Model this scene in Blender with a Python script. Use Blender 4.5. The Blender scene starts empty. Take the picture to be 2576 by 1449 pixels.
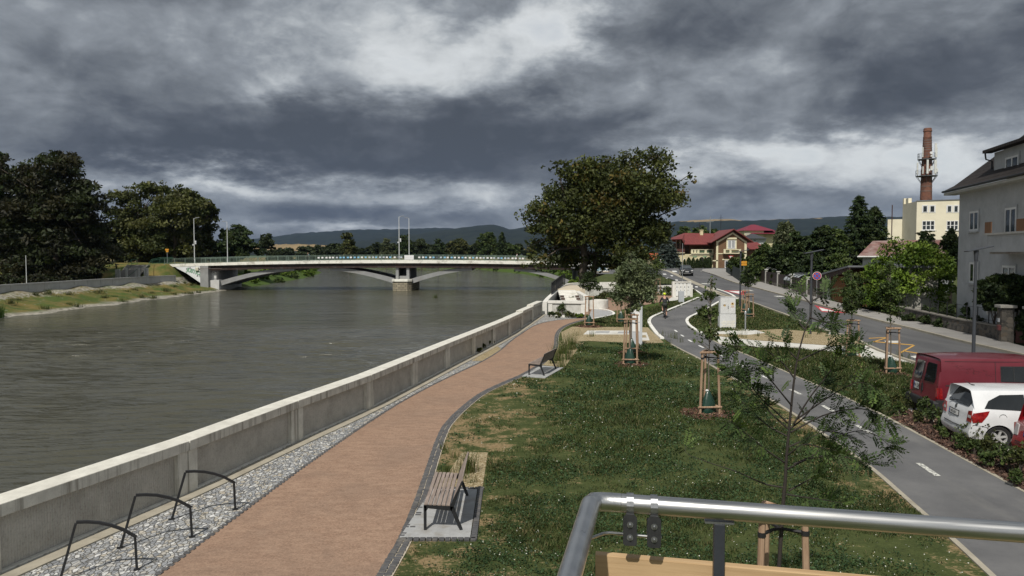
import bpy, bmesh, math, random
import numpy as np
from mathutils import Vector, Matrix
from mathutils.geometry import tessellate_polygon
R = math.radians
random.seed(7)
rng = np.random.default_rng(11)
scene = bpy.context.scene
col = scene.collection

HC, FPX, CU, CV, VH = 4.75, 1900.0, 1288.0, 724.5, 640.0
PITCH = math.atan((CV - VH) / FPX)
CP, SP = math.cos(PITCH), math.sin(PITCH)

def ray(u, v):
    xc, yc = (u - CU) / FPX, -(v - CV) / FPX
    return Vector((xc, CP + yc * SP, -SP + yc * CP))
CAM = Vector((0, 0, HC))

def P(u, v, y):
    d = ray(u, v)
    return CAM + d * (y / d.y)

def hr(y):                       # park and street level: flat near the camera, climbing towards the bridge
    return max(0.0, min(0.0212 * (y - 45.0), 2.55))

def G(u, v, dz=0.0):             # point of the park / street surface seen at (u, v)
    d = ray(u, v)
    z = 0.0
    for _ in range(40):
        t = (z + dz - HC) / d.z
        z = 0.5 * z + 0.5 * hr((CAM + d * t).y)
    p = CAM + d * t
    return Vector((p.x, p.y, hr(p.y)))

def GZ(u, v, z):
    d = ray(u, v)
    return CAM + d * ((z - HC) / d.z)

def PL(u, v, a, b):              # point at (u, v) on the vertical plane through ground points a and b
    n = Vector((-(b[1] - a[1]), b[0] - a[0], 0))
    d = ray(u, v)
    t = (Vector((a[0], a[1], 0)) - CAM).dot(n) / d.dot(n)
    return CAM + d * t

class NT:
    def __init__(s, tree):
        s.t, s.n, s.l = tree, tree.nodes, tree.links
    def put(s, sock, v):
        if isinstance(v, bpy.types.NodeSocket):
            s.l.new(v, sock)
        elif isinstance(v, (tuple, list)) and len(v) == 3 and sock.type == 'RGBA':
            sock.default_value = (*v, 1)
        else:
            sock.default_value = v
    def m(s, op, a, b=None, c=None, clamp=False):
        n = s.n.new('ShaderNodeMath'); n.operation = op; n.use_clamp = clamp
        for i, v in enumerate((a, b, c)):
            if v is not None: s.put(n.inputs[i], v)
        return n.outputs[0]
    def add(s, *a):
        r = a[0]
        for b in a[1:]: r = s.m('ADD', r, b)
        return r
    def mul(s, a, b): return s.m('MULTIPLY', a, b)
    def vm(s, op, a, b=None):
        n = s.n.new('ShaderNodeVectorMath'); n.operation = op
        s.put(n.inputs[0], a)
        if b is not None: s.put(n.inputs[1], b)
        return n.outputs[0]
    def mix(s, f, a, b, mode='MIX'):
        n = s.n.new('ShaderNodeMix'); n.data_type = 'RGBA'; n.blend_type = mode; n.clamp_factor = True
        s.put(n.inputs[0], f); s.put(n.inputs[6], a); s.put(n.inputs[7], b)
        return n.outputs[2]
    def noise(s, vec, scale=5, det=4, rough=.55, dist=0, lac=2.0):
        n = s.n.new('ShaderNodeTexNoise')
        if vec is not None: s.l.new(vec, n.inputs['Vector'])
        s.put(n.inputs['Scale'], scale); n.inputs['Detail'].default_value = det
        n.inputs['Roughness'].default_value = rough; n.inputs['Distortion'].default_value = dist
        n.inputs['Lacunarity'].default_value = lac
        return n.outputs[0]
    def vor(s, vec, scale=5, feat='F1', rand=1.0):
        n = s.n.new('ShaderNodeTexVoronoi'); n.feature = feat
        if vec is not None: s.l.new(vec, n.inputs['Vector'])
        n.inputs['Scale'].default_value = scale; n.inputs['Randomness'].default_value = rand
        return n
    def ramp(s, f, stops, interp='LINEAR'):
        n = s.n.new('ShaderNodeValToRGB'); cr = n.color_ramp; cr.interpolation = interp
        while len(cr.elements) < len(stops): cr.elements.new(0.5)
        for e, (p, c) in zip(cr.elements, stops):
            e.position = p; e.color = (*c, 1) if not isinstance(c, float) else (c, c, c, 1)
        s.put(n.inputs[0], f)
        return n.outputs[0]
    def rng(s, v, a, b, c=0.0, d=1.0):
        n = s.n.new('ShaderNodeMapRange'); n.clamp = True
        for i, x in enumerate((v, a, b, c, d)): s.put(n.inputs[i], x)
        return n.outputs[0]
    def map(s, vec, scale=(1, 1, 1), rot=(0, 0, 0), loc=(0, 0, 0)):
        n = s.n.new('ShaderNodeMapping'); s.l.new(vec, n.inputs[0])
        n.inputs['Scale'].default_value = scale; n.inputs['Rotation'].default_value = rot; n.inputs['Location'].default_value = loc
        return n.outputs[0]
    def pos(s): return s.n.new('ShaderNodeNewGeometry').outputs['Position']
    def objc(s): return s.n.new('ShaderNodeTexCoord').outputs['Object']
    def sep(s, v):
        n = s.n.new('ShaderNodeSeparateXYZ'); s.l.new(v, n.inputs[0]); return n.outputs
    def comb(s, x, y, z):
        n = s.n.new('ShaderNodeCombineXYZ')
        for i, v in enumerate((x, y, z)): s.put(n.inputs[i], v)
        return n.outputs[0]
    def attr(s, name):
        n = s.n.new('ShaderNodeAttribute'); n.attribute_name = name; return n.outputs['Color']
    def bump(s, h, strength=.3, dist=.02):
        n = s.n.new('ShaderNodeBump'); n.inputs['Strength'].default_value = strength
        n.inputs['Distance'].default_value = dist; s.l.new(h, n.inputs['Height']); return n.outputs[0]

MATS = {}
def mat(name, fn):
    if name in MATS: return MATS[name]
    m = bpy.data.materials.new(name); m.use_nodes = True
    t = NT(m.node_tree); t.n.clear()
    out = t.n.new('ShaderNodeOutputMaterial'); b = t.n.new('ShaderNodeBsdfPrincipled')
    t.l.new(b.outputs[0], out.inputs[0])
    r = fn(t, b)
    for k, v in (r or {}).items():
        if k == 'Normal': t.l.new(v, b.inputs['Normal'])
        elif k == 'surf': t.l.new(v, out.inputs[0])
        else: t.put(b.inputs[k], v)
    MATS[name] = m
    return m

def sc(c, k): return tuple(min(1, x * k) for x in c)

def pm(name, c, rough=.6, metal=0.0, var=.18, scale=2.0, bump=.1, bs=60, world=True, spec=.5, dirt=None, coat=0):
    """plain painted / stone / metal surface with two scales of wear"""
    def fn(t, b):
        v = t.pos() if world else t.objc()
        n = t.add(t.mul(t.noise(v, scale, 5, .6), .7), t.mul(t.noise(v, scale * 9, 3, .6), .3))
        f = t.rng(n, .3, .7)
        cc = t.mix(f, sc(c, 1 - var), sc(c, 1 + var))
        if dirt:
            cc = t.mix(t.mul(t.rng(t.noise(v, scale * .6, 6, .65), .5, .68), dirt[1]), cc, dirt[0])
        d = {'Base Color': cc, 'Roughness': t.rng(n, .3, .7, max(.02, rough - .08), min(1, rough + .08)), 'Metallic': metal, 'Specular IOR Level': spec}
        if coat: d['Coat Weight'] = coat
        if bump: d['Normal'] = t.bump(t.noise(v, bs, 3, .6), bump, .01)
        return d
    return mat(name, fn)

class MB:
    def __init__(s): s.v = []; s.f = []
    def _a(s, vs, fs):
        o = len(s.v); s.v += [tuple(p) for p in vs]; s.f += [tuple(i + o for i in f) for f in fs]
    def box(s, c, d, rz=0, M=None):
        x, y, z = d[0] / 2, d[1] / 2, d[2] / 2
        vs = [Vector((sx * x, sy * y, sz * z)) for sx in (-1, 1) for sy in (-1, 1) for sz in (-1, 1)]
        if M is None: M = Matrix.Rotation(rz, 3, 'Z')
        vs = [M @ p + Vector(c) for p in vs]
        s._a(vs, [(0, 1, 3, 2), (4, 6, 7, 5), (0, 4, 5, 1), (2, 3, 7, 6), (0, 2, 6, 4), (1, 5, 7, 3)]); return s
    def bx(s, a, b):            # box between two corners
        a, b = Vector(a), Vector(b)
        return s.box((a + b) / 2, [abs(q) for q in (b - a)])
    def quad(s, *p): s._a(p, [tuple(range(len(p)))]); return s
    def tube(s, pts, r, n=8, cap=True, flat=None):
        pts = [Vector(p) for p in pts]; k = len(pts)
        rr = r if isinstance(r, (list, tuple)) else [r] * k
        vs, fs = [], []; prev = None
        for i, p in enumerate(pts):
            d = (pts[min(i + 1, k - 1)] - pts[max(i - 1, 0)])
            d = d.normalized() if d.length > 1e-9 else Vector((0, 0, 1))
            if prev is None:
                a = d.cross(Vector((0, 0, 1)));
                if a.length < .05: a = d.cross(Vector((1, 0, 0)))
            else:
                a = prev - d * prev.dot(d)
            a.normalize(); prev = a; b = d.cross(a)
            for j in range(n):
                t = 2 * math.pi * (j + .5) / n
                vs.append(p + (a * math.cos(t) + b * math.sin(t)) * rr[i])
        for i in range(k - 1):
            for j in range(n):
                q = (j + 1) % n
                fs.append((i * n + j, i * n + q, (i + 1) * n + q, (i + 1) * n + j))
        if cap: fs += [tuple(range(n - 1, -1, -1)), tuple((k - 1) * n + j for j in range(n))]
        s._a(vs, fs); return s
    def lathe(s, prof, c=(0, 0, 0), n=16, axis='Z', cap=True):
        vs, fs = [], []; k = len(prof)
        for r, z in prof:
            for j in range(n):
                t = 2 * math.pi * j / n
                p = (r * math.cos(t), r * math.sin(t), z)
                if axis == 'Y': p = (p[0], p[2], p[1])
                if axis == 'X': p = (p[2], p[0], p[1])
                vs.append(Vector(p) + Vector(c))
        for i in range(k - 1):
            for j in range(n):
                q = (j + 1) % n
                fs.append((i * n + j, i * n + q, (i + 1) * n + q, (i + 1) * n + j))
        if cap: fs += [tuple(range(n - 1, -1, -1)), tuple((k - 1) * n + j for j in range(n))]
        s._a(vs, fs); return s
    def prism(s, poly, h, o=(0, 0, 0), ax=(1, 0, 0), ay=(0, 1, 0)):
        """polygon in the plane (ax, ay) at o, given thickness h along ax x ay"""
        o, ax, ay = Vector(o), Vector(ax), Vector(ay); nz = ax.cross(ay).normalized() * h
        a = [o + ax * x + ay * y for x, y in poly]; n = len(a)
        vs = a + [p + nz for p in a]
        tri = tessellate_polygon([[Vector((x, y, 0)) for x, y in poly]])
        fs = [t for t in tri] + [tuple(i + n for i in t) for t in tri]
        fs += [(i, (i + 1) % n, n + (i + 1) % n, n + i) for i in range(n)]
        s._a(vs, fs); return s
    def ball(s, c, r, nu=10, nv=6):
        r = r if isinstance(r, (tuple, list)) else (r, r, r)
        vs, fs = [], []
        for i in range(nv + 1):
            p = math.pi * i / nv
            for j in range(nu):
                t = 2 * math.pi * j / nu
                vs.append((c[0] + r[0] * math.sin(p) * math.cos(t), c[1] + r[1] * math.sin(p) * math.sin(t), c[2] + r[2] * math.cos(p)))
        for i in range(nv):
            for j in range(nu):
                q = (j + 1) % nu
                fs.append((i * nu + j, (i + 1) * nu + j, (i + 1) * nu + q, i * nu + q))
        s._a(vs, fs); return s
    def add(s, o, M=None):
        s._a([M @ Vector(p) for p in o.v] if M else o.v, o.f); return s
    def mesh(s, name):
        me = bpy.data.meshes.new(name); me.from_pydata([tuple(p) for p in s.v], [], s.f); me.validate(); me.update(); return me
    def build(s, name, m, parent=None, loc=None, smooth=False, bevel=0, fix=True):
        me = s.mesh(name)
        if fix:
            bm = bmesh.new(); bm.from_mesh(me); bmesh.ops.recalc_face_normals(bm, faces=bm.faces); bm.to_mesh(me); bm.free()
        return link(me, name, m, parent, loc, smooth, bevel)

def link(me, name, m, parent=None, loc=None, smooth=False, bevel=0):
    o = bpy.data.objects.new(name, me); col.objects.link(o)
    if m is not None and not me.materials: me.materials.append(m)
    if parent is not None: o.parent = parent
    if loc is not None: o.location = loc
    if smooth:
        me.polygons.foreach_set('use_smooth', [True] * len(me.polygons))
        if smooth != 'all':
            me.set_sharp_from_angle(angle=R(40))
    if bevel:
        b = o.modifiers.new('bevel', 'BEVEL'); b.width = bevel; b.segments = 2; b.limit_method = 'ANGLE'; b.angle_limit = R(40)
    return o

def tag(o, label, cat, group=None):
    o['label'] = label; o['category'] = cat; o['kind'] = 'thing'
    if group: o['group'] = group
    return o
def thing(name, label, cat, loc=(0, 0, 0), rz=0, group=None):
    o = bpy.data.objects.new(name, None); col.objects.link(o); o.empty_display_size = .2
    o.location = loc; o.rotation_euler = (0, 0, rz)
    return tag(o, label, cat, group)
def struct(o):
    o['kind'] = 'structure'; return o
def stuff(o):
    o['kind'] = 'stuff'; return o
KIDS = {}
def dup(root, loc, rz=0, label=None, group=None, scale=None):
    """copy of a thing with copies of its parts and their sub-parts"""
    r = root.copy(); col.objects.link(r); r.location = loc; r.rotation_euler = (0, 0, rz)
    if scale is not None: r.scale = scale if isinstance(scale, (tuple, list)) else (scale,) * 3
    if label: r['label'] = label
    if group: r['group'] = group
    for ch in list(root.children):
        c = ch.copy(); col.objects.link(c); c.parent = r
        for g in list(ch.children):
            d = g.copy(); col.objects.link(d); d.parent = c
    return r
def text(s, size, name, m, parent=None, M=None, ext=.002, sx=1.0, bold=0):
    c = bpy.data.curves.new(name, 'FONT'); c.body = s; c.size = size; c.extrude = ext; c.align_x = 'CENTER'; c.align_y = 'CENTER'; c.offset = bold
    t = bpy.data.objects.new(name, c); col.objects.link(t)
    dg = bpy.context.evaluated_depsgraph_get()
    me = bpy.data.meshes.new_from_object(t.evaluated_get(dg)); bpy.data.objects.remove(t); bpy.data.curves.remove(c)
    me.name = name; me.materials.clear()
    if sx != 1: me.transform(Matrix.Diagonal((sx, 1, 1, 1)))
    if M is not None: me.transform(M)
    return link(me, name, m, parent)
def frame_m(o, ax, ay):          # matrix that lays x,y on ax,ay at o
    ax, ay = Vector(ax).normalized(), Vector(ay).normalized(); az = ax.cross(ay)
    M = Matrix((ax, ay, az)).transposed().to_4x4(); M.translation = Vector(o); return M

def resample(pts, n):
    pts = [Vector((p[0], p[1])) for p in pts]
    d = [0]
    for a, b in zip(pts, pts[1:]): d.append(d[-1] + (b - a).length)
    xs = np.interp(np.linspace(0, d[-1], n), d, [p.x for p in pts]); ys = np.interp(np.linspace(0, d[-1], n), d, [p.y for p in pts])
    return [Vector((x, y)) for x, y in zip(xs, ys)]
def smoothline(pts, it=2):
    pts = [Vector((p[0], p[1])) for p in pts]
    for _ in range(it):
        q = [pts[0]]
        for a, b in zip(pts, pts[1:]): q += [a * .75 + b * .25, a * .25 + b * .75]
        pts = q + [pts[-1]]
    return pts
def offset(pts, d):
    out = []; pts = [Vector((p[0], p[1])) for p in pts]
    for i, p in enumerate(pts):
        t = (pts[min(i + 1, len(pts) - 1)] - pts[max(i - 1, 0)]).normalized()
        out.append(p + Vector((t.y, -t.x)) * d)     # d > 0: to the right of the walking direction
    return out
def strip(a, b, lift, m, name, parent=None, n=120, zf=hr, thick=0):
    a, b = resample(a, n), resample(b, n)
    mb = MB(); vs = []
    for p, q in zip(a, b): vs += [(p.x, p.y, zf(p.y) + lift), (q.x, q.y, zf(q.y) + lift)]
    fs = [(2 * i, 2 * i + 1, 2 * i + 3, 2 * i + 2) for i in range(n - 1)]
    if thick:
        k = len(vs); vs += [(x, y, z - thick) for x, y, z in vs]
        fs += [(2 * i, 2 * i + 2, k + 2 * i + 2, k + 2 * i) for i in range(n - 1)] + [(2 * i + 1, k + 2 * i + 1, k + 2 * i + 3, 2 * i + 3) for i in range(n - 1)]
        fs += [(0, k, k + 1, 1), (2 * n - 2, 2 * n - 1, k + 2 * n - 1, k + 2 * n - 2)]
    mb._a(vs, fs)
    return mb.build(name, m, parent)
def sheet(poly, lift, m, name, parent=None, zf=hr, thick=0):
    bm = bmesh.new()
    f = bm.faces.new([bm.verts.new((p[0], p[1], 0)) for p in poly])
    bmesh.ops.triangulate(bm, faces=[f])
    if any(p[1] < 45 for p in poly) and any(p[1] > 45 for p in poly):
        bmesh.ops.bisect_plane(bm, geom=bm.verts[:] + bm.edges[:] + bm.faces[:], plane_co=(0, 45, 0), plane_no=(0, 1, 0))
    for v in bm.verts: v.co.z = zf(v.co.y) + lift
    for fc in bm.faces:
        if fc.normal.z < 0: fc.normal_flip()
    if thick:
        r = bmesh.ops.extrude_face_region(bm, geom=bm.faces[:])
        for e in r['geom']:
            if isinstance(e, bmesh.types.BMVert): e.co.z -= thick
        bmesh.ops.recalc_face_normals(bm, faces=bm.faces)
    me = bpy.data.meshes.new(name); bm.to_mesh(me); bm.free()
    return link(me, name, m, parent)
def GP(pts): return [G(u, v) for u, v in pts]
def inside(poly, x, y):
    """vectorised point in polygon"""
    c = np.zeros(x.shape, bool); n = len(poly)
    for i in range(n):
        x1, y1 = poly[i][0], poly[i][1]; x2, y2 = poly[(i + 1) % n][0], poly[(i + 1) % n][1]
        if y1 == y2: continue
        cond = (y1 > y) != (y2 > y)
        c ^= cond & (x < (x2 - x1) * (y - y1) / (y2 - y1) + x1)
    return c

cd = bpy.data.cameras.new('camera'); co = bpy.data.objects.new('camera', cd); col.objects.link(co)
cd.sensor_width = 36.0; cd.lens = 36.0 * FPX / 2576.0; cd.clip_start = .05; cd.clip_end = 30000
co.location = CAM; co.rotation_euler = (R(90) - PITCH, 0, 0)
scene.camera = co
scene.view_settings.view_transform = 'Standard'; scene.view_settings.look = 'None'; scene.view_settings.gamma = 1; scene.view_settings.exposure = 0
scene.cycles.max_bounces = 6; scene.cycles.transparent_max_bounces = 8; scene.cycles.volume_bounces = 0
scene.cycles.use_denoising = True; scene.cycles.sample_clamp_direct = 5; scene.cycles.sample_clamp_indirect = 4
SUN_EL, SUN_AZ = R(52), R(198)       # high behind the viewer's left shoulder (azimuth clockwise from +y)
sl = bpy.data.lights.new('sun', 'SUN'); sl.energy = 4.2; sl.angle = R(.9); sl.color = (1, .95, .87)
so = bpy.data.objects.new('sun', sl); col.objects.link(so)
sdir = Vector((math.sin(SUN_AZ) * math.cos(SUN_EL), math.cos(SUN_AZ) * math.cos(SUN_EL), math.sin(SUN_EL)))
so.rotation_euler = (-sdir).to_track_quat('-Z', 'Y').to_euler()
so.location = sdir * 60

w = bpy.data.worlds.new('World'); scene.world = w; w.use_nodes = True
t = NT(w.node_tree); t.n.clear()
wo = t.n.new('ShaderNodeOutputWorld'); bg = t.n.new('ShaderNodeBackground'); t.l.new(bg.outputs[0], wo.inputs[0])
sky = t.n.new('ShaderNodeTexSky'); sky.sky_type = 'NISHITA'; sky.sun_disc = False
sky.sun_elevation = SUN_EL; sky.sun_rotation = SUN_AZ
gen = t.n.new('ShaderNodeTexCoord').outputs['Generated']
gx, gy, gz = t.sep(gen)
den = t.m('MAXIMUM', t.add(gz, .26), .06)
pl = t.comb(t.m('DIVIDE', gx, den), t.m('DIVIDE', gy, den), t.mul(gz, 1.2))
az = t.m('ARCTAN2', gx, gy); el = t.m('ARCSINE', gz)
wx = t.noise(t.map(pl, loc=(3, 1, 0)), 2.2, 6, .62); wy = t.noise(t.map(pl, loc=(-7, 5, 2)), 2.2, 6, .62)
daz = t.mul(t.m('SUBTRACT', wx, .5), .40); de = t.mul(t.m('SUBTRACT', wy, .5), t.m('MINIMUM', t.add(t.mul(t.m('ABSOLUTE', el), .75), .03), .24))
az2 = t.add(az, daz); el2 = t.add(el, de)
BLOBS = [  # (u, v, su, sv, amount): where the cloud deck is thin (+) or heavy (-) in the sky over the valley
    (1180, 130, 230, 80, .35), (760, 190, 105, 40, .24), (960, 60, 180, 60, .10), (1380, 60, 80, 90, .30), (430, 170, 240, 50, .06),
    (1180, 215, 180, 40, .10), (60, 210, 200, 70, .08), (330, 50, 380, 70, .10), (2350, 50, 260, 50, .05), (700, 255, 250, 30, -.10),
    (2150, 378, 230, 40, .40), (1860, 345, 130, 36, .26), (1800, 395, 130, 28, .30), (2480, 365, 150, 36, .22), (1660, 300, 90, 40, .12),
    (520, 450, 150, 22, .38), (820, 475, 240, 22, .24), (1150, 465, 160, 22, .22), (1230, 520, 130, 16, .16), (820, 575, 160, 10, .30), (1050, 500, 200, 14, .14),
    (1900, 450, 180, 25, .18), (1850, 520, 240, 16, .16), (2300, 450, 260, 35, .22), (1720, 205, 120, 40, .12), (2020, 260, 90, 80, .14), (1850, 130, 70, 60, .12),
    (1000, 350, 420, 70, -.26), (450, 345, 330, 60, -.18), (230, 120, 130, 60, -.15), (750, 410, 430, 26, -.20), (1330, 300, 220, 90, -.16),
    (1640, 70, 120, 90, -.16), (1830, 40, 170, 60, -.06), (2120, 110, 170, 120, -.06), (2330, 200, 300, 85, -.22), (2050, 290, 90, 35, -.14),
    (1950, 490, 160, 20, -.20), (960, 545, 330, 18, -.20), (2050, 520, 300, 20, -.10), (1500, 270, 120, 60, -.10), (2480, 60, 180, 60, -.10), (1560, 470, 300, 60, -.06)]
s = 0.0
for (u, v, su, sv, amt) in BLOBS:
    d = ray(u, v).normalized(); a0, e0 = math.atan2(d.x, d.y), math.asin(d.z)
    qa = t.mul(t.m('SUBTRACT', az2, a0), FPX / su / 1.15); qe = t.mul(t.m('SUBTRACT', el2, e0), FPX / sv / 1.1)
    g = t.m('EXPONENT', t.mul(t.add(t.mul(qa, qa), t.mul(qe, qe)), -.8))
    s = t.add(t.mul(g, amt), s)
n1 = t.noise(t.map(gen, scale=(1, 1, 1.9)), 5.2, 9, .56, .6)
n2 = t.noise(t.map(gen, scale=(1, 1, 1.7), loc=(9, 2, 4)), 17.0, 8, .60, .5)
n3 = t.m('ABSOLUTE', t.m('SUBTRACT', t.noise(t.map(gen, scale=(1, 1, 1.8), loc=(2, 7, 1)), 9.0, 7, .52, .4), .5))
tex = t.add(t.mul(t.m('SUBTRACT', n1, .5), 1.15), t.mul(t.m('SUBTRACT', n2, .5), .52), t.mul(t.m('SUBTRACT', n3, .085), 1.1))
away = t.mul(t.rng(gy, .35, -.5), .22)                     # unseen sky behind the viewer raised to give fill light
lum = t.add(.41, t.mul(s, 1.05), t.mul(tex, .72), away)
cl = t.ramp(lum, [(0.0, (.070, .080, .096)), (.14, (.098, .110, .130)), (.32, (.170, .188, .210)), (.50, (.275, .30, .33)), (.68, (.46, .49, .515)), (.9, (.76, .78, .78))])
thin = t.mul(t.rng(lum, .75, 1.15), .35)
skc = t.vm('SCALE', sky.outputs[0]); skc.node.inputs['Scale'].default_value = .07
colr = t.mix(thin, cl, skc)
low = t.rng(gz, -.02, -.12)
colr = t.mix(low, colr, (.10, .115, .12))
t.l.new(colr, bg.inputs[0]); bg.inputs[1].default_value = 1.0
w.cycles.sampling_method = 'MANUAL'; w.cycles.sample_map_resolution = 512

hz = MB().bx((-9000, -300, -8), (9000, 11000, 640)).build('haze', None)
hm = bpy.data.materials.new('air'); hm.use_nodes = True; ht = NT(hm.node_tree); ht.n.clear()
ho = ht.n.new('ShaderNodeOutputMaterial'); hv = ht.n.new('ShaderNodeVolumePrincipled')
hv.inputs['Color'].default_value = (.40, .60, 1.0, 1); hv.inputs['Density'].default_value = 2.6e-5; hv.inputs['Anisotropy'].default_value = .2
ht.l.new(hv.outputs[0], ho.inputs['Volume']); hz.data.materials.append(hm); stuff(hz)

WALL = [(-25, -50), (-10.8, 0), (-7.5, 11.2), (-6.4, 14.7), (-5.55, 18.3), (-4.35, 22.8), (-3.45, 27.2), (-2.55, 31.7), (-1.78, 35.3), (-.9, 39.6), (-.08, 43.7), (.68, 47.8), (1.48, 52.1), (2.26, 56.4)]
_wy = [p[1] for p in WALL]; _wx = [p[0] for p in WALL]
YR = _wy + [62, 80, 120, 150, 215, 273, 380, 430, 480]; XR = _wx + [2.4, 3.0, 7.5, 11.0, 12.5, 5, -20, -85, -600]
YL = [-300, 160, 230, 304, 335, 365]; XL = [-57, -57, -63, -76, -130, -600]
WZ = -2.45
def S(x): x = np.clip(x, 0, 1); return x * x * (3 - 2 * x)
def height(x, y):
    x = np.asarray(x, float); y = np.asarray(y, float)
    right = np.clip(.0212 * (y - 45), 0, 2.55)
    # approach to the bridge on the right bank
    right = np.where((y > 138) & (x < 26), np.maximum(right, 2.0 + 1.0 * S((y - 138) / 12)), right)
    xr = np.interp(y, YR, XR); xl = np.interp(y, YL, XL)
    wr = np.interp(y, [58, 66, 90], [1.0, 3.5, 7.0])
    gap = np.where(y < 58, .25, 0)
    k = (xr - gap + wr - x) / wr          # 0 at the top of the bank, 1 at the water line
    a = np.where(k <= 0, right, right + (WZ - .05 - right) * np.clip(k, 0, 1.6))
    a = np.where((y < 58) & (k > 0), right + (-4.2 - right) * S(k), a)
    ll = -.42 + S((y - 141) / 9) * 3.2 * S((-64 - x) / 4) * (1 - S((y - 170) / 40) * .2)
    ll = ll + (1 - S((y - 138) / 8)) * (1.5 * S((-74 - x) / 14))
    ll = np.where(y > 165, np.maximum(ll, 1.0 + 1.4 * S((y - 165) / 150)), ll)
    wl = np.where(y < 165, 11.0, 13.0)
    kl = (x - (xl - wl)) / wl
    b = np.where(kl <= 0, ll, ll + (WZ - .05 - ll) * np.clip(kl, 0, 1.6))
    mid = (xr + xl) / 2
    z = np.where(x > mid, a, b)
    far = y > 470
    z = np.where(far, 2.5, z)
    z = np.maximum(z, -4.2)
    return z
def hz_at(x, y): return float(height(np.array([x]), np.array([y]))[0])

gxs = np.concatenate([np.linspace(-9000, -700, 14), np.linspace(-600, -140, 24), np.arange(-130, -80, 5.), np.arange(-78, 62, 1.), np.arange(64, 130, 6.), np.linspace(140, 600, 20), np.linspace(700, 9000, 14)])
gys = np.concatenate([np.linspace(-300, -40, 8), np.arange(-30, 0, 5.), np.arange(0, 180, 1.), np.arange(182, 480, 5.), np.linspace(500, 1500, 16), np.linspace(1800, 10800, 16)])
X, Y = np.meshgrid(gxs, gys)
Z = height(X, Y)
bumpy = (np.sin(X * .9 + Y * .37) + np.sin(X * .31 - Y * .83 + 1.7)) * .05
Z = Z + np.where((X < np.interp(Y, YR, XR) + 6) & (Y > 66) & (Y < 400), bumpy * 1.8, 0) + np.where((X < -58) & (Y < 400), bumpy, 0)
nx, ny = len(gxs), len(gys)
vs = np.stack([X, Y, Z], -1).reshape(-1, 3)
ii = (np.arange(ny - 1)[:, None] * nx + np.arange(nx - 1)[None]).reshape(-1)
fs = np.stack([ii, ii + 1, ii + nx + 1, ii + nx], -1)
def np_mesh(name, vs, fs, tint=None, smooth=False):
    me = bpy.data.meshes.new(name); vs = np.ascontiguousarray(vs, np.float32); k = fs.shape[1]
    me.vertices.add(len(vs)); me.vertices.foreach_set('co', vs.ravel())
    me.loops.add(fs.size); me.loops.foreach_set('vertex_index', fs.astype(np.int32).ravel())
    me.polygons.add(len(fs)); me.polygons.foreach_set('loop_start', np.arange(0, fs.size, k, dtype=np.int32))
    me.update(calc_edges=True); me.validate()
    if tint is not None:
        a = me.color_attributes.new('tint', 'FLOAT_COLOR', 'POINT')
        c = np.ones((len(vs), 4), np.float32); c[:, :tint.shape[1]] = tint
        a.data.foreach_set('color', c.ravel())
    if smooth: me.polygons.foreach_set('use_smooth', [True] * len(me.polygons))
    return me

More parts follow.
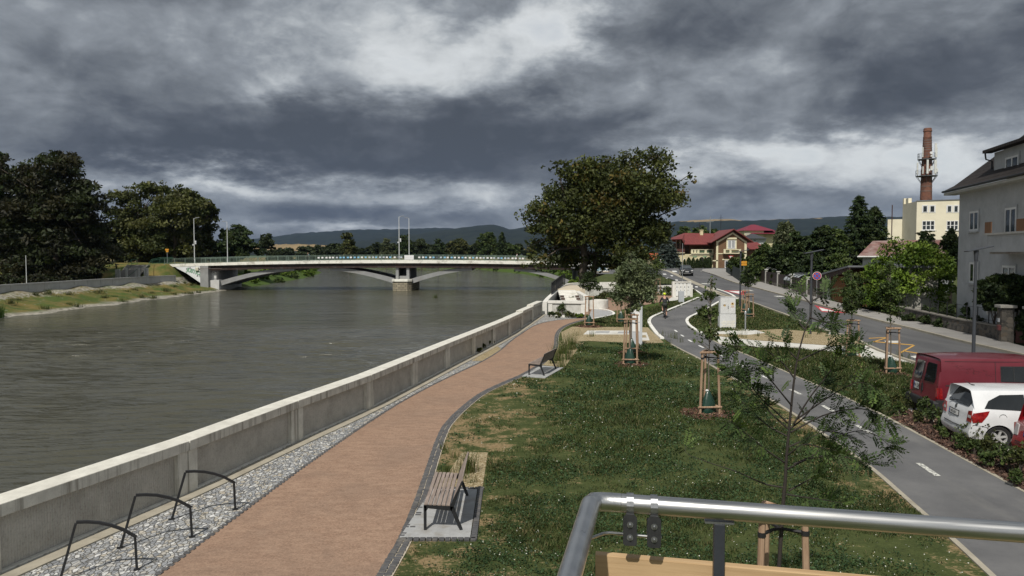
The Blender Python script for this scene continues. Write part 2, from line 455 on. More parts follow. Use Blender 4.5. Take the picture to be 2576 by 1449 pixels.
def f_ground(t, b):
    p = t.pos(); x, y, z = t.sep(p)
    big = t.noise(p, .35, 5, .6); mid = t.noise(p, 1.7, 5, .65); fine = t.noise(p, 14, 4, .7); tiny = t.noise(p, 55, 3, .6)
    green = t.mix(t.rng(mid, .35, .65), (.040, .053, .017), (.072, .088, .029))
    green = t.mix(t.mul(t.rng(fine, .45, .7), .6), green, (.085, .105, .035))
    dry = t.mix(t.rng(fine, .3, .7), (.18, .125, .062), (.30, .225, .125))
    # worn towards the path edge on the left and along the cycle path, greener in the middle
    edge = t.rng(t.m('SUBTRACT', x, t.mul(t.m('SUBTRACT', y, 12.0), .09)), 1.9, -1.6)
    cut = t.add(t.mul(edge, .23), t.mul(t.m('SUBTRACT', big, .5), .5), t.mul(t.m('SUBTRACT', mid, .5), 1.2), t.mul(t.m('SUBTRACT', fine, .5), .7), .255)
    lim = t.m('MINIMUM', t.add(t.mul(y, .085), 6.27), 8.5); e2 = t.mul(t.rng(t.m('SUBTRACT', x, lim), -1.3, -.1), t.rng(y, 34, 28)); cut = t.add(cut, t.mul(t.mul(e2, t.rng(x, 9.3, 8.9)), .24))
    m = t.rng(cut, .44, .58)
    c = t.mix(m, green, dry)
    # river banks: rubble and rough grass
    bank = t.m('MULTIPLY', t.rng(x, -52, -56), t.rng(y, 180, 160))
    st = t.vor(p, 2.6).outputs['Color']
    rub = t.mix(t.rng(t.sep(st)[0], 0, 1), (.17, .16, .13), (.36, .34, .29))
    upper = t.rng(z, -1.15, -.75)
    near = t.rng(z, -2.1, -2.32)
    rubm = t.mul(bank, t.m('MAXIMUM', t.mul(t.rng(t.add(mid, t.mul(upper, .24)), .60, .74), t.mul(t.rng(x, -70, -66), t.rng(z, .4, .1))), near))
    wild = t.mix(t.rng(big, .4, .62), (.055, .085, .020), (.17, .125, .045))
    wild = t.mix(t.mul(t.rng(fine, .45, .7), .5), wild, (.11, .12, .035))
    c = t.mix(bank, c, wild); c = t.mix(rubm, c, rub)
    vb = t.m('MULTIPLY', t.rng(y, 58, 66), t.rng(z, 1.2, .2)); vb = t.mul(vb, t.m('MAXIMUM', t.rng(x, -50, -45), t.rng(y, 160, 170))); c = t.mix(t.mul(vb, t.rng(x, 30, 20)), c, t.mix(t.rng(mid, .35, .65), (.040, .075, .014), (.075, .11, .024)))
    # far country: fields and woods
    farm = t.rng(y, 380, 700)
    cell = t.vor(t.map(p, scale=(.0016, .0028, .001)), 1.0).outputs['Color']
    fld = t.ramp(t.sep(cell)[0], [(0, (.03, .05, .02)), (.35, (.05, .075, .025)), (.6, (.16, .14, .07)), (.85, (.10, .12, .05))], 'CONSTANT')
    c = t.mix(farm, c, fld)
    h = t.add(t.mul(fine, .6), t.mul(tiny, .4))
    return {'Base Color': c, 'Roughness': .95, 'Specular IOR Level': .15, 'Normal': t.bump(h, .7, .06)}
M_ground = mat('grass_soil', f_ground)
ground = struct(link(np_mesh('ground', vs, fs, smooth=True), 'ground', M_ground))

def f_water(t, b):
    p = t.pos(); x, y, z = t.sep(p)
    q = t.vm('ADD', p, t.comb(0.0, t.mul(t.noise(t.map(p, scale=(.25, .25, 1)), 1.0, 2, .5), 1.6), 0.0))
    r0 = t.noise(t.map(q, scale=(.16, .55, 1), rot=(0, 0, R(-6))), 1.0, 3, .55, .3)
    r1 = t.noise(t.map(q, scale=(.55, 2.2, 1), rot=(0, 0, R(-7))), 1.0, 4, .55, .35)
    r2 = t.noise(t.map(q, scale=(1.6, 6.0, 1), rot=(0, 0, R(5))), 1.0, 3, .55, .3)
    gust = t.rng(t.noise(t.map(p, scale=(.045, .10, 1)), 1.0, 4, .6), .35, .65, .45, 1.2)
    far = t.rng(y, 25, 70)
    h = t.mul(t.add(t.mul(r1, t.add(.16, t.mul(far, .5))), t.mul(r2, t.add(.10, t.mul(far, .12))), t.mul(r0, t.mul(far, 1.6))), gust)
    mud = t.mix(t.noise(p, .03, 3, .5), (.052, .050, .031), (.068, .064, .041))
    return {'Base Color': mud, 'Roughness': .12, 'IOR': 1.75, 'Normal': t.bump(h, 1.0, .5)}
M_water = mat('river_water', f_water)
wxs = np.concatenate([[-700, -300, -120, -80], np.arange(-62, 3, .23), [4, 10, 20, 60]])
wys = np.concatenate([[-300, -60, -10], np.arange(4, 78, .115), np.arange(80, 480, 8.)])
WX, WY = np.meshgrid(wxs, wys); gw_ = np.random.default_rng(17); WH_ = np.zeros_like(WX)
wq = WY + .35 * np.sin(WX * .21 + 1) + .25 * np.sin(WX * .43 + WY * .11) + .16 * np.sin(WX * .9 - WY * .23)
for i in range(30):
    lam = gw_.uniform(.42, 1.5); k = 2 * math.pi / lam; th = gw_.normal() * .13 - .07
    WH_ += .0096 * lam ** .9 * np.sin(k * (wq * math.cos(th) + WX * math.sin(th)) + gw_.uniform(0, 6.28)) * (.55 + .45 * np.sin(WX * gw_.uniform(.15, .6) + WY * gw_.uniform(-.4, .4) + gw_.uniform(0, 6)))
WH_ = WH_ * (1 + 5 * WH_) * np.clip((78 - WY) / 20, 0, 1) * np.clip((WY - 2) / 3, 0, 1) * np.clip((WX + 62) / 4, 0, 1)
wn = len(wxs); wi = (np.arange(len(wys) - 1)[:, None] * wn + np.arange(wn - 1)[None]).reshape(-1)
water = struct(link(np_mesh('water', np.stack([WX, WY, WZ + WH_], -1).reshape(-1, 3), np.stack([wi, wi + 1, wi + wn + 1, wi + wn], -1), smooth=True), 'water', M_water))

def f_hill(t, b):
    p = t.pos(); x, y, z = t.sep(p)
    n = t.noise(p, .012, 6, .65); k = t.noise(p, .0022, 4, .6)
    wood = t.mix(t.rng(n, .35, .65), (.010, .015, .014), (.022, .029, .022))
    fld = t.mix(t.rng(n, .3, .7), (.20, .15, .085), (.28, .21, .11))
    f = t.mul(t.rng(k, .56, .575), t.attr('tint'))
    return {'Base Color': t.mix(t.m('MULTIPLY', t.rng(t.sep(t.attr('tint'))[0], .4, .6), 1.0), wood, fld), 'Roughness': .95, 'Specular IOR Level': .1}
M_hill = mat('wooded_hill', f_hill)
def ridge(name, pts, Yd, depth, fields=()):
    us = np.linspace(pts[0][0], pts[-1][0], 260)
    vv = np.interp(us, [p[0] for p in pts], [p[1] for p in pts])
    xs = (us - CU) * Yd / FPX
    nrm = (np.sin(us * .31) + np.sin(us * .173 + 2) + np.sin(us * .83 + 1)) * .5
    top = HC + (VH - vv) * Yd / FPX + nrm * Yd / FPX * .9
    rows = 26; V, T = [], []
    for r in range(rows):
        f = r / (rows - 1)                 # 0 foot (towards viewer) .. 1 crest .. beyond
        yy = Yd - depth * (1 - f)
        prof = math.sin(f * math.pi / 2) ** 1.3
        zz = top * prof + np.sin(xs * .004 + r * .7) * 6 * math.sin(f * math.pi) - 2
        xx = xs * (yy / Yd) ** .5
        V.append(np.stack([xx, np.full_like(xx, yy), zz], -1))
        ti = np.zeros(len(us))
        for (u0, u1, f0, f1) in fields:
            ti = np.maximum(ti, ((us > u0 + 14 * math.sin(r * 1.7)) & (us < u1 + 10 * math.cos(r * 2.1)) & (f >= f0) & (f <= f1)).astype(float))
        T.append(ti)
    V.append(V[-1] + np.array([0, 600, -80])); T.append(T[-1] * 0)
    n = len(us); A = np.concatenate(V); F = []
    i = (np.arange(rows)[:, None] * n + np.arange(n - 1)[None]).reshape(-1)
    F = np.stack([i, i + 1, i + n + 1, i + n], -1)
    tt = np.repeat(np.concatenate(T)[:, None], 3, 1)
    return struct(link(np_mesh(name, A, F, tint=tt, smooth=True), name, M_hill))
ridge('hills', [(-900, 606), (200, 604), (560, 612), (640, 604), (700, 596), (760, 588), (830, 584), (900, 579), (1000, 577), (1100, 574), (1200, 577), (1300, 590), (1500, 600), (1700, 612)], 7600, 2600)
ridge('hills.001', [(300, 634), (700, 626), (900, 612), (1000, 596), (1080, 586), (1130, 579), (1190, 572), (1235, 567), (1262, 571), (1282, 580), (1310, 575), (1350, 568), (1450, 566), (1560, 572), (1640, 566), (1700, 559), (1760, 555), (1812, 554), (1850, 558), (1900, 556), (1960, 553), (2020, 551), (2060, 548), (2110, 546), (2180, 549), (2300, 548), (2500, 552), (2900, 560), (3600, 570)], 5400, 2300,
      fields=[(1705, 1845, .76, 1.0), (1905, 1960, .82, .93), (1990, 2030, .74, .86)])
ridge('hills.002', [(560, 634), (640, 622), (690, 616), (760, 614), (830, 617), (900, 625), (960, 634)], 2600, 900, fields=[(560, 838, .35, 1.0)])

M_shade_cloud = mat('shade_cloud_surface', lambda t, b: {'Base Color': (.75, .76, .78), 'Roughness': 1.0, 'Specular IOR Level': 0.0})
def shade_cloud(cx, cy, rx, ry, seed, h=520.0):
    g = np.random.default_rng(seed); k = h / sdir.z
    px_, py_ = cx + sdir.x * k, cy + sdir.y * k; mb = MB()
    for i in range(9):
        a = g.uniform(0, 6.28); f = g.uniform(0, .55); q = g.uniform(.5, .72) if i else .8
        mb.ball((px_ + math.cos(a) * rx * f, py_ + math.sin(a) * ry * f, h + g.uniform(-8, 16)), (rx * q, ry * q, 16 * q + 8), 20, 10)
    return struct(mb.build('shade_cloud', M_shade_cloud, smooth='all'))
shade_cloud(58, 48, 32, 30, 2)  # out-of-view cloud added up-sun to shade the gardens right of the road
def f_path(t, b):
    p = t.pos()
    a = t.noise(p, 30, 4, .8); d = t.noise(t.map(p, scale=(1, 2.2, 1)), 2.4, 5, .65); e = t.noise(p, 130, 2, .6)
    c = t.mix(t.rng(a, .33, .67), (.17, .110, .078), (.37, .245, .172))
    c = t.mix(t.mul(t.rng(d, .42, .66), .42), c, (.42, .295, .21))
    c = t.mix(t.mul(t.rng(e, .60, .75), .5), c, (.10, .055, .04)); c = t.mix(t.mul(t.rng(t.noise(p, .55, 5, .65, .6), .46, .66), .30), c, (.17, .125, .098)); c = t.mix(t.mul(t.rng(t.noise(p, 6.5, 4, .7), .55, .72), .35), c, (.19, .115, .082))
    return {'Base Color': c, 'Roughness': .9, 'Specular IOR Level': .2, 'Normal': t.bump(t.add(a, e), .5, .01)}
M_path = mat('red_gravel', f_path)
def f_cobble(t, b):
    p = t.map(t.pos(), scale=(1, .62, 1), rot=(0, 0, R(14)))
    q = t.vm('ADD', p, t.vm('SCALE', t.comb(t.noise(p, 9, 2), t.noise(t.map(p, loc=(5, 5, 5)), 9, 2), 0.0)))
    sc_ = [n for n in t.n if n.type == 'VECT_MATH' and n.operation == 'SCALE'][-1]; sc_.inputs['Scale'].default_value = .07
    v = t.vor(q, 15); ed = t.vor(q, 15, 'DISTANCE_TO_EDGE').outputs['Distance']
    k = t.sep(v.outputs['Color'])
    c = t.ramp(k[0], [(0, (.19, .20, .215)), (.3, (.32, .33, .34)), (.55, (.42, .425, .42)), (.72, (.46, .41, .32)), (.86, (.56, .56, .54)), (1, (.68, .68, .66))])
    c = t.mix(t.mul(t.rng(t.noise(p, 60, 3), .4, .7), .4), c, (.16, .165, .17))
    j = t.rng(ed, .0, .11)
    c = t.mix(j, (.085, .08, .068), c)
    return {'Base Color': c, 'Roughness': .75, 'Normal': t.bump(t.add(j, t.mul(k[1], .5)), .8, .02)}
M_cobble = mat('rubble_setts', f_cobble)
def f_conc(t, b):                                    # board-marked wall concrete, streaked under the coping
    p = t.pos(); x, y, z = t.sep(p)
    n = t.noise(p, 3.2, 6, .65); fn = t.noise(p, 45, 4, .7)
    c = t.mix(t.rng(n, .3, .7), (.50, .485, .43), (.70, .685, .615))
    c = t.mix(t.mul(t.rng(fn, .5, .75), .35), c, (.28, .26, .21))
    st = t.noise(t.map(p, scale=(7, 7, .25)), 1.0, 5, .7)
    c = t.mix(t.mul(t.rng(st, .5, .62), t.mul(t.rng(t.sep(t.n.new('ShaderNodeNewGeometry').outputs['Normal'])[2], .6, .3), .62)), c, (.155, .135, .105))
    return {'Base Color': c, 'Roughness': .85, 'Specular IOR Level': .25, 'Normal': t.bump(t.add(fn, t.mul(n, 2)), .35, .01)}
M_conc = mat('pale_concrete', f_conc)
def f_panel(t, b):                                   # ribbed recess panels
    p = t.pos(); x, y, z = t.sep(p)
    n = t.noise(p, 2.2, 6, .65); rib = t.m('SINE', t.mul(t.add(x, t.mul(y, 1.0)), 105.0))
    sp = t.noise(p, 26, 4, .75); st = t.noise(t.map(p, scale=(16, 16, .8)), 1.0, 4, .7)
    c = t.mix(t.rng(n, .3, .7), (.35, .335, .30), (.53, .51, .46))
    c = t.mix(t.mul(t.rng(rib, -.2, .9), .12), c, (.20, .19, .17))
    c = t.mix(t.mul(t.rng(sp, .5, .68), .45), c, (.17, .155, .125))
    c = t.mix(t.mul(t.rng(st, .5, .68), .35), c, (.48, .46, .41))
    return {'Base Color': c, 'Roughness': .92, 'Specular IOR Level': .15, 'Normal': t.bump(t.add(t.mul(rib, .5), t.mul(sp, 1.5)), .6, .012)}
M_panel = mat('ribbed_concrete', f_panel)
M_white = pm('white_concrete', (.66, .645, .60), .85, var=.12, scale=2.5, bump=.25, bs=30, dirt=((.36, .33, .27), .45))
M_rough = pm('roughcast_wall', (.52, .51, .48), .95, var=.16, scale=3, bump=.6, bs=22, dirt=((.30, .28, .23), .5))
def f_asph(t, b):
    p = t.pos(); n = t.noise(p, .5, 5, .6); f = t.noise(p, 120, 3, .8); g = t.noise(p, 9, 4, .6)
    c = t.mix(t.rng(n, .35, .65), (.090, .091, .095), (.14, .14, .142)); c = t.mix(t.mul(t.rng(t.noise(t.map(p, scale=(1, .2, 1)), 1.6, 5, .7), .52, .7), .4), c, (.165, .162, .155))
    c = t.mix(t.mul(t.rng(f, .5, .72), .55), c, (.23, .225, .215))
    c = t.mix(t.mul(t.rng(g, .55, .75), .25), c, (.075, .075, .078))
    return {'Base Color': c, 'Roughness': .86, 'Specular IOR Level': .3, 'Normal': t.bump(f, .5, .006)}
M_asph = mat('cycle_asphalt', f_asph)
def f_road(t, b):
    p = t.pos(); n = t.noise(t.map(p, scale=(1, .12, 1)), .8, 5, .6); f = t.noise(p, 90, 3, .8)
    c = t.mix(t.rng(n, .35, .65), (.078, .079, .083), (.12, .12, .122)); c = t.mix(t.mul(t.rng(t.vor(p, .35).outputs['Distance'], .55, .75), .3), c, (.065, .065, .068))
    c = t.mix(t.mul(t.rng(f, .5, .72), .45), c, (.19, .19, .185))
    return {'Base Color': c, 'Roughness': .85, 'Specular IOR Level': .3, 'Normal': t.bump(f, .4, .006)}
M_road = mat('road_asphalt', f_road)
M_paint = pm('road_paint', (.72, .72, .70), .7, var=.12, scale=9, bump=.1, dirt=((.34, .34, .33), .6))
def f_worn(t, b):
    p = t.pos(); k = t.rng(t.noise(p, 24, 4, .75), .44, .52)
    return {'Base Color': t.mix(k, (.14, .14, .14), (.66, .66, .60)), 'Roughness': .8}
M_worn = mat('worn_road_paint', f_worn)
M_yel = pm('orange_road_paint', (.52, .30, .07), .75, var=.2, scale=8)
M_redp = pm('red_road_paint', (.40, .045, .055), .75, var=.2, scale=8)
M_kerb = pm('kerb_concrete', (.34, .31, .245), .88, var=.18, scale=3, bump=.3, bs=40, dirt=((.22, .19, .14), .5))
M_kerbw = pm('white_kerb', (.74, .73, .68), .8, var=.1, scale=4, bump=.15, dirt=((.45, .42, .36), .45))
M_paveR = pm('grey_pavement', (.27, .26, .245), .9, var=.14, scale=1.5, bump=.3, bs=60, dirt=((.14, .13, .11), .4))
M_slab = pm('washed_concrete_slab', (.33, .335, .335), .9, var=.16, scale=6, bump=.3, bs=70, dirt=((.22, .20, .165), .6))
M_lslab = pm('pale_paving', (.56, .55, .51), .88, var=.12, scale=1.8, bump=.2, bs=30, dirt=((.36, .33, .27), .5))
def f_gravel(t, b):
    p = t.pos(); v = t.vor(p, 38); k = t.sep(v.outputs['Color'])[0]; n = t.noise(p, 1.3, 4, .6)
    c = t.ramp(k, [(0, (.15, .11, .055)), (.35, (.27, .21, .115)), (.7, (.38, .31, .19)), (1, (.52, .46, .33))])
    c = t.mix(t.mul(t.rng(n, .5, .72), .4), c, (.17, .125, .06))
    return {'Base Color': c, 'Roughness': .95, 'Specular IOR Level': .15, 'Normal': t.bump(v.outputs['Distance'], .8, .02)}
M_gravel = mat('tan_gravel', f_gravel)
M_sett = pm('dark_basalt_sett', (.075, .075, .078), .7, var=.4, scale=6, bump=.4, bs=30, dirt=((.19, .17, .14), .5))
M_joint = pm('sandy_joint', (.42, .37, .29), .95, var=.2, scale=8)
M_dkmetal = pm('anthracite_metal', (.018, .019, .021), .5, metal=.2, var=.2, scale=8, bump=.05)
M_steel_g = pm('galvanised_steel', (.42, .44, .45), .5, metal=.85, var=.12, scale=4, bump=.05)
def f_wood(c0, c1, sx=(2, 30, 30), name='w'):
    def fn(t, b):
        p = t.map(t.objc(), scale=sx); n = t.noise(p, 1.0, 6, .65, .6); k = t.noise(t.objc(), 5, 3, .6)
        c = t.mix(t.rng(n, .32, .68), c0, c1); c = t.mix(t.mul(t.rng(k, .5, .8), .3), c, sc(c0, .7))
        return {'Base Color': c, 'Roughness': .78, 'Specular IOR Level': .25, 'Normal': t.bump(n, .35, .004)}
    return mat(name, fn)
M_grey_wood = f_wood((.17, .135, .115), (.36, .295, .255), (30, 2, 30), 'weathered_slats')
M_stake = f_wood((.22, .135, .085), (.44, .31, .21), (14, 14, 1.2), 'stake_timber')
M_board = f_wood((.36, .235, .12), (.54, .385, .22), (1.1, 26, 26), 'fresh_pine')

wall_line = smoothline([(x, y) for x, y in WALL if y > 2] , 1)
wl = [Vector(p) for p in [(-10.8, 0)] + list(WALL[2:])]
pw = thing('promenade_wall', 'long low concrete flood wall with pale coping between the river and the red path', 'wall', (0, 0, 0))
pts = [wl[0]] + wl[1:]
rs = resample(pts, 400)
d = [0.0]
for a, b_ in zip(rs, rs[1:]): d.append(d[-1] + (b_ - a).length)
def along(sv):
    return Vector((np.interp(sv, d, [p.x for p in rs]), np.interp(sv, d, [p.y for p in rs])))
s_of_y = lambda y: float(np.interp(y, [p.y for p in rs], d))
WH, WT = 1.08, .40
joints = [s_of_y(14.75)]
pitchs = 4.22
while joints[0] > 4.3: joints.insert(0, joints[0] - pitchs)
while joints[-1] < d[-1] - 3: joints.append(joints[-1] + pitchs)
joints[-1] = d[-1]
for a, b_ in zip(joints, joints[1:]):
    A, B = along(a + .012), along(b_ - .012); L = (B - A).length; tx = (B - A).normalized(); nr = Vector((tx.y, -tx.x))  # nr points to the path
    zb = hr((A.y + B.y) / 2) * 1.0
    M = Matrix(((tx.x, nr.x, 0, A.x), (tx.y, nr.y, 0, A.y), (0, 0, 1, zb), (0, 0, 0, 1)))
    f = MB(); f.bx((0, -WT, -3.6), (L, -.11, WH - .2)); f.bx((0, -WT - .03, WH - .2), (L, .035, WH))
    f.bx((0, -.11, -.3), (.27, 0, WH - .203)); f.bx((L - .27, -.11, -.3), (L, 0, WH - .203)); f.bx((.27, -.11, -.3), (L - .27, -.002, .06))
    o = f.build('wall_segment', M_conc, pw, bevel=.012); o.matrix_local = M
    g = MB().bx((.272, -.1095, .062), (L - .272, -.10, WH - .205)).build('recessed_panel', M_panel, o)
base = smoothline([(p.x, p.y) for p in pts], 1)
strip(offset(base, .02), offset(base, .30), .035, M_kerb, 'wall_plinth', pw, 160, thick=.2)

Ledge = GP([(250, 1560), (400, 1449), (552, 1335), (703, 1222), (800, 1152), (900, 1083), (1000, 1018), (1080, 974), (1150, 940), (1212, 912), (1257, 885), (1288, 856), (1320, 834), (1351, 816), (1391, 807), (1430, 803.2), (1480, 800)])
Redge = GP([(870, 1580), (946, 1449), (1005, 1354), (1055, 1226), (1102, 1086), (1130, 1052), (1165, 1020), (1204, 990), (1255, 966), (1306, 945), (1346, 923), (1375, 900), (1394, 876), (1394, 845), (1403, 829), (1425, 816), (1458, 806.5), (1484, 802.5)])
Ledge = smoothline([(p.x, p.y) for p in Ledge], 2); Redge = smoothline([(p.x, p.y) for p in Redge], 2)
struct(strip(Ledge, Redge, .016, M_path, 'promenade_path', n=200))
struct(strip(offset(base, .28), offset(Ledge, -.04), .010, M_cobble, 'cobbled_strip', n=200))
def setts(line, offs, name, label_mat, wdt, step, zl=.030, skip=None):
    L = resample(line, 900); dd = 0; mb = MB(); last = 0
    for i in range(1, len(L)):
        dd += (L[i] - L[i - 1]).length
        if dd - last >= step:
            last = dd; tx = (L[i] - L[i - 1]).normalized(); n = Vector((tx.y, -tx.x)); an = math.atan2(tx.y, tx.x)
            for of in offs:
                c = L[i] + n * (of + random.uniform(-.006, .006))
                if skip and skip(c): continue
                mb.box((c.x, c.y, hr(c.y) + zl - .05 + random.uniform(-.006, .004)), (step * random.uniform(.74, .88), wdt * random.uniform(.88, .98), .1), an + random.uniform(-.06, .06))
    return struct(mb.build(name, label_mat, bevel=.008))
slab1 = [G(*p) for p in [(1022, 1362), (1200, 1362)]]
setts(Redge, (.055, .175), 'path_edging', M_sett, .115, .095)
struct(strip(offset(Redge, -.01), offset(Redge, .25), .012, M_joint, 'edging_joint', n=260))
setts(Ledge, (-.02,), 'path_edging.001', M_sett, .10, .105)

# bench slabs, planting beds beside the path
def quadsheet(pts, lift, m, name, thick=0): return struct(sheet([(p[0], p[1]) for p in pts], lift, m, name, thick=thick))
B1 = (-1.60, 12.45, -.62, 15.0)
quadsheet([(-1.88, 12.42), (-.70, 12.42), (-.70, 15.02), (-1.62, 15.02)], .030, M_slab, 'bench_slab', .06)
e = MB()
for x in np.arange(-1.8, -.6, .105): e.box((x, 12.36, .0), (.09, .1, .08), random.uniform(-.05, .05))
for y in np.arange(12.4, 15.15, .105): e.box((-.635, y, .0), (.105, .085, .08), random.uniform(-.05, .05))
for x in np.arange(-1.55, -.6, .105): e.box((x, 15.09, .0), (.09, .1, .08), random.uniform(-.05, .05))
struct(e.build('slab_edging', M_sett, bevel=.008))
quadsheet([(-1.50, 15.14), (-.60, 15.14), (-.58, 17.9), (-1.20, 17.9)], .014, M_gravel, 'gravel_bed')
q = [G(*p) for p in [(1312, 948), (1372, 952), (1418, 926), (1360, 921)]]
quadsheet(q, .03, M_slab, 'bench_slab.001', .06)
q = GP([(1362, 919), (1420, 925), (1452, 880), (1470, 862), (1408, 858), (1402, 880)]); quadsheet(q, .014, M_gravel, 'gravel_bed.001')
q = GP([(1412, 836), (1440, 822), (1630, 824), (1648, 842), (1670, 862), (1620, 866), (1560, 862), (1480, 858), (1416, 862)]); quadsheet(q, .013, M_gravel, 'gravel_bed.002')
q = GP([(1186, 909), (1246, 868), (1262, 880), (1215, 909)]); quadsheet(q, .022, M_gravel, 'gravel_bed.003')
for n_, q in enumerate([[(1478, 833), (1600, 833), (1600, 842), (1468, 842)], [(1604, 838), (1627, 838), (1634, 857), (1604, 857)]]):
    quadsheet(GP(q), .04, M_lslab, 'pale_slab' + ('.%03d' % n_ if n_ else ''), .05)
quadsheet(GP([(1500, 835), (1534, 835), (1532, 839.5), (1497, 839.5)]), .05, M_slab, 'slab_inset', .02)
quadsheet(GP([(1556, 836), (1586, 836), (1586, 840.5), (1553, 840.5)]), .05, M_slab, 'slab_inset.001', .02)
quadsheet(GP([(1606, 845), (1624, 845), (1627, 851), (1606, 851)]), .05, M_gravel, 'slab_inset.002', .02)

CL = smoothline([(p.x, p.y) for p in GP([(2660, 1600), (2503, 1449), (2387, 1342), (2300, 1268), (2197, 1176), (2101, 1111), (1996, 1038), (1896, 979), (1820, 937), (1766, 904), (1707, 876), (1665, 850), (1646, 828), (1635, 812), (1642, 800), (1670, 788), (1718, 768), (1760, 750)])], 2)
CR = smoothline([(p.x, p.y) for p in GP([(2900, 1420), (2740, 1330), (2576, 1241), (2423, 1158), (2288, 1084), (2189, 1031), (2105, 992), (2009, 952), (1929, 916), (1871, 891), (1806, 866), (1772, 845), (1740, 829), (1724, 815), (1725, 802), (1752, 790), (1784, 773), (1812, 757)])], 2)
cyc = struct(strip(CL, CR, .018, M_asph, 'cycle_path', n=260))
def cut(line, y0, y1): return [p for p in line if y0 <= p.y <= y1]
def kerb(line, a, b_, lift, m, name, y0=-9, y1=999, parent=None, thick=.14):
    l = cut(line, y0, y1); return strip(offset(l, a), offset(l, b_), lift, m, name, parent, 160, thick=thick)
struct(kerb(CL, -.10, .0, .028, M_kerb, 'cycle_kerb', 0, 41)); struct(kerb(CR, .0, .10, .028, M_kerb, 'cycle_kerb.001', 0, 41.5))
struct(kerb(CL, -.22, .0, .10, M_kerbw, 'cycle_kerb.002', 41.2, 999)); struct(kerb(CR, .0, .20, .10, M_kerbw, 'cycle_kerb.003', 42.5, 999))
mid = [(a + b_) / 2 for a, b_ in zip(resample(CL, 500), resample(CR, 500))]
def dashes(line, ys, ln, wd, m, parent, name, lift=.026):
    for y in ys:
        k = min(range(len(line)), key=lambda i: abs(line[i].y - y)); p = line[k]
        tx = (line[min(k + 3, len(line) - 1)] - line[max(k - 3, 0)]).normalized()
        n = Vector((tx.y, -tx.x)); a = p - tx * ln / 2; b_ = p + tx * ln / 2
        sheet([(a + n * wd / 2), (b_ + n * wd / 2), (b_ - n * wd / 2), (a - n * wd / 2)], lift, m, name, parent)
dashes(mid, [16.4, 20.3, 23.0, 25.8], 1.0, .13, M_worn, cyc, 'lane_dash'); dashes(mid, [29.0, 32.2, 35.4, 38.6, 41.2, 43.8, 46.3], .95, .12, M_paint, cyc, 'lane_dash')
for (u, v, l, r) in [(1672, 783, 1, .5), (1711, 770, 1, .5), (1734, 756, 1, .4), (1709, 729, 1, .3), (1762, 741, 1, .2)]:
    p = G(u, v); sheet([(p.x - .12, p.y - .3), (p.x + .05, p.y - .3), (p.x + .3, p.y + .5), (p.x + .12, p.y + .5)], .030, M_paint, 'lane_dash', cyc)

def V2(q): return [Vector((p[0], p[1])) for p in q]
RLk = smoothline([(17.2, 14), (17.4, 30), (17.9, 36)] + [(p.x, p.y) for p in GP([(2180, 868), (2147, 849), (2105, 841), (2029, 817), (1988, 796), (1940, 779), (1892, 761), (1854, 749), (1825, 744), (1767, 720), (1718, 698), (1685, 683)])], 1)
RRk = smoothline([(22.6, 12), (23.2, 28), (23.8, 35.8)] + [(p.x, p.y) for p in GP([(2413, 861), (2320, 836), (2227, 814), (2135, 790), (2058, 768), (1997, 751), (1949, 739), (1896, 724), (1857, 716), (1815, 700), (1782, 688)])], 1)
road = struct(strip(RLk, RRk, .010, M_road, 'road', n=220))
# bike lane beside the road and the junction in front of the villa
LL = [(p.x, p.y) for p in GP([(1767, 742), (1745, 728), (1718, 716), (1690, 704), (1662, 694), (1640, 686)])]
LR = [(p.x, p.y) for p in GP([(1854, 749), (1825, 744), (1767, 720), (1718, 698), (1685, 683), (1665, 678)])]
lane = struct(strip(LL, LR, .014, M_road, 'bike_lane', n=80))
quadsheet([(p.x, p.y) for p in GP([(1762, 749), (1767, 741), (1854, 748), (1862, 752), (1812, 759)])], .016, M_asph, 'path_mouth')
jun = struct(strip([(14, 121), (30, 121), (60, 121)], [(10, 158), (30, 152), (60, 148)], .006, M_road, 'junction', n=60))
struct(strip(offset(LR, -.45), offset(LR, .35), .028, M_kerb, 'separator_kerb', n=80, thick=.1))
sw = [(p.x, p.y) for p in GP([(1768, 742), (1762, 738), (1745, 727), (1718, 715)])]
struct(strip(offset(smoothline(sw, 2), -.16), smoothline(sw, 2), .09, M_kerbw, 'cycle_kerb.004', n=40, thick=.14))
sw = smoothline([(p.x, p.y) for p in GP([(1858, 752), (1845, 742), (1830, 735), (1795, 724)])], 2)
struct(strip(sw, offset(sw, -.22), .04, M_kerbw, 'cycle_kerb.005', n=40, thick=.1))
struct(strip(offset(RLk[:-6], -.16), RLk[:-6], .10, M_kerb, 'road_kerb', n=200, thick=.14))
KR = RRk
PB = smoothline([(25.5, 12), (25.4, 28), (25.6, 37)] + [(p.x, p.y) for p in GP([(2505, 858), (2382, 832), (2258, 801), (2197, 786.5), (2085, 758.5), (2009, 738), (1949, 722), (1896, 706), (1862, 694), (1850, 682)])], 1)
struct(strip(KR, offset(KR, .16), .13, M_kerb, 'road_kerb.001', n=200, thick=.18))
struct(strip(offset(KR, .155), PB, .125, M_paveR, 'pavement', n=200))
ap = GP([(1782, 688), (1765, 683), (1768, 678.5), (1800, 677), (1860, 678), (1862, 694), (1840, 700), (1815, 700)]); quadsheet(ap, .13, M_paveR, 'pavement.001', .15)
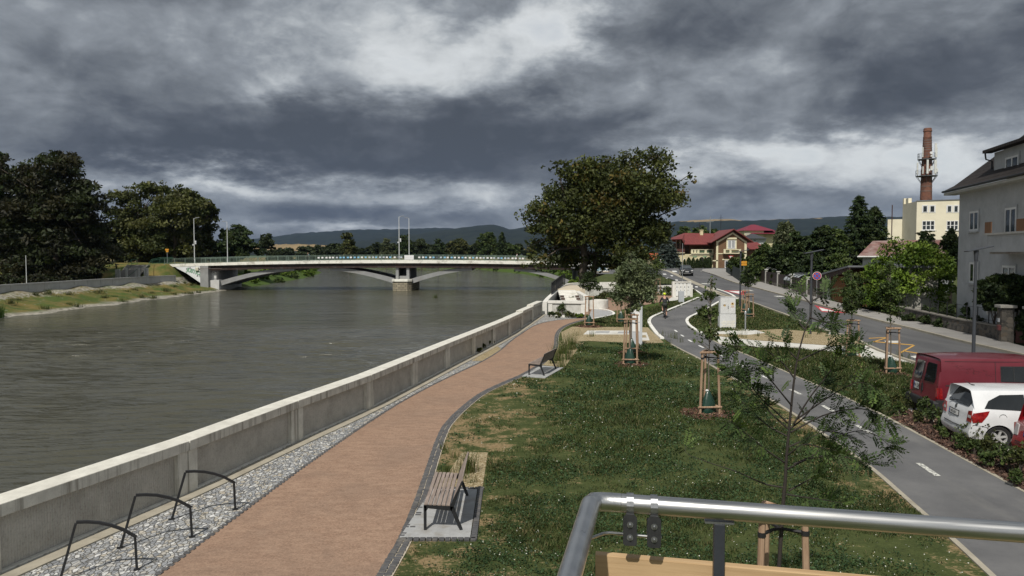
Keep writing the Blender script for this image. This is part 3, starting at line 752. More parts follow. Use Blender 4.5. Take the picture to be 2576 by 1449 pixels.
# pale crossing, gravel triangle, grass island kerbs
quadsheet(GP([(1800, 846), (1896, 857), (2021, 866), (2110, 872), (2182, 869), (2227, 891), (2300, 912), (2292, 918), (2164, 898), (2080, 887), (1933, 875), (1810, 867)]), .024, M_lslab, 'crossing_slab', .06)
quadsheet(GP([(1772, 846), (1760, 838), (1790, 830), (1860, 834), (1960, 828), (2080, 838), (2120, 846), (2147, 850), (2180, 868), (2110, 871), (2021, 865), (1896, 856), (1800, 845)]), .014, M_gravel, 'gravel_bed.004')
quadsheet(GP([(1790, 826), (1850, 826), (1905, 832), (1925, 838), (1880, 843), (1795, 840)]), .020, M_lslab, 'pale_slab.002', .05)
quadsheet(GP([(2086, 838), (2108, 838), (2110, 842), (2084, 842)]), .05, M_lslab, 'pale_slab.003', .04)
# road markings
def rmark(pts, m, name, parent, lift=.020): return sheet([(p.x, p.y) for p in GP(pts)], lift, m, name, parent)
rmark([(1818, 731.0), (1877, 731.4), (1874, 742.5), (1864, 742)], M_redp, 'warning_triangle', road)
rmark([(1832, 732.6), (1866, 733), (1862, 740), ], M_paint, 'warning_triangle_fill', road, .026)
rmark([(2048, 768), (2130, 788.5), (2068, 785)], M_redp, 'warning_triangle', road)
rmark([(2060, 774), (2104, 784.5), (2068, 783)], M_paint, 'warning_triangle_fill', road, .026)
for q in [[(2185, 851), (2232, 849), (2232, 850.4), (2186, 852.6)], [(2232, 849), (2236, 850), (2200, 861), (2196, 860)], [(2196, 859), (2298, 868), (2298, 870), (2196, 861)], [(2298, 868.5), (2302, 870), (2268, 889), (2262, 888)], [(2275, 883), (2336, 893), (2338, 895.5), (2275, 885)], [(2336, 893), (2340, 895), (2316, 906), (2312, 905)]]:
    rmark(q, M_yel, 'zigzag_line', road)
for (u, v, w_, h_) in [(1697, 683, 14, 1.6), (1672, 690, 10, 1.2), (1690, 694, 7, 1.2), (1678, 700, 8, 1.2), (1702, 705, 8, 1.4), (1716, 727, 12, 1.5), (1738, 734, 12, 1.8), (1752, 722, 8, 1.5)]:
    rmark([(u - w_ / 2, v - h_), (u + w_ * .3, v - h_), (u + w_ / 2, v + h_), (u - w_ * .3, v + h_)], M_paint, 'bike_symbol', lane, .024)
for (u, v) in [(1775, 683), (1795, 727), (1905, 722), (1960, 746), (1775, 714), (1882, 731)]:
    rmark([(u - 14, v - 1.2), (u + 6, v - 1.4), (u + 15, v + 1.2), (u - 5, v + 1.3)], M_worn, 'worn_arrow', road, .020)
rmark([(2290, 897), (2315, 894), (2326, 899), (2300, 902)], M_lslab, 'manhole_cover', road, .02); rmark([(2225, 858), (2262, 858), (2266, 863), (2228, 864)], M_lslab, 'manhole_cover', road, .02)
# parking bays and the mulched shrub bed beside them
quadsheet([(11.5, 14.5), (17.3, 14.5), (17.3, 24.4), (12.2, 24.4), (11.9, 21)], .016, M_lslab, 'parking_bay')
quadsheet([(p.x, p.y) for p in GP([(2240, 1052), (2300, 1086), (2423, 1154), (2576, 1236), (2740, 1320), (2760, 1260), (2576, 1172), (2500, 1128), (2420, 1085), (2330, 1040), (2270, 1030)])], .012, pm('bark_mulch_ground', (.085, .045, .03), .95, var=.5, scale=12, bump=.8, bs=25), 'bark_mulch')
# paving by the steps, upper red path, grey wedge
quadsheet(GP([(1470, 792), (1560, 780), (1700, 752), (1715, 745), (1600, 742), (1500, 752), (1470, 765)]), .010, M_path, 'promenade_path.001')
quadsheet(GP([(1672, 759), (1700, 756), (1735, 746), (1722, 744), (1690, 748)]), .018, M_lslab, 'crossing_slab.001')
quadsheet(GP([(1480, 800), (1490, 776), (1545, 785), (1547, 793), (1500, 802)]), .022, M_slab, 'grey_ramp', .06)
sw = smoothline([(p.x, p.y) for p in GP([(1490, 776), (1530, 780), (1549, 788), (1545, 794), (1520, 799), (1490, 804)])], 2)
struct(strip(sw, offset(sw, .18), .07, M_kerbw, 'ramp_kerb', n=40, thick=.12))

def rack_mesh():
    f = MB(); top = [(.22, .83), (.35, .818), (.5, .785), (.65, .725), (.8, .64), (.97, .50)]
    bar = lambda a, b_: f.tube([(a[0], 0, a[1]), (b_[0], 0, b_[1])], .024, 4)
    bar((0, -.02), (.215, .815)); f.tube([(x, 0, z) for x, z in top], .03, 4); bar((.955, .50), (.97, -.02))
    f.box((0, 0, .004), (.09, .09, .012)); f.box((.97, 0, .004), (.09, .09, .012)); return f
lab = ['black metal bicycle hoop on cobbles, nearest of the three to the camera', 'black metal bicycle hoop on cobbles, in the middle of the three', 'black metal bicycle hoop on cobbles, farthest of the three along the wall']
rm = None
for i, (L_, R_) in enumerate([((150, 1462), (344.6, 1434.5)), ((302, 1380), (483, 1352)), ((431.5, 1308), (592, 1283))]):
    a, b_ = G(*L_), G(*R_); an = math.atan2(b_.y - a.y, b_.x - a.x)
    if rm is None:
        o = rack_mesh().build('bicycle_rack', M_dkmetal, bevel=.004); rm = o.data
    else: o = link(rm, 'bicycle_rack', None)
    o.location = (a.x, a.y, .01); o.rotation_euler = (0, 0, an); o.scale = ((b_ - a).length / .97, 1, 1)
    tag(o, lab[i], 'bicycle rack', 'black bicycle hoops by the wall')

def make_bench(label):
    L = 1.84; t_ = thing('park_bench', label, 'bench', group='slatted benches by the red path')
    ends = [.0, L]
    f = MB()
    for k in range(6):
        x = -.02 + k * .076; f.box((x + .035, L / 2, .452 - k * .004), (.062, L + .04, .03))
    f.build('seat', M_grey_wood, t_, bevel=.004)
    f = MB(); a = Vector((.47, 0, .455)); b_ = Vector((.635, 0, .87)); dv = (b_ - a); n = 7
    Mx = Matrix.Rotation(math.atan2(dv.x, dv.z), 3, 'Y')
    for k in range(n):
        c = a + dv * ((k + .5) / n); f.box((c.x, L / 2, c.z), (.026, L + .04, dv.length / n * .83), M=Mx)
    f.build('backrest', M_grey_wood, t_, bevel=.004)
    for y in ends:
        def bar(pts, w0, w1, name):
            g = MB()
            for (p, q, wa, wb) in pts:
                p, q = Vector(p), Vector(q); dd = (q - p).normalized(); nn = Vector((-dd.y, dd.x))
                pl_ = [p + nn * wa / 2, q + nn * wb / 2, q - nn * wb / 2, p - nn * wa / 2]
                g.prism([(c.x, c.y) for c in pl_], .045, (0, y + .0225, 0), (1, 0, 0), (0, 0, 1))
            return g.build(name, M_dkmetal, t_, bevel=.006)
        bar([((0, 0), (0, .43), .045, .05)], 0, 0, 'leg')
        bar([((.62, 0), (.455, .40), .045, .07)], 0, 0, 'leg')
        bar([((-.024, .413), (.47, .372), .05, .075), ((.45, .38), (.640, .85), .07, .03), ((.03, .39), (.0, .33), .05, .04)], 0, 0, 'side_frame')
    g = MB().tube([(.30, 0, .37), (.30, L, .37)], .018, 6); g.build('stretcher', M_dkmetal, t_)
    return t_
b1 = make_bench('near wooden slatted bench with grey weathered seat on a concrete slab, seen from its end')
p = G(1069.7, 1337); b1.location = (p.x, p.y, .03)
b2 = dup(b1, (0, 0, 0), label='far wooden slatted bench with dark metal legs, seen from behind beside tall grass')
p, q = G(1331, 945), G(1398, 930.7); pr = G(1368.8, 948)
b2.location = (p.x, p.y, .03); b2.rotation_euler = (0, 0, -R(17.5))

M_steel = mat('brushed_steel', lambda t, b: {'Base Color': t.mix(t.rng(t.noise(t.map(t.objc(), scale=(2, 90, 90)), 1, 4, .6), .3, .7), (.44, .44, .435), (.62, .62, .61)), 'Metallic': 1.0, 'Roughness': t.rng(t.noise(t.map(t.objc(), scale=(4, 120, 120)), 1, 3, .6), .3, .7, .28, .44), 'Normal': t.bump(t.noise(t.map(t.objc(), scale=(1.5, 160, 160)), 1, 2, .5), .12, .002)})
M_steel2 = pm('smooth_steel', (.60, .60, .59), .34, metal=1.0, var=.12, scale=18, bump=.03, bs=200, world=False)
rr = .0242
pA = P(1532, 1263, 1.93); pB = P(2576, 1346, 1.79); ez = (pA.z + pB.z) / 2
dirx = Vector((pB.x - pA.x, pB.y - pA.y, 0)).normalized(); diry = Vector((-dirx.y, dirx.x, 0))
rail = thing('handrail', 'brushed steel handrail with a rounded corner in the foreground', 'railing', (pA.x, pA.y, 0), math.atan2(dirx.y, dirx.x))
# local x along the rail, y away from viewer; the return runs back past the viewer's left
def loc(p): return Vector(((p - pA).dot(dirx), (p - pA).dot(diry), p.z))
rz_ = lambda x: np.interp(x, [0, loc(pB).x], [pA.z, pB.z])
ret = loc(P(1438, 1452, 1.5)); e0 = Vector((-.045, -.012, pA.z + .004))
rdir = (Vector((ret.x, ret.y, 0)) - Vector((e0.x, e0.y, 0))).normalized()
endp = e0 + rdir * 1.6; endp.z = pA.z + .01
cor = [(0.03, 0, rz_(.03)), (0.0, 0, pA.z), (-.022, -.004, pA.z + .001), (-.038, -.014, pA.z + .003)]
MB().tube([(3.2, 0, rz_(3.2)), (2.2, 0, rz_(2.2)), (1.2, 0, rz_(1.2)), (.031, 0, rz_(.031))], rr, 40).build('rail_pipe', M_steel, rail, smooth=True)
MB().tube(cor + [tuple(e0 + rdir * .03)], rr * 1.012, 32).build('elbow', M_steel2, rail, smooth=True)
MB().tube([tuple(e0 + rdir * .031), tuple(e0 + rdir * .4), tuple(endp)], rr, 40).build('rail_pipe', M_steel2, rail, smooth=True)
M_zinc = pm('zinc_plate', (.30, .31, .32), .42, metal=.9, var=.2, scale=12, bump=.05, world=False)
M_dzinc = pm('dark_zinc_plate', (.055, .057, .06), .5, metal=.6, var=.2, scale=12, bump=.05, world=False)
for u in (1585, 1645):
    c = loc(P(u, 1268, 1.93 - .13 * (u - 1532) / 1044)); x0 = c.x; zc = float(rz_(x0))
    s_ = MB()
    for k in range(9):                               # strap over the pipe, open towards the plate
        a0, a1 = R(-70 + 25 * k), R(-70 + 25 * (k + 1)); r0, r1 = rr + .0005, rr + .0035
        yy = lambda a, r: (-math.cos(a) * r, math.sin(a) * r)
        pp = [yy(a0, r0), yy(a1, r0), yy(a1, r1), yy(a0, r1)]
        s_.prism(pp, .018, (x0 - .009, 0, zc), (0, 1, 0), (0, 0, 1))
    st = s_.build('strap', M_zinc, rail)
    pl_ = MB().prism([(-.0175, -.096), (-.013, -.101), (.013, -.101), (.0175, -.096), (.0175, -.031), (.010, -.018), (-.010, -.018), (-.0175, -.031)], .005, (x0, -rr + .004, zc), (1, 0, 0), (0, 0, 1))
    pb = pl_.build('clamp_plate', M_dzinc, rail, bevel=.001)
    MB().prism([(-.0175, -.094), (.0175, -.094), (.0175, -.04), (-.0175, -.04)], .005, (x0, rr - .004, zc), (1, 0, 0), (0, 0, 1)).build('clamp_plate', M_dzinc, rail)
    for dz in (-.046, -.079):
        bo = MB().lathe([(.0060, 0), (.0060, .005), (.0036, .0055), (.0036, .011), (.0028, .012)], (0, 0, 0), 6, 'Y')
        M2 = Matrix.Translation((x0, -rr + .0035 - .0, zc + dz)) @ Matrix.Rotation(math.pi, 4, 'Z')
        g = MB().add(bo, M2).build('bolt', M_zinc, pb, smooth=True)
        MB().add(MB().lathe([(.0082, 0), (.0082, .0012)], (0, 0, 0), 16, 'Y'), Matrix.Translation((x0, -rr - .002, zc + dz)) @ Matrix.Rotation(math.pi, 4, 'Z')).build('washer', M_zinc, pb)
xs = [loc(P(u, 1345, 1.9)).x for u in (1512, 1665)]
MB().tube([(-.06, -.07, pA.z - .078), (xs[0] + .004, -.014, pA.z - .079), (xs[0] + .02, .0, pA.z - .081), (xs[1] - .01, .0, rz_(xs[1]) - .082), (xs[1], 0, rz_(xs[1]) - .082)], .0042, 12).build('tie_rod', M_steel, rail, smooth=True)
px = loc(P(1808, 1340, 1.895)).x
MB().bx((px - .0135, -.0135, pA.z - 1.5), (px + .0135, .0135, rz_(px) - rr - .006)).build('post', pm('slate_paint', (.030, .034, .042), .45, var=.15, scale=10, bump=.05), rail, bevel=.002)
MB().bx((px - .036, -.0125, rz_(px) - rr - .0058), (px + .036, .0125, rz_(px) - rr - .001)).build('post_flange', M_zinc, rail)
bz = P(1490, 1402, 1.93).z
brd = thing('timber_board', 'pale pine board fixed on edge below the steel handrail', 'board', (pA.x, pA.y, 0), math.atan2(dirx.y, dirx.x))
sl_ = (pA.z - pB.z) / loc(pB).x; MB().prism([(-.035, bz - .24), (3.2, bz - .24 - sl_ * 3.2), (3.2, bz - .004 - sl_ * 3.2), (-.035, bz - .004)], -.028, (0, .022, 0), (1, 0, 0), (0, 0, 1)).build('front_board', M_board, brd, bevel=.002)
g = MB(); a = Vector((-.075, .03)); b_ = a + Vector((rdir.x, rdir.y)) * 1.6; nn = Vector((-rdir.y, rdir.x)) * -.026
g.prism([(a.x, a.y), (b_.x, b_.y), (b_.x + nn.x, b_.y + nn.y), (a.x + nn.x, a.y + nn.y)], .24, (0, 0, bz - .244), (1, 0, 0), (0, 1, 0))
g.build('side_board', M_board, brd, bevel=.002)
def f_leaf(t, b):
    a = t.attr('tint'); p = t.objc()
    n = t.noise(p, 3.0, 3, .6)
    c = t.mix(t.rng(n, .3, .7), t.mix(1.0, a, (.80, .80, .80), 'MULTIPLY'), t.mix(1.0, a, (1.2, 1.2, 1.15), 'MULTIPLY'))
    b.inputs['Roughness'].default_value = .62; b.inputs['Specular IOR Level'].default_value = .25
    t.put(b.inputs['Base Color'], c)
    tr = t.n.new('ShaderNodeBsdfTranslucent'); t.put(tr.inputs[0], t.mix(1.0, c, (1.1, 1.15, .5), 'MULTIPLY'))
    mx = t.n.new('ShaderNodeMixShader'); mx.inputs[0].default_value = .22
    t.l.new(b.outputs[0], mx.inputs[1]); t.l.new(tr.outputs[0], mx.inputs[2])
    return {'surf': mx.outputs[0]}
M_leaf = mat('leaves', f_leaf)
M_bark = pm('bark', (.075, .060, .047), .95, var=.45, scale=4, bump=.9, bs=22, world=False)
M_bark_l = pm('smooth_bark', (.13, .11, .085), .9, var=.4, scale=8, bump=.4, bs=40, world=False)

def unit(v): return v / np.maximum(np.linalg.norm(v, axis=1, keepdims=True), 1e-9)
def leaves(name, c, size, tint, g, up=.5, elong=1.5, dirs=None, wid=.5):
    n = len(c)
    nr = unit(g.normal(size=(n, 3)) + np.array([0, 0, up]))
    a = g.normal(size=(n, 3)) if dirs is None else dirs + g.normal(size=(n, 3)) * .25
    a = unit(a - nr * np.sum(a * nr, 1, keepdims=True)); b = np.cross(nr, a)
    s = np.asarray(size).reshape(-1, 1) * np.ones((n, 1))
    A, B = a * s * elong * .5, b * s * wid
    V = np.stack([c - A, c + B * .9 - A * .1, c + A, c - B * .9 - A * .1], 1).reshape(-1, 3)
    F = np.arange(4 * n).reshape(n, 4)
    return np_mesh(name, V, F, np.repeat(tint, 4, 0))
def pal(g, n, cols, wts, jit=.22):
    cols = np.array(cols); k = g.choice(len(cols), size=n, p=np.array(wts) / sum(wts))
    return np.clip(cols[k] * (1 + g.normal(size=(n, 1)) * jit), .004, .9)
GREEN = ([(.040, .064, .019), (.060, .088, .024), (.084, .110, .033)], [4, 4, 2])
DARK = ([(.024, .040, .014), (.036, .056, .019), (.052, .072, .025)], [5, 4, 2])
COPPER = ([(.020, .022, .010), (.029, .028, .012), (.027, .036, .013)], [4, 3, 4])  # leaf tones darkened to stand in for cloud shade on the left bank
OLIVE = ([(.040, .052, .016), (.060, .070, .022), (.082, .086, .028)], [3, 4, 3])
BRIGHT = ([(.060, .105, .012), (.095, .150, .018), (.130, .185, .028)], [3, 4, 3])
MAPLE = ([(.035, .046, .013), (.056, .066, .018), (.10, .076, .018), (.076, .088, .022)], [5, 5, 1.0, 2])
PALE = ([(.065, .080, .040), (.090, .105, .055), (.12, .13, .07)], [3, 4, 2])
BLUE = ([(.045, .062, .056), (.065, .085, .078), (.090, .110, .10)], [3, 4, 2])
FARG = ([(.030, .042, .018), (.046, .060, .024), (.036, .050, .026)], [3, 3, 3])

def crown(name, lobes, n_leaf, size, palette, g, clump=.30, kpl=14, up=.5, elong=1.5, droop=0, inner=.22, flat=.55):
    L = np.array([l[:3] for l in lobes], float); Rr = np.array([l[3:6] for l in lobes], float)
    vol = (Rr.prod(1)) ** (2 / 3); pr = vol / vol.sum()
    K = max(len(lobes) * 3, int(kpl * len(lobes)))
    ki = g.choice(len(lobes), size=K, p=pr)
    d = unit(g.normal(size=(K, 3))); d[:, 2] = np.where(d[:, 2] < -.55, -d[:, 2], d[:, 2])
    rad = g.uniform(.62, 1.0, size=(K, 1)); rad[g.random(K) < inner] *= .5
    cc = L[ki] + d * Rr[ki] * rad
    cs = Rr[ki].mean(1) * clump * g.uniform(.6, 1.35, size=K)
    ct = pal(g, K, *palette, jit=.18)
    w_ = cs ** 2; li = g.choice(K, size=n_leaf, p=w_ / w_.sum())
    off = g.normal(size=(n_leaf, 3)); off = unit(off) * (g.random((n_leaf, 1)) ** .45) * np.array([1, 1, flat]) * 1.25
    pos = cc[li] + off * cs[li][:, None]
    if droop: pos[:, 2] -= droop * np.linalg.norm(off[:, :2], axis=1) * cs[li]
    tint = np.clip(ct[li] * (1 + g.normal(size=(n_leaf, 1)) * .2), .004, .9)
    me = leaves(name, pos, size * np.clip(np.exp(g.normal(size=n_leaf) * .34), .4, 1.8) * .92, tint, g, up, elong)
    return me, cc
def limbs(trunks, lobes, cc, r0, g, twigs=30, low=.5):
    mb = MB()
    for (base, top, r) in trunks:
        b_, t_ = Vector(base), Vector(top); n = 7; pts = []
        for i in range(n + 1):
            f = i / n; p = b_.lerp(t_, f); p += Vector((g.normal(), g.normal(), 0)) * r * .35 * (0 < i < n); pts.append(p)
        rr_ = [r * (1.35 if i == 0 else 1 - .62 * i / n) for i in range(n + 1)]
        mb.tube(pts, rr_, 9)
        for l in lobes:
            c = Vector(l[:3])
            dists = [(Vector(q[1]) - c).length for q in trunks]
            if dists.index(min(dists)) != trunks.index((base, top, r)): continue
            f = g.uniform(low, .95); s_ = b_.lerp(t_, f); m_ = s_.lerp(c, .5) + Vector((g.normal() * .1, g.normal() * .1, .12)) * (c - s_).length * .6
            rl = r * .42 * (1.1 - f * .5); mb.tube([s_, s_.lerp(m_, .5), m_, m_.lerp(c, .6), c], [rl, rl * .8, rl * .6, rl * .42, rl * .22], 6)
    for k in g.choice(len(cc), size=min(twigs, len(cc)), replace=False):
        c = Vector(cc[k]); l = min(lobes, key=lambda q: (Vector(q[:3]) - c).length); s_ = Vector(l[:3]); m_ = s_.lerp(c, .55) + Vector((g.normal(), g.normal(), g.normal())) * .08 * (c - s_).length
        mb.tube([s_, m_, c + (c - m_) * .25], [r0 * .13, r0 * .08, r0 * .03], 4)
    return mb
def auto_lobes(g, Wd, H, n, base=.30, top=1.0, round_=.36):
    out = [(0, 0, H * (base + top) / 2, Wd * .30, Wd * .30, H * (top - base) * .36)]
    for i in range(n):
        f = g.uniform(0, 1); z = H * (base + (top - base) * (.12 + .80 * f)); env = math.sin(math.pi * min(1, (.18 + .80 * f) ** .8)) ** .6
        a = 2 * math.pi * (i * .382 + g.uniform(-.06, .06)); rr_ = Wd * .5 * env * g.uniform(.5, .74)
        q = Wd * round_ * .5 * g.uniform(.7, 1.15)
        out.append((math.cos(a) * rr_, math.sin(a) * rr_, z, q, q, q * .85))
    return out
def broadleaf(name, label, cat, loc, H, Wd, palette, seed, n_leaf=9000, size=.3, nl=12, base=.28, group=None, lobes=None, trunks=None, **k):
    g = np.random.default_rng(seed)
    lobes = lobes or auto_lobes(g, Wd, H, nl, base)
    r = max(.05, H * .022)
    trunks = trunks or [((0, 0, -.3), (0, 0, H * .72), r)]
    root = thing(name, label, cat, loc, group=group)
    me, cc = crown('crown', lobes, n_leaf, size, palette, g, **k)
    limbs(trunks, lobes, cc, r, g, low=.38).build('trunk', M_bark, root, smooth='all', fix=False)
    link(me, 'crown', M_leaf, root)
    return root
def conifer(name, label, loc, H, Wd, palette, seed, n=5200, size=.3, group=None, whorls=26, cat='tree', droop=.28, bare=.06):
    g = np.random.default_rng(seed); root = thing(name, label, cat, loc, group=group)
    P_, D_, T_ = [], [], []; mb = MB().tube([(0, 0, -.3), (0, 0, H * .5), (0, 0, H * .99)], [H * .018, H * .012, .012], 7)
    for wI in range(whorls):
        f = bare + (1 - bare) * (wI / whorls) ** 1.05; z = H * f; Rm = Wd * .72 * (1 - f) ** .62 + .05 * Wd * (1 - f)
        nb = max(4, int(9 - 4 * f))
        for j in range(nb):
            a = 2 * math.pi * (j / nb + .13 * wI) + g.normal() * .2; ln = Rm * g.uniform(.68, 1.1)
            k = max(8, int(n / whorls / nb * (1.6 - f)))
            tt = g.random(k) ** .7; r_ = ln * tt
            zz = z - droop * r_ * .8 + .12 * ln * tt ** 2
            wob = g.normal(size=k) * (.05 + .12 * ln * (1 - tt * .6))
            P_.append(np.stack([np.cos(a) * r_ - np.sin(a) * wob, np.sin(a) * r_ + np.cos(a) * wob, zz + g.normal(size=k) * .03 * Wd * .3], 1))
            D_.append(np.repeat(np.array([[math.cos(a), math.sin(a), -.35]]), k, 0))
            T_.append(np.repeat(pal(g, 1, *palette, jit=.2), k, 0))
            if wI % 2 == 0: mb.tube([(0, 0, z), (math.cos(a) * ln * .8, math.sin(a) * ln * .8, z - droop * ln * .6)], [.012 * H * (1 - f) * .4 + .006, .006], 4, cap=False)
    c = np.concatenate(P_); tn = np.concatenate(T_); tn = np.clip(tn * (1 + g.normal(size=(len(c), 1)) * .2), .004, .9)
    mb.build('trunk', M_bark, root, fix=False)
    link(leaves('crown', c, size * g.uniform(.6, 1.3, len(c)), tn, g, .4, 1.9, dirs=np.concatenate(D_), wid=.33), 'crown', M_leaf, root)
    return root
def column(name, label, loc, H, Wd, palette, seed, n=2200, size=.10, group=None, cat='shrub'):
    """clipped or naturally dense column: thuja, ivy pillar"""
    g = np.random.default_rng(seed); root = thing(name, label, cat, loc, group=group)
    f = g.random(n) ** .85; z = H * f; env = np.interp(f, [0, .12, .5, .8, 1], [.75, .95, 1, .72, .06]) * Wd / 2
    a = g.random(n) * 2 * np.pi; rr_ = env * np.sqrt(g.uniform(.45, 1.05, n)) * (1 + .12 * np.sin(a * 3 + z * 4))
    c = np.stack([np.cos(a) * rr_, np.sin(a) * rr_, z], 1)
    link(leaves('crown', c, size * g.uniform(.6, 1.3, n), pal(g, n, *palette), g, .2, 1.7, dirs=np.stack([np.cos(a) * .5, np.sin(a) * .5, np.ones(n)], 1), wid=.35), 'crown', M_leaf, root)
    MB().tube([(0, 0, -.1), (0, 0, H * .8)], [.06, .02], 6).build('trunk', M_bark, root)
    return root
def blades(name, n, h, spread, lean, wid, palette, g, seg=2):
    """tuft of long arching blades"""
    base = g.normal(size=(n, 2)) * spread * .35; ang = g.random(n) * 2 * np.pi; ln = h * g.uniform(.55, 1.1, n); le = lean * g.uniform(.3, 1.2, n)
    d = np.stack([np.cos(ang), np.sin(ang)], 1); sd = np.stack([-d[:, 1], d[:, 0]], 1)
    V, F = [], []; rows = seg + 1; fr = np.linspace(0, 1, rows)
    for i, f in enumerate(fr):
        xy = base + d * (le * ln * f ** 2)[:, None] * 1.0 + d * spread * .15 * f; z = ln * f * (1 - .25 * le * f)
        w_ = wid * (1 - f) ** .6 * .5 + .0004
        for sgn in (-1, 1):
            V.append(np.stack([xy[:, 0] + sd[:, 0] * w_ * sgn, xy[:, 1] + sd[:, 1] * w_ * sgn, z], 1))
    V = np.stack(V, 1)                              # n, rows*2, 3
    k = rows * 2
    for i in range(seg):
        o = np.arange(n) * k + 2 * i
        F.append(np.stack([o, o + 1, o + 3, o + 2], 1))
    return np_mesh(name, V.reshape(-1, 3), np.concatenate(F), np.repeat(pal(g, n, *palette), k, 0))
STRAW = ([(.075, .095, .025), (.055, .080, .020), (.16, .14, .055)], [4, 4, 1.5])
def tuft(name, label, loc, h, spread, n, seed, lean=.55, wid=.012, palette=STRAW, group=None, cat='plant'):
    g = np.random.default_rng(seed)
    o = link(blades(name, n, h, spread, lean, wid, palette, g), name, M_leaf, loc=loc)
    return tag(o, label, cat, group)
def ground_at(x, y): return hz_at(x, y)

def at(u, Z): return ((u - CU) * Z / FPX)
def topz(v, Z): return HC + (VH - v) * Z / FPX
def put(fn, name, label, u, vtop, wpx, Z, pal_, seed, **k):
    x = at(u, Z); zb = ground_at(x, Z); H = topz(vtop, Z) - zb
    return fn(name, label, *(['tree'] if fn is broadleaf else []), (x, Z, zb), H, wpx * Z / FPX, pal_, seed, **k)
LG = 'trees along the left bank'
put(broadleaf, 'broadleaf_tree', 'dark green tree half cut off by the left edge of the picture', -15, 372, 120, 134, DARK, 31, n_leaf=9000, size=.42, group=LG)
g_ = np.random.default_rng(320)
Zb = 131.0; xb = at(138, Zb); zb0 = ground_at(xb, Zb)
def px_lobes(lst, Zc, ref, zref, g, dscale=1.0, spread=2.2):
    out = []
    for (u, v, ru, rv) in lst:
        dz = g.uniform(-1, 1) * spread; k = Zc / FPX
        out.append(((u - CU) * k - ref, dz, topz(v, Zc) - zref, ru * k, (ru + rv) * .5 * k * dscale, rv * k))
    return out
lb = px_lobes([(60, 470, 70, 60), (130, 425, 65, 45), (170, 450, 70, 60), (90, 540, 100, 70), (190, 530, 80, 70), (235, 490, 42, 55), (150, 610, 110, 60), (40, 600, 80, 70), (240, 600, 45, 70), (110, 660, 110, 42), (210, 672, 70, 36), (20, 672, 60, 36), (110, 685, 120, 24), (250, 660, 40, 34), (115, 400, 40, 26), (160, 402, 40, 24), (30, 430, 35, 40), (258, 540, 24, 50)], Zb, xb, zb0, g_, spread=3.0)
broadleaf('beech_tree', 'huge dark copper beech with drooping sprays behind the left flood wall', 'tree', (xb, Zb, zb0), 21, 17, COPPER, 32, n_leaf=40000, size=.34, lobes=lb, kpl=22, elong=2.3, up=.15, droop=.4, flat=.4, clump=.34, group=LG, trunks=[((0, 0, -.4), (0, 0, 15), .55)])
g_ = np.random.default_rng(321)
Zc = 172.0; xc_ = at(405, Zc); zc0 = ground_at(xc_, Zc)
lc = px_lobes([(315, 520, 45, 55), (345, 495, 45, 35), (320, 470, 20, 14), (395, 490, 55, 32), (430, 500, 55, 40), (370, 560, 75, 60), (330, 600, 60, 60), (450, 550, 70, 60), (420, 620, 90, 45), (390, 470, 28, 14), (360, 645, 60, 26), (300, 640, 50, 30), (430, 645, 60, 22)], Zc, xc_, zc0, g_)
broadleaf('broadleaf_tree', 'broad olive green tree between the copper beech and the bridge end', 'tree', (xc_, Zc, zc0), 20, 16, OLIVE, 33, n_leaf=24000, size=.44, lobes=lc, kpl=20, group=LG, trunks=[((-5, 0, -.4), (-5, 0, 12), .45), ((3, 0, -.4), (4, 0, 12), .45)])
Zc = 178.0; xc_ = at(500, Zc); zc0 = ground_at(xc_, Zc)
lc = px_lobes([(470, 500, 40, 28), (500, 525, 40, 40), (520, 545, 25, 30), (533, 540, 12, 20), (480, 570, 45, 45), (500, 620, 40, 35), (465, 520, 30, 40)], Zc, xc_, zc0, g_)
broadleaf('broadleaf_tree', 'olive green tree right behind the first white lamp post of the bridge', 'tree', (xc_, Zc, zc0), 18, 9, OLIVE, 34, n_leaf=14000, size=.44, lobes=lc, kpl=20, group=LG)
put(broadleaf, 'broadleaf_tree', 'rounded dark tree beyond the second lamp post of the bridge', 588, 566, 128, 182, DARK, 35, n_leaf=13000, size=.42, nl=16, base=.08, group=LG)
put(broadleaf, 'broadleaf_tree', 'grey green rounded tree standing alone far left of the brown field', 672, 586, 56, 262, FARG, 36, n_leaf=6000, size=.5, base=.06, group=LG)
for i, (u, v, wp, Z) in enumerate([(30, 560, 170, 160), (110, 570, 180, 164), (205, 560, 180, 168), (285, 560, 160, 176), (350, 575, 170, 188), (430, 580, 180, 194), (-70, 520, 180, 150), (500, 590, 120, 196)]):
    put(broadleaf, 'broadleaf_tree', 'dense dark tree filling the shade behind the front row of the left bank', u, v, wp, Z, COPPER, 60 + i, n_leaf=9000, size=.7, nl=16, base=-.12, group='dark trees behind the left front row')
# dark bushes put in for the black shade under the left trees
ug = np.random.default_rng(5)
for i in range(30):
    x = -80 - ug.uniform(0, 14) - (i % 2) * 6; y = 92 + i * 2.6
    broadleaf('shrub', 'dark shrub standing in for the deep shade under the left bank trees', 'shrub', (x, y, ground_at(x, y)), ug.uniform(2.6, 4.6), ug.uniform(5, 8), COPPER, 80 + i, n_leaf=2200, size=.34, nl=7, base=.0, group='shade-filling shrubs under the left trees')

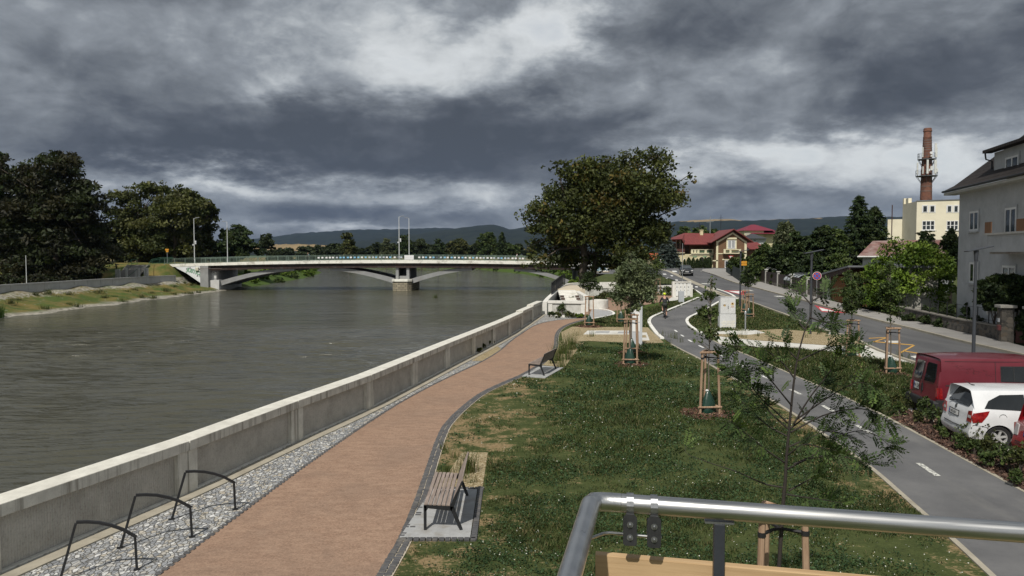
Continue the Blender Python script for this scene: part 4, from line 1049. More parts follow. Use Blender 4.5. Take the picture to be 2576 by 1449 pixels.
for i in range(18):  # bush row added to darken ground that lies in deep shade
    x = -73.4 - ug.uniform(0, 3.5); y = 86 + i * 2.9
    broadleaf('shrub', 'low dark bush added in place of shade between left flood wall and trees', 'shrub', (x, y, ground_at(x, y)), ug.uniform(1.2, 2.2), ug.uniform(4, 5.5), COPPER, 560 + i, n_leaf=1500, size=.28, nl=6, base=-.1, group='shade-filling bushes behind the left flood wall')
FG = 'far trees beyond the bridge'
far = [('round olive tree standing forward of the far tree line, left of the lamp posts', 876, 584, 56, 330, OLIVE), ('pale green tree in the far line left of the tall middle lamp posts', 972, 598, 40, 400, PALE), ('dark round tree behind the middle lamp post of the bridge', 1018, 590, 62, 380, DARK), ('dark spreading tree right behind the white board of the bridge', 1060, 590, 62, 385, FARG),
       ('dark twin-topped pine in the far line right of the white board', 1102, 597, 52, 370, DARK), ('olive tree with a pale top in the far line above the bridge', 1150, 588, 74, 375, OLIVE), ('mid green tree in the far line left of the small spruce', 1228, 588, 72, 370, GREEN), ('light green low tree just left of the big maple, beyond the bridge', 1280, 612, 60, 350, GREEN)]
for i, (lab, u, v, wp, Z, pl_) in enumerate(far):
    put(broadleaf, 'broadleaf_tree', lab, u, v, wp, Z, pl_, 100 + i, n_leaf=6500, size=.62, base=.04, nl=14, group=FG)
put(conifer, 'spruce_tree', 'small dark spruce in the far tree line left of the big maple', 1263, 583, 27, 345, DARK, 120, n=2600, size=.6, group=FG)
proto = [put(broadleaf, 'broadleaf_tree', 'small dark tree of the distant wood behind the bridge railing', 720 + 40 * i, 618, 44, 430, FARG, 130 + i, n_leaf=3200, size=.8, base=.02, nl=9, group='distant wood behind the bridge') for i in range(4)]
dg_ = np.random.default_rng(9)
for i in range(64):
    u = 690 + i * 10.4 + dg_.uniform(-6, 6); Z = dg_.uniform(415, 470); x = at(u, Z); zb = ground_at(x, Z); vt = dg_.uniform(608, 628) + (6 if u < 860 else 0)
    o = dup(proto[i % 4], (x, Z, zb), dg_.uniform(0, 6)); H0 = topz(618, 430) - proto[i % 4].location.z
    k = (topz(vt, Z) - zb) / H0; o.scale = (k * 1.6, k * 1.6, k)

g_ = np.random.default_rng(400)
Zm = 84.0; xm = at(1510, Zm); zm0 = hr(Zm)
lm = px_lobes([(1350, 540, 48, 28), (1330, 530, 26, 18), (1395, 500, 52, 40), (1410, 560, 75, 50), (1450, 450, 62, 38), (1400, 430, 36, 20), (1490, 500, 85, 70), (1500, 430, 60, 30), (1560, 440, 62, 55), (1585, 398, 36, 26), (1640, 430, 50, 48), (1630, 395, 30, 18), (1600, 500, 75, 70), (1660, 510, 45, 60), (1550, 570, 85, 70), (1460, 590, 80, 50), (1390, 620, 62, 34), (1620, 590, 55, 48), (1560, 640, 70, 36), (1450, 650, 80, 34), (1360, 655, 42, 18), (1705, 500, 28, 24), (1722, 460, 16, 22), (1728, 440, 14, 18), (1715, 520, 22, 12), (1690, 545, 28, 12), (1500, 668, 60, 22), (1590, 655, 50, 26), (1415, 668, 60, 24), (1560, 672, 60, 22), (1460, 684, 40, 16), (1340, 668, 30, 12), (1640, 640, 40, 26), (1738, 478, 14, 14), (1310, 548, 18, 14), (1342, 582, 30, 22), (1330, 620, 26, 20)], Zm, xm, zm0, g_, spread=2.8)
broadleaf('maple_tree', 'big broad maple with a few rusty leaf clusters standing between the steps and the bridge', 'tree', (xm, Zm, zm0), 16, 20, MAPLE, 41, n_leaf=52000, size=.24, lobes=lm, kpl=30, clump=.36, flat=.6, inner=.15,
          trunks=[((-1.5, 0, -.5), (-2.0, 0, 8.6), .55), ((-.8, .8, -.5), (.6, .5, 10.5), .42), ((1.8, 1.0, -.5), (3.8, .6, 10.8), .40)])

RG = 'garden trees right of the road'
put(broadleaf, 'broadleaf_tree', 'dark leafy tree rising behind the blue spruce left of the villa', 1655, 556, 90, 168, DARK, 50, n_leaf=8000, size=.38, group=RG)
put(conifer, 'spruce_tree', 'bluish grey spruce beside the red-roofed villa', 1679, 596, 58, 146, BLUE, 51, n=6500, size=.32, group=RG)
for i, (u, v, wp, Z) in enumerate([(1720, 572, 60, 200), (1760, 571, 70, 205), (1800, 580, 60, 215), (1830, 578, 40, 222), (1860, 590, 50, 230)]):
    put(broadleaf, 'broadleaf_tree', 'bushy green tree whose top shows over the villa roof', u, v, wp, Z, GREEN, 140 + i, n_leaf=4500, size=.42, group='trees behind the villa')
put(broadleaf, 'birch_tree', 'tall pale weeping birch right of the villa', 1974, 541, 66, 122, PALE, 52, n_leaf=14000, size=.24, nl=18, base=.12, elong=2.4, droop=1.2, up=0, flat=1.2, group=RG)
hedge = [(1926, 612, 70, 104, GREEN), (1960, 605, 80, 98, DARK), (2010, 580, 95, 96, DARK), (2060, 566, 100, 94, DARK), (2105, 572, 90, 98, GREEN), (1985, 640, 90, 90, DARK), (2050, 640, 110, 86, DARK), (2110, 640, 90, 84, GREEN), (1900, 640, 60, 108, GREEN)]
hl = ['leafy green tree beside the right gable of the villa', 'dark tree standing under the weeping birch', 'dark tree just right of the weeping birch', 'tall dark tree behind the street lamp by the brown fence', 'dense green tree left of the two tall conifers', 'dark bush close behind the brown panel fence', 'wide dark bush behind the curved carport roof', 'green bush behind the timber garage', 'green bush next to the yellow signpost']
for i, (u, v, wp, Z, pl_) in enumerate(hedge):
    put(broadleaf, 'broadleaf_tree', hl[i], u, v, wp, Z, pl_, 150 + i, n_leaf=11000, size=.24, nl=15, base=.02, group=RG)
put(conifer, 'spruce_tree', 'tall dark spruce left of the yellow apartment block', 2158, 490, 92, 118, DARK, 55, n=9000, size=.42, group=RG)
put(conifer, 'spruce_tree', 'shorter dark conifer right beside the tall spruce', 2198, 518, 84, 120, DARK, 56, n=8000, size=.42, group=RG, droop=.1)
put(broadleaf, 'broadleaf_tree', 'loose leafy fruit tree in front of the yellow apartment block', 2325, 580, 92, 76, DARK, 57, n_leaf=6000, size=.2, base=.2, group=RG)
put(broadleaf, 'broadleaf_tree', 'dark tree squeezed between apartment block and grey house', 2392, 560, 60, 66, DARK, 58, n_leaf=7000, size=.2, base=.1, group=RG)
# bright forsythia-like bush and the ivy clad wall
Zf = 57.0; xf = at(2300, Zf) ; zf0 = hr(Zf); g_ = np.random.default_rng(77)
lf = px_lobes([(2225, 690, 36, 45), (2245, 640, 32, 32), (2290, 650, 50, 42), (2330, 680, 52, 50), (2370, 700, 36, 50), (2260, 720, 55, 48), (2310, 745, 70, 40), (2365, 750, 40, 40), (2205, 745, 34, 40), (2235, 768, 40, 30), (2285, 780, 46, 26), (2340, 785, 46, 22), (2235, 612, 16, 20)], Zf, xf, zf0, g_, spread=1.0)
broadleaf('garden_bush', 'big bright yellow-green bush spilling over the stone wall', 'bush', (xf, Zf, zf0), 5.5, 6, BRIGHT, 59, n_leaf=17000, size=.135, lobes=lf, kpl=26, clump=.33, elong=1.9, trunks=[((0, 0, -.2), (0, 0, 3), .1), ((-1.5, 0, -.2), (-1.5, 0, 2.5), .08), ((1.6, 0, -.2), (1.6, 0, 2.5), .08)])
Zi = 60.5; xi = at(2160, Zi); zi0 = hr(Zi)
li_ = px_lobes([(2135, 705, 18, 26), (2140, 750, 22, 34), (2165, 715, 26, 28), (2180, 750, 28, 36), (2195, 700, 22, 24), (2155, 770, 30, 22), (2205, 765, 24, 26)], Zi, xi, zi0, g_, spread=.5)
broadleaf('ivy_hedge', 'dark ivy mound climbing over the wall right of the timber garage', 'hedge', (xi, Zi, zi0), 3.4, 3.5, GREEN, 65, n_leaf=9000, size=.13, lobes=li_, kpl=26, clump=.34, trunks=[((0, 0, -.2), (0, 0, 2), .06)])
Zj = 42.0; xj = at(2505, Zj); lj = px_lobes([(2490, 738, 26, 34), (2512, 715, 22, 24), (2478, 758, 20, 24), (2510, 765, 30, 24), (2500, 705, 14, 12)], Zj, xj, 0, g_, spread=.3)
lk = px_lobes([(2545, 712, 26, 24), (2570, 728, 28, 38), (2540, 745, 26, 32), (2560, 762, 30, 26), (2535, 775, 26, 20)], 40.8, at(2560, 40.8), 0, g_, spread=.15)
broadleaf('juniper_bush', 'dark dense conifer bush rising behind the stone gate pillar', 'bush', (at(2560, 40.8), 40.8, 0), 3.4, 3, DARK, 69, n_leaf=11000, size=.13, lobes=lk, kpl=24, elong=2.2, trunks=[((0, 0, -.2), (0, 0, 2), .08)])
broadleaf('juniper_bush', 'dark spreading juniper in the front garden of the grey house', 'bush', (xj, Zj, 0), 3.4, 3, DARK, 66, n_leaf=11000, size=.13, lobes=lj, kpl=24, elong=2.2, trunks=[((0, 0, -.2), (0, 0, 2), .08)])
put(broadleaf, 'garden_hedge', 'dark hedge beside the garden gate at the right picture edge', 2585, 765, 60, 39.5, DARK, 67, n_leaf=5000, size=.11, nl=9, base=0)
gr = np.random.default_rng(88)
for i, (u, v, wp, Z) in enumerate([(2290, 790, 40, 51), (2330, 797, 40, 49), (2370, 804, 42, 47.5), (2410, 800, 50, 46.5), (2455, 796, 60, 45.5), (2440, 760, 60, 48), (2385, 770, 50, 49.5), (2340, 770, 50, 52)]):
    put(broadleaf, 'garden_shrub', 'leafy garden shrub growing behind the low stone wall', u, v, wp, Z, DARK, 170 + i, n_leaf=2200, size=.11, nl=7, base=0, group='shrubs behind the stone wall')
YB0, YB1 = 150.0, 163.0
def dk(x): return 3.58 - .00037 * (x + 23) ** 2
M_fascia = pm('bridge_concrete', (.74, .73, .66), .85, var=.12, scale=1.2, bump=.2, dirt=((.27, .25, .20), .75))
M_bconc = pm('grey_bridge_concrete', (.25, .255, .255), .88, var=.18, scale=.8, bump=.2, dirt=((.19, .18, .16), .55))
M_girder = pm('weathered_girder', (.085, .075, .070), .85, var=.4, scale=1.5, bump=.1, dirt=((.20, .075, .05), .5))
M_grn = pm('green_rail_paint', (.13, .18, .145), .5, var=.18, scale=3, bump=0, world=False)
M_grnd = pm('dark_green_paint', (.03, .10, .06), .5, var=.18, scale=3, bump=0, world=False)
M_whitep = pm('white_pole_paint', (.60, .62, .62), .45, var=.08, scale=4, bump=0, world=False)
br = thing('road_bridge', 'low concrete road bridge with green railings crossing the whole river', 'bridge', (0, 0, 0))
xs = np.linspace(-69, 17, 60)
def deckband(y0, y1, z0, z1, name, m, xs=xs):
    vs, fs = [], []
    for x in xs:
        for (y, z) in ((y0, dk(x) + z0), (y1, dk(x) + z0), (y1, dk(x) + z1), (y0, dk(x) + z1)): vs.append((x, y, z))
    n = len(xs)
    for i in range(n - 1):
        for j in range(4): fs.append((4 * i + j, 4 * i + (j + 1) % 4, 4 * i + 4 + (j + 1) % 4, 4 * i + 4 + j))
    fs += [(0, 1, 2, 3), (4 * n - 1, 4 * n - 2, 4 * n - 3, 4 * n - 4)]
    mb = MB(); mb._a(vs, fs); return mb.build(name, m, br)
deckband(YB0, YB1, -.38, -.12, 'deck', M_road)
deckband(YB0 - .3, YB0 + .5, -.56, .0, 'fascia', M_fascia); deckband(YB1 - .5, YB1 + .3, -.56, .0, 'fascia', M_fascia)
for y in (YB0 + 1.3, YB0 + 5.0, YB0 + 8.6, YB1 - 1.3):
    deckband(y - .35, y + .35, -1.5, -.382, 'girder', M_girder, np.linspace(-61.5, 14, 40))
deckband(YB0 + .55, YB0 + .75, -1.5, -1.15, 'service_pipe', pm('rusty_pipe', (.20, .13, .115), .8, var=.4, scale=2, dirt=((.33, .32, .31), .6)), np.linspace(-61.5, 14, 40))
def rib(x0, z0, x1, z1, th0=1.0, th1=.55):
    n = 22; vs, fs = [], []
    for i in range(n + 1):
        f = i / n; x = x0 + (x1 - x0) * f; z = z0 + (z1 - z0) * math.sin(f * math.pi / 2) ** .95; th = th0 + (th1 - th0) * f
        for (y, zz) in ((YB0 + .9, z - th), (YB1 - .9, z - th), (YB1 - .9, z), (YB0 + .9, z)): vs.append((x, y, zz))
    for i in range(n):
        for j in range(4): fs.append((4 * i + j, 4 * i + (j + 1) % 4, 4 * i + 4 + (j + 1) % 4, 4 * i + 4 + j))
    fs += [(0, 1, 2, 3), (4 * n + 3, 4 * n + 2, 4 * n + 1, 4 * n)]
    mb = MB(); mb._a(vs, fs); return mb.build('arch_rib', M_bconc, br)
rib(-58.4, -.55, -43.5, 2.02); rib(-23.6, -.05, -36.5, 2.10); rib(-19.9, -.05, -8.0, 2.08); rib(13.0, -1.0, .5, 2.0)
px0, px1 = -23.7, -20.0
g = MB()
for yy in (YB0 + .7, YB1 - 2.0):
    g.bx((px0 + .5, yy, -.2), (px0 + 1.05, yy + 1.3, 2.1)); g.bx((px1 - 1.05, yy, -.2), (px1 - .5, yy + 1.3, 2.1))
g.bx((px0 + 1.05, YB0 + 1.2, -.2), (px1 - 1.05, YB0 + 1.5, .45)); g.bx((px0 + .55, YB0 + 2.02, -.2), (px0 + .95, YB1 - 2.02, 2.1)); g.bx((px1 - .95, YB0 + 2.02, -.2), (px1 - .55, YB1 - 2.02, 2.1))
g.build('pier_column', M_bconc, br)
def f_ashlar(t, b):
    p = t.pos(); x, y, z = t.sep(p)
    bt = t.n.new('ShaderNodeTexBrick'); t.l.new(t.comb(t.add(x, y), z, 0.0), bt.inputs['Vector']); bt.inputs['Scale'].default_value = 1.0
    bt.inputs['Brick Width'].default_value = .85; bt.inputs['Row Height'].default_value = .42; bt.inputs['Mortar Size'].default_value = .04
    bt.inputs['Color1'].default_value = (.36, .32, .23, 1); bt.inputs['Color2'].default_value = (.22, .195, .14, 1); bt.inputs['Mortar'].default_value = (.05, .045, .035, 1)
    n = t.noise(p, 4, 5, .6); c = t.mix(t.mul(t.rng(n, .45, .7), .5), bt.outputs[0], (.14, .12, .09))
    return {'Base Color': c, 'Roughness': .92, 'Normal': t.bump(t.add(bt.outputs['Fac'], t.mul(n, -.5)), .5, .03)}
M_ashlar = mat('ashlar_blocks', f_ashlar)
g = MB().prism([(px0, YB0 - .1), (px0 + .7, YB0 - 1.0), (px1 - .7, YB0 - 1.0), (px1, YB0 - .1), (px1, YB1 + .2), (px1 - .7, YB1 + 1), (px0 + .7, YB1 + 1), (px0, YB1 + .2)], 3.6, (0, 0, -4.2), (1, 0, 0), (0, 1, 0))
g.build('pier_base', M_ashlar, br)
g = MB().prism([(px0 - .15, YB0 - .2), (px0 + .6, YB0 - 1.15), (px1 - .6, YB0 - 1.15), (px1 + .15, YB0 - .2), (px1 + .15, YB1), (px0 - .15, YB1)], .42, (0, 0, -.6), (1, 0, 0), (0, 1, 0)); g.build('pier_cap', M_fascia, br)
# abutments: left with the sprayed wing wall
YW = YB0 - .25
M_wing = pm('painted_wing_wall', (.66, .68, .69), .85, var=.1, scale=.8, bump=.15, dirt=((.42, .42, .41), .4))
def plw(u, v): q = PL(u, v, (-80, YW), (0, YW)); return (q.x, q.z)
w0 = [plw(436, 668.5), plw(504, 666), plw(504.5, 712), plw(490, 702), plw(470, 688), plw(447, 676)]
MB().prism(w0, .5, (0, YW + .5, 0), (1, 0, 0), (0, 0, 1)).build('wing_wall', M_wing, br)
g = MB().bx((w0[2][0] + .01, YW - .15, -2.2), (w0[2][0] + 1.6, YB1, dk(-60) - .57)); g.build('abutment', M_bconc, br)
g = MB().bx((w0[2][0] + 1.61, YB0 + 1.2, -2.4), (-59.2, YB1, 2.1)); g.bx((w0[2][0] + 1.62, YB0 + .2, -2.6), (-58.3, YB1 - .3, -.35)); g.build('abutment', pm('pale_abutment', (.50, .50, .49), .88, var=.15, scale=1, dirt=((.25, .24, .22), .5)), br)
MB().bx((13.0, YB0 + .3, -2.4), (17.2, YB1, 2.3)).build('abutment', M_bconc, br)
# spray lettering
M_gr1 = pm('mint_spray', (.36, .55, .40), .8, var=.08, bump=0); M_gr2 = pm('dark_green_spray', (.035, .13, .085), .8, var=.1, bump=0); M_gr3 = pm('black_spray', (.05, .055, .06), .8, var=.1, bump=0); M_gr4 = pm('purple_spray', (.085, .05, .10), .8, var=.1, bump=0)
def spray(s, u, v, size, m, rot=0, y=YW, ext=.001, bold=.0, name='graffiti', sx=1.0):
    q = PL(u, v, (-80, y), (0, y)); M = Matrix.Translation((q.x, y - .006 - ext * 2, q.z)) @ Matrix.Rotation(math.pi / 2, 4, 'X') @ Matrix.Rotation(rot, 4, 'Z')
    return text(s, size, name, m, br, M, ext, sx, bold)
spray('JUSTICE', 489, 684.2, 1.02, M_gr2, R(-17), bold=.07, ext=.001, sx=.86); spray('JUSTICE', 489, 684.2, 1.02, M_gr1, R(-17), bold=.005, ext=.004, sx=.86)
spray('KRAS', 474.5, 675.5, .46, M_gr3, R(14), bold=.012, sx=.9); spray('*', 472, 681, .5, M_gr3, 0); spray('& U', 499.5, 694.5, .46, M_gr3, R(-12), bold=.01)
spray('WERF', 537, 682.5, .95, M_gr4, R(8), y=YB0 + 1.2, bold=.0, sx=.7)
q = PL(489.5, 675, (-80, YW), (0, YW)); MB().bx((q.x + .25, YW - .3, q.z - .45), (q.x + .85, YW - .01, q.z + .2)).build('junction_box', pm('cream_box', (.55, .53, .42), .6), br, bevel=.02)
MB().tube([(q.x + .85, YW - .1, q.z - .1), (q.x + 5.5, YW - .1, q.z - .05)], .06, 6).build('cable_pipe', M_girder, br)
# railings
def railing_side(yr, xa, xb, posts=True):
    g = MB(); b_ = MB(); X_ = np.arange(xa, xb, 2.05)
    for z in (1.08, .90, .12):
        g.tube([(x, yr, dk(x) + z) for x in X_], .035 if z > 1 else .026, 5, cap=False)
    for x in np.arange(xa, xb, .128):
        b_.box((x, yr, dk(x) + .51), (.016, .016, .78))
    g.build('railing', M_grn, br, fix=False); b_.build('railing_bars', M_grn, br, fix=False)
    pm_ = MB().bx((-.045, -.045, -.02), (.045, .045, 1.12)).mesh('railing_post')
    for x in X_:
        link(pm_, 'railing_post', M_grn, br, (float(x), yr, dk(x)))
railing_side(YB0 + .05, -69, 17.2); railing_side(YB1 - .05, -67, 16)
# sheets hung on the railing
def sheetmat(n, c): return pm(n, c, .7, var=.05, scale=20, bump=0)
cols = {'white': ((.72, .72, .72), 'small white sheet of paper hung on the bridge railing'), 'blue': ((.22, .46, .66), 'small sky blue sheet hung on the bridge railing'), 'pale': ((.45, .50, .56), 'small pale grey-blue sheet hung on the bridge railing'), 'grey': ((.10, .11, .13), 'small dark grey picture sheet hung on the bridge railing')}
seq = 'w w w w w p b b b w b b w b p p b p p w b w g p b b X X w w b w b g p b w b w w b w w b w w p w w p p b p p w w p w'.split()
key = {'w': 'white', 'b': 'blue', 'p': 'pale', 'g': 'grey'}
pmesh = MB().bx((-.2, -.008, -.15), (.2, .008, .15)).mesh('paper_sheet'); pms = {}
sg = np.random.default_rng(3)
for i, k in enumerate(seq):
    if k == 'X': continue
    u = 803 + i * 9.0 + sg.uniform(-1.2, 1.2); x = at(u, YB0 - .02)
    if k not in pms:
        pms[k] = pmesh.copy(); pms[k].materials.append(sheetmat(key[k] + '_sheet', cols[key[k]][0]))
    o = link(pms[k], 'paper_sheet', None, loc=(x, YB0 - .03, dk(x) + .60)); tag(o, cols[key[k]][1], 'paper sheet', key[k] + ' sheets along the bridge railing')
x0, x1 = at(1017.5, YB0 - .1), at(1041, YB0 - .1)
o = thing('banner_board', 'large white board fixed to the bridge railing beside the middle lamp posts', 'board', (x0, YB0 - .1, dk(x0)))
MB().bx((0, -.04, .14), (x1 - x0, .0, 1.0)).build('panel', pm('white_board', (.74, .74, .74), .6, var=.04, bump=0), o)
g = MB()
for k in range(14): g.box(((x1 - x0) * (k + .5) / 14, -.047, .45), (.02, .008, .6))
g.build('rib_strip', pm('grey_rib', (.33, .34, .34), .6), o)
# lamp posts on the bridge
def lamp(label, u, vt, y, arm, extra=False):
    x = at(u, y); zb = dk(x) - .1; H = topz(vt, y) - zb
    o = thing('bridge_lamp', label, 'street lamp', (x, y, zb), group='white lamp posts of the bridge')
    MB().tube([(0, 0, 0), (0, 0, .9), (0, 0, .92), (0, 0, H)], [.11, .11, .085, .055], 10).build('pole', M_whitep, o, smooth=True)
    MB().tube([(0, 0, H - .05), (arm * .5, 0, H + .05), (arm, 0, H + .12)], .03, 6).build('lamp_arm', M_whitep, o)
    MB().box((arm * 1.35, 0, H + .15), (.75, .3, .12), M=Matrix.Rotation(-.12 * (1 if arm > 0 else -1), 3, 'Y')).build('lamp_head', pm('lamp_housing', (.20, .21, .22), .5), o, bevel=.03)
    if extra:
        for (dx, dz, s_) in ((.28, H * .49, .26), (.3, H * .45, .22), (-.2, H * .42, .2)):
            MB().bx((dx - s_ / 2, -.15, dz - s_ * .7), (dx + s_ / 2, .15, dz + s_ * .7)).build('equipment_box', pm('pole_box', (.58, .59, .6), .5), o, bevel=.02)
    return o
lamp('white lamp post with equipment boxes at the left end of the bridge', 490, 550, YB0 + .6, .55, True)
lamp('white lamp post on the far side of the bridge, second from the left', 573, 559, YB1 - .6, -.5)
lamp('white lamp post on the near side of the bridge beside the white board', 1004.5, 546, YB0 + .6, .5, True)
lamp('white lamp post on the far side of the bridge behind the white board', 1029.5, 550, YB1 - .6, -.4)

g0 = [(-68.0, 40), (-68.0, 80), (-67.9, 110), (-67.7, 135), (-67.2, 141), (-65.2, 146.5)]
lw = thing('flood_wall', 'grey panelled flood wall along the far left bank', 'wall', (0, 0, 0))
rs2 = resample(smoothline(g0, 2), 30)
M_lw = pm('left_wall_concrete', (.42, .42, .41), .9, var=.12, scale=.8, bump=.15, dirt=((.26, .25, .23), .4))
zl = lambda y: -.42
for a, b_ in zip(rs2, rs2[1:]):
    tx = (b_ - a).normalized(); L = (b_ - a).length; M = Matrix(((tx.x, tx.y, 0, a.x), (tx.y, -tx.x, 0, a.y), (0, 0, 1, -.42), (0, 0, 0, 1)))
    f = MB(); f.bx((0, -.3, -.8), (L - .02, -.06, .95)); f.bx((0, -.33, .95), (L - .02, .03, 1.14)); f.bx((0, -.06, -.8), (.3, .0, .948)); f.bx((L - .32, -.06, -.8), (L - .02, .0, .948))
    o = f.build('wall_segment', M_lw, lw); o.matrix_local = M
# stairs up to the bridge
st = thing('concrete_stairs', 'flight of concrete steps with green handrails climbing to the left bridge end', 'stairs', (0, 0, 0))
xa, xb = at(318, 147), at(372, 147); f = MB()
for k in range(14):
    f.bx((xa, 141.5 + k * .42, -.6), (xb, 147.9, -.1 + k * .215))
f.build('steps', pm('stair_concrete', (.30, .29, .265), .9, var=.15, scale=1.5, bump=.2), st)
M_spost = pm('pale_stair_post', (.50, .50, .47), .85)
for (u, v0, v1) in ((293, 678, 697), (300, 677, 697), (318, 674, 693), (342, 674, 696), (350, 674, 696), (365, 674, 692), (371, 674, 692)):
    x = at(u, 141); z0, z1 = topz(v1, 141), topz(v0, 141); MB().bx((x - .16, 140.8, z0 - .5), (x + .16, 141.1, z1)).build('post', M_spost, st)
f = MB()
def px3(u, v, y): return tuple(P(u, v, y))
for line in ([px3(316, 672, 141.4), px3(331, 653, 147.6), px3(345, 652, 149)], [px3(317, 683, 141.4), px3(331, 665, 147.6), px3(345, 656, 149)], [px3(366, 676, 141.4), px3(382, 652, 148.5), px3(402, 648.5, 149.6), px3(436, 647.5, 150)], [px3(368, 682, 141.4), px3(383, 655, 148.5), px3(402, 651.5, 149.6), px3(436, 650.5, 150)], [px3(383, 662, 148.5), px3(436, 662, 150)], [px3(321, 697, 139), px3(345, 677, 141)], [px3(293, 690, 140), px3(276, 702, 139)]):
    f.tube(line, .04, 5)
for u in (331, 345, 383, 402, 424): f.tube([px3(u, 652, 148.6), px3(u, 664, 148.6)], .04, 5)
for k in range(24): f.tube([px3(385 + k * 2.15, 652, 149.2), px3(385 + k * 2.15, 661, 149.2)], .012, 4)
f.build('handrail', M_grnd, st)
# thin pole and sign on the left bank
xq = at(66, 108); o = thing('marker_pole', 'thin pale pole behind the left flood wall in front of the copper beech', 'pole', (xq, 108, -.2))
MB().tube([(0, 0, 0), (0, 0, topz(644, 108) + .2)], [.05, .035], 8).build('pole', M_whitep, o); MB().ball((0, 0, topz(644, 108) + .2), .06).build('pole_cap', M_whitep, o)
xq = at(421.5, 152); zq = dk(-68); o = thing('yellow_signpost', 'small yellow signs on a thin post at the left bridge end', 'sign', (xq, 152, zq))
MB().tube([(0, 0, 0), (0, 0, topz(628, 152) - zq)], .05, 8).build('post', M_steel_g, o)
M_sign_y = pm('sign_yellow', (.55, .25, .02), .5, var=.08, bump=0)
zt = topz(629, 152) - zq
MB().prism([(-.35, 0), (.3, 0), (.4, .17), (.3, .34), (-.35, .34)], .03, (0, -.06, zt - .1), (1, 0, 0), (0, 0, 1)).build('sign_panel', M_sign_y, o)
MB().bx((-.22, -.06, zt - .42), (.28, -.03, zt - .15)).build('sign_panel', M_sign_y, o)
# reeds and bank weeds
rg_ = np.random.default_rng(12)
for i in range(7):
    x, y = -57.3 - rg_.uniform(0, 1.5), 79 + i * 1.1
    tuft('reed_clump', 'tall green reeds at the water edge on the far left bank', (x, y, hz_at(x, y) - .1), 1.7, .8, 150, 200 + i, .25, .04, ([(.035, .075, .012), (.055, .10, .02)], [1, 1]), 'reeds at the left water edge')
for i in range(46):
    y = 84 + i * 1.6 + rg_.uniform(-1, 1); x = -57.6 - rg_.random() ** 1.3 * 9
    h = rg_.uniform(.35, .9)
    tuft('bank_weed', 'tuft of rough grass on the rubble slope of the left bank', (x, y, hz_at(x, y) - .03), h, .9, 70, 240 + i, .6, .05, STRAW if i % 2 else OLIVE, 'weeds on the left bank slope')
# people on the bridge come later; bushes on the right bank below the maple
for i in range(26):
    y = 62 + i * 3.4; x = float(np.interp(y, YR, XR)) + rg_.uniform(.3, 3.2)
    broadleaf('bank_bush', 'bright green bush on the right river bank below the bridge', 'bush', (x, y, hz_at(x, y) - .2), rg_.uniform(1.0, 1.9), rg_.uniform(2.2, 3.6), BRIGHT if i % 3 else GREEN, 300 + i, n_leaf=1100, size=.14, nl=6, base=0, group='bushes on the right river bank')
for i in range(34):
    y = 168 + i * 4.4; x = float(np.interp(y, YL, XL)) - rg_.uniform(.0, 7)
    broadleaf('bank_bush', 'bright green bush on the left bank seen under the bridge', 'bush', (x, y, hz_at(x, y) - .3), rg_.uniform(1.0, 2.4), rg_.uniform(2.5, 5), BRIGHT if i % 3 else GREEN, 350 + i, n_leaf=700, size=.3, nl=6, base=0, group='bushes under the bridge on the left')
for i in range(22):
    y = 172 + i * 9.5; x = float(np.interp(y, YR, XR)) + rg_.uniform(.2, 3)
    broadleaf('bank_bush', 'green bush on the far right bank beyond the bridge', 'bush', (x, y, hz_at(x, y) - .3), rg_.uniform(1.2, 2.4), rg_.uniform(3, 6), BRIGHT if i % 2 else GREEN, 400 + i, n_leaf=600, size=.35, nl=6, base=0, group='bushes on the far right bank')
tuft('reed_clump', 'tiny tuft of weed sticking out of the river right of the bridge pier', (at(1096, 125), 125, WZ - .1), .9, .5, 40, 500, .3, .05)
